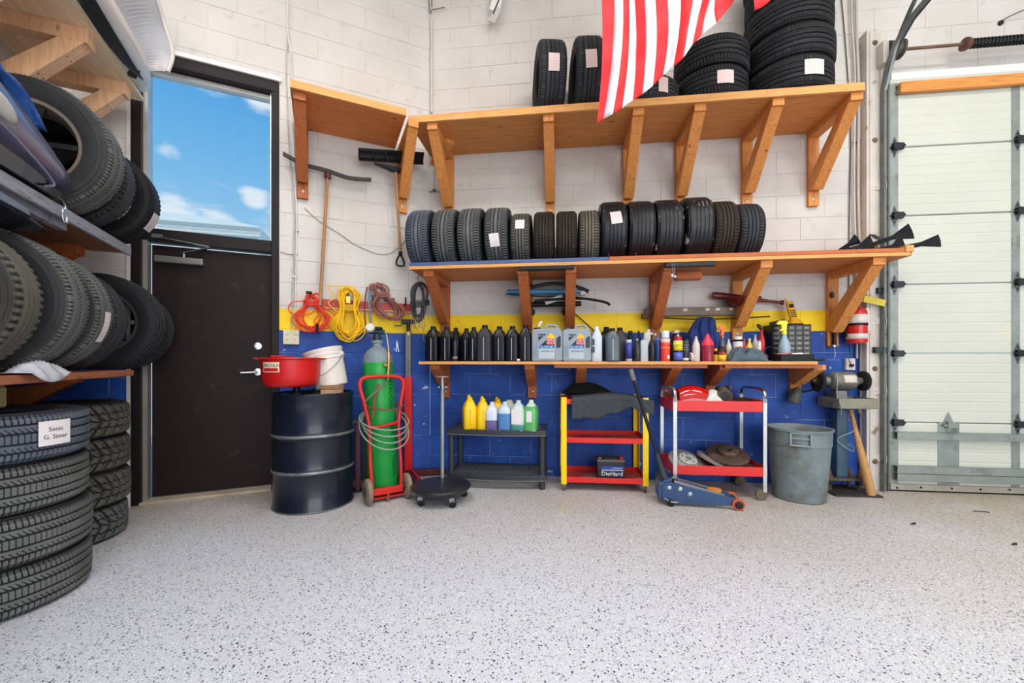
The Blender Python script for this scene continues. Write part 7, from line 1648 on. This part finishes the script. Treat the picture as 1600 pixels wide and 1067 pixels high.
# bumper cover over the top shelf: a long curved shell lying along the wall, its end hanging past the shelf
bp_ = fthing(LW, 'bumper_cover', 'pearl white car bumper cover with slatted grille on the topmost left shelf', 'bumper', 0, 0, 3.071)
def bsec(s_, k_=1.0, drop=0):  # outline in (d, z)
    base = [(.16, .05), (.30, .03), (.46, .01), (.56, .0), (.61, .004), (.645, .02), (.665, .05), (.67, .09), (.665, .13)]
    return [(d*k_+(1-k_)*.4, z*k_+drop) for d, z in base]
st = [(-2.5, 1.0, 0), (-2.0, 1.0, .0), (-1.5, 1.02, .0), (-1.0, 1.02, .0), (-.62, 1.0, .0), (-.36, .95, .0), (-.20, .82, .02), (-.12, .62, .06)]
rings = [[(s_, -d, z) for d, z in bsec(s_, k_, dr_)] for s_, k_, dr_ in st]
mb = MB(); n_ = 9; v = [p for r in rings for p in r]; f = [(j*n_+i, j*n_+i+1, (j+1)*n_+i+1, (j+1)*n_+i) for j in range(len(rings)-1) for i in range(n_-1)]
mb.add(v, f); mb.build('shell', BUM, bp_, smooth=True, thick=.006, sharp=1.2, sub=1)
mb = MB()
for i in range(8):
    q = .562+.012*i; mb.tube(cr([(-2.2, -q, .012+.002*i), (-1.2, -q, .008), (-.85, -q*.96-.02, .004), (-.56+.02*i, -.585-.007*i, .002)], 4), .006, 5)
o_ = mb.build('grille_slats', GRL, bp_, smooth=True, sharp=3); o_['kind'] = 'stuff'
o_.location = (0, 0, -.006)
MB().box((-.47, -.60, .0), (.12, .05, .006), (0, 0, .5)).build('fog_slot', BLACKP, bp_)
# ribbed grey undertray seen behind it
ut = fthing(LW, 'ribbed_liner', 'grey finely ribbed plastic panel with a pale edge above the door corner', 'panel', 0, 0, 0)
a_pts = [P(146, -30, 2.45), P(192, 58, 2.72), P(231, 117, 2.92), P(262, 112, 3.0), P(270, 84, 3.02), P(258, 40, 2.98), P(246, 0, 2.9), P(232, -50, 2.8)]
Mi = ut.matrix_basis.inverted(); LP = [Mi @ p for p in a_pts]
ut.location = LW.W(0, 0, 0); bpy.context.view_layer.update(); Mi = ut.matrix_basis.inverted(); LP = [Mi @ p for p in a_pts]
# panel as ruled strip between inner and outer edge
inn = cr([LP[0], LP[1], LP[2]], 8); outr = cr([LP[7], LP[6], LP[5], LP[4], LP[3]], 4)
def edge(lst, t_): i = t_*(len(lst)-1); k_ = int(min(i, len(lst)-2)); return lst[k_].lerp(lst[k_+1], i-k_)
def utf(u, v): a = edge(inn, v); b_ = edge(outr, v); p = a.lerp(b_, u); p = p+Vector((0, 1, 0))*(.05*sin(pi*u))+Vector((0, 0, 1))*(.0025*sin(v*170) if u < .8 else 0); return tuple(p)
MB().grid(utf, 14, 170).build('ribbed_panel', mat('liner_grey', (168, 168, 174), rough=.5, var=.1, rgb2=(206, 200, 194), thr=.55, s2=3), ut, smooth=True, thick=.006, sharp=3)
MB().tube([Vector(utf(1, i/20)) for i in range(21)], .014, 8).build('pale_edge', BUM, ut, smooth=True)
# dark blue bumper with headlamp area on the middle rack shelf
BL2 = mat('dark_blue_paint', (104, 102, 128), rough=.2, var=.1, coat=.6, metal=.2); BLK2 = mat('gloss_black_part', (18, 22, 34), rough=.25, var=.15, coat=.3)
bb = fthing(LW, 'bumper_cover', 'dark blue-grey car bumper cover lying on the middle left rack shelf', 'bumper', 0, 0, 1.881)
def sec2(k_, dz):
    base = [(.30, .30), (.44, .36), (.54, .33), (.61, .24), (.63, .15), (.60, .07), (.50, .03)]
    return [(d, z*k_+dz) for d, z in base]
st = [(-2.5, 1.4, .08), (-2.2, 1.35, .08), (-1.9, 1.25, .07), (-1.62, 1.05, .06), (-1.42, .80, .06), (-1.27, .42, .06)]
rings = [[(s_, -d, z) for d, z in sec2(k_, dz)] for s_, k_, dz in st]; n_ = 7; v = [p for r in rings for p in r]
mb = MB(); mb.add(v, [(j*n_+i, j*n_+i+1, (j+1)*n_+i+1, (j+1)*n_+i) for j in range(len(rings)-1) for i in range(n_-1)]); mb.build('shell', BL2, bb, smooth=True, thick=.006, sub=1, sharp=2)
mb = MB(); mb.loft([[(s_, -.52-.0*k_, .005), (s_, -.615, .01), (s_, -.625, .06*k_+.02), (s_, -.56, .12*k_+.02)] for s_, k_ in ((-2.5, 1.3), (-1.9, 1.1), (-1.6, .9), (-1.36, .3))]); mb.build('lower_grille', BLK2, bb, smooth=True, sharp=.8)
MB().tube(cr([(-2.4, -.635, .18), (-1.9, -.64, .16), (-1.6, -.64, .10), (-1.46, -.635, .055), (-1.52, -.635, .02)], 6), .006, 6).build('trim_strip', C_('trim_light', (130, 136, 160), .25, metal=.5), bb, smooth=True)
hk = fthing(LW, 'metal_clip', 'small bright S-shaped hook hanging at the front edge of the middle rack shelf', 'hook', -1.36, .615, 1.80)
MB().tube(cr([(-.03, 0, .10), (0, -.01, .085), (.02, -.01, .06), (-.01, -.012, .04), (.0, -.01, .0), (.025, -.01, -.01), (.03, -.01, .02)], 5), .005, 6).build('hook', CHROME, hk, smooth=True)
bb2 = fthing(LW, 'plastic_bag', 'crumpled blue plastic sheet lying over the bumper on the left rack', 'bag', -1.86, .40, 2.26)
def pb(u, v): 
    a = (u-.5)*.95; b_ = (v-.5)*.36; return (a, b_, .06*sin(pi*u)*(1)+.05*abs(sin(9*u+4*v))*(.5+.5*sin(5*v+3*u))+.03*abs(sin(15*v-6*u))-.18*max(0, u-.55))
MB().grid(pb, 40, 20).build('sheet', mat('blue_plastic_sheet', (50, 106, 190), rough=.2, var=.25, coat=.4, rgb2=(150, 190, 230), thr=.6, soft=.06, s2=10), bb2, smooth=True, thick=.002, sharp=1.2)
# pale lens and a dark fender below, on brackets under the middle shelf
ld = fthing(LW, 'lamp_lens', 'pale rounded headlamp lens at the left edge above the middle rack shelf', 'lamp', -1.84, .655, 2.09); MB().sphere((0, 0, 0), .065, 20, 12, (1.3, .35, .55), (0, .35, 0)).build('lens', C_('pale_lens', (186, 186, 176), .2), ld, smooth=True)
MB().beam((0, 0, 0), (-.1, .3, -.1), .03, .02).build('stem', BLACKP, ld)
fd = fthing(LW, 'bumper_part', 'dark blue pointed car body part resting on tires under the middle rack shelf', 'car part', 0, 0, 1.6)
st = [(-2.5, 1.2), (-2.1, 1.1), (-1.85, .95), (-1.62, .6), (-1.47, .12)]
MB().loft([[(s_, -.30, .05*k_+.08), (s_, -.50, .13*k_+.08), (s_, -.60, .10*k_+.08), (s_, -.63, .03*k_+.08), (s_, -.52, .0+.08), (s_, -.36, -.0+.08)] for s_, k_ in st]).build('shell', BLK2, fd, smooth=True, sharp=1.2)
fd.location = LW.W(0, 0, 1.62)
g3 = fthing(LW, 'grey_trim', 'grey plastic trim strip poking out under the middle rack shelf', 'trim', -1.9, .60, 1.74); MB().loft([[(x, y, z) for y, z in ((-.03*k_, 0), (.05*k_, .0), (.04*k_, .04*k_), (-.02*k_, .035*k_))] for x, k_ in ((-.4, 1.2), (.1, 1.1), (.3, .8), (.34, .2))]).build('strip', C_('trim_grey2', (112, 118, 130), .4), g3, smooth=True, sharp=.8)
pbg = fthing(LW, 'plastic_bag', 'crumpled clear white plastic bag poking out under the tires on the lower left shelf', 'bag', -1.50, .59, 1.056)
MB().grid(lambda u, v: ((u-.5)*.26, (v-.5)*.10-.02*u, .006+.055*max(0, sin(pi*u)*sin(pi*v))**.5*(.6+.4*sin(19*u+11*v))-(.05*max(0, .3-v)*3*sin(pi*u))), 22, 14).build('bag', C_('bag_white', (206, 212, 222), .3, var=.1), pbg, smooth=True, thick=.0015, sharp=.9)
# yellow container at the left edge on the big stack
yb = thing('yellow_container', 'yellow plastic container on the big tire stack at the left edge', 'container', (-2.375, 1.845, .888), .3)
MB().loft([ring(.14, .10, .02, 0), ring(.15, .11, .02, .02), ring(.15, .11, .02, .16), ring(.10, .07, .02, .2)]).build('body', C_('pale_yellow', (226, 214, 110), .4), yb, smooth=True)
MB().b2(.075, .095, -.03, .03, .0, .10).build('handle', C_('cream_handle', (222, 214, 150), .4), yb, bevel=.006)
yb.location = (X_(-38, 1.95), 1.95, .888)

# ---- flags hung from the ceiling
FR = mat('flag_red', (232, 44, 50), rough=.75, var=.05); FW = mat('flag_white', (238, 240, 246), rough=.75, var=.02)
fl_ = thing('striped_flag', 'red and white striped flag hanging from above in front of the topmost shelf', 'flag', P(1030, 0, 2.6)+Vector((0, 0, .9)), 0)
topx = [940, 959.5, 973.5, 983, 992, 1007.5, 1024, 1043, 1064, 1083, 1097, 1107, 1117, 1148]
bots = [(933, 193), (942.5, 186), (957.5, 178), (972, 169), (989, 157), (1004, 147), (1020, 134), (1036, 118), (1052, 105), (1068, 90), (1082, 70), (1096, 55), (1119, 36), (1143, 8)]
o0 = fl_.location
def fpt(u, v):      # u across the stripes 0..13, v from top (above the frame) to the slanted hem
    i = min(int(u), 12); t_ = u-i; bx = bots[i][0]*(1-t_)+bots[i+1][0]*t_; by = bots[i][1]*(1-t_)+bots[i+1][1]*t_; tx = topx[i]*(1-t_)+topx[i+1]*t_
    topy = -180; 
    py = topy+(by-topy)*v; q = max(0, py)/max(by, 1) if by > 0 else 0
    bend = 7*sin(pi*q)*(1 if u < 7.5 else (.4 if u < 9 else -.5))
    px = tx+(bx-tx)*q**1.3+bend*.5 if py > 0 else tx+(py/200)*4
    Yf = 2.60+.045*sin(u*1.9+.4)+.03*sin(u*.8-v*3)+.008*sin(v*23+u*2)+.006*sin(v*41)
    return P(px, py, Yf)-o0
for band in range(13):
    MB().grid(lambda u, v: tuple(fpt(band+u, v)), 4, 40).build('stripe', FR if band % 2 == 0 else FW, fl_, smooth=True, thick=.001, sharp=3, fix=False)
f2 = thing('red_flag', 'corner of a plain red flag at the top edge before the tall tire stack', 'flag', P(1190, 0, 2.5)+Vector((0, 0, .6)), 0)
o1 = f2.location
def f2p(u, v): 
    a = P(1168, -150, 2.5).lerp(P(1245, -150, 2.5), u); b_ = P(1176, 21, 2.5).lerp(P(1236, -25, 2.5), u); p = a.lerp(b_, v); p.y += .02*sin(8*u+5*v); return tuple(p-o1)
MB().grid(f2p, 12, 16).build('cloth', FR, f2, smooth=True, thick=.001, sharp=3)
# hanging line carrying both flags
ln = thing('flag_line', 'thin line strung above the frame from which the flags hang', 'line', (0, 2.55, P(1030, -180, 2.6).z+.004)); MB().tube([(-.2, .06, .0), (1.0, .03, -.004), (2.6, -.06, .0)], .004, 6).build('line', CABD, ln)
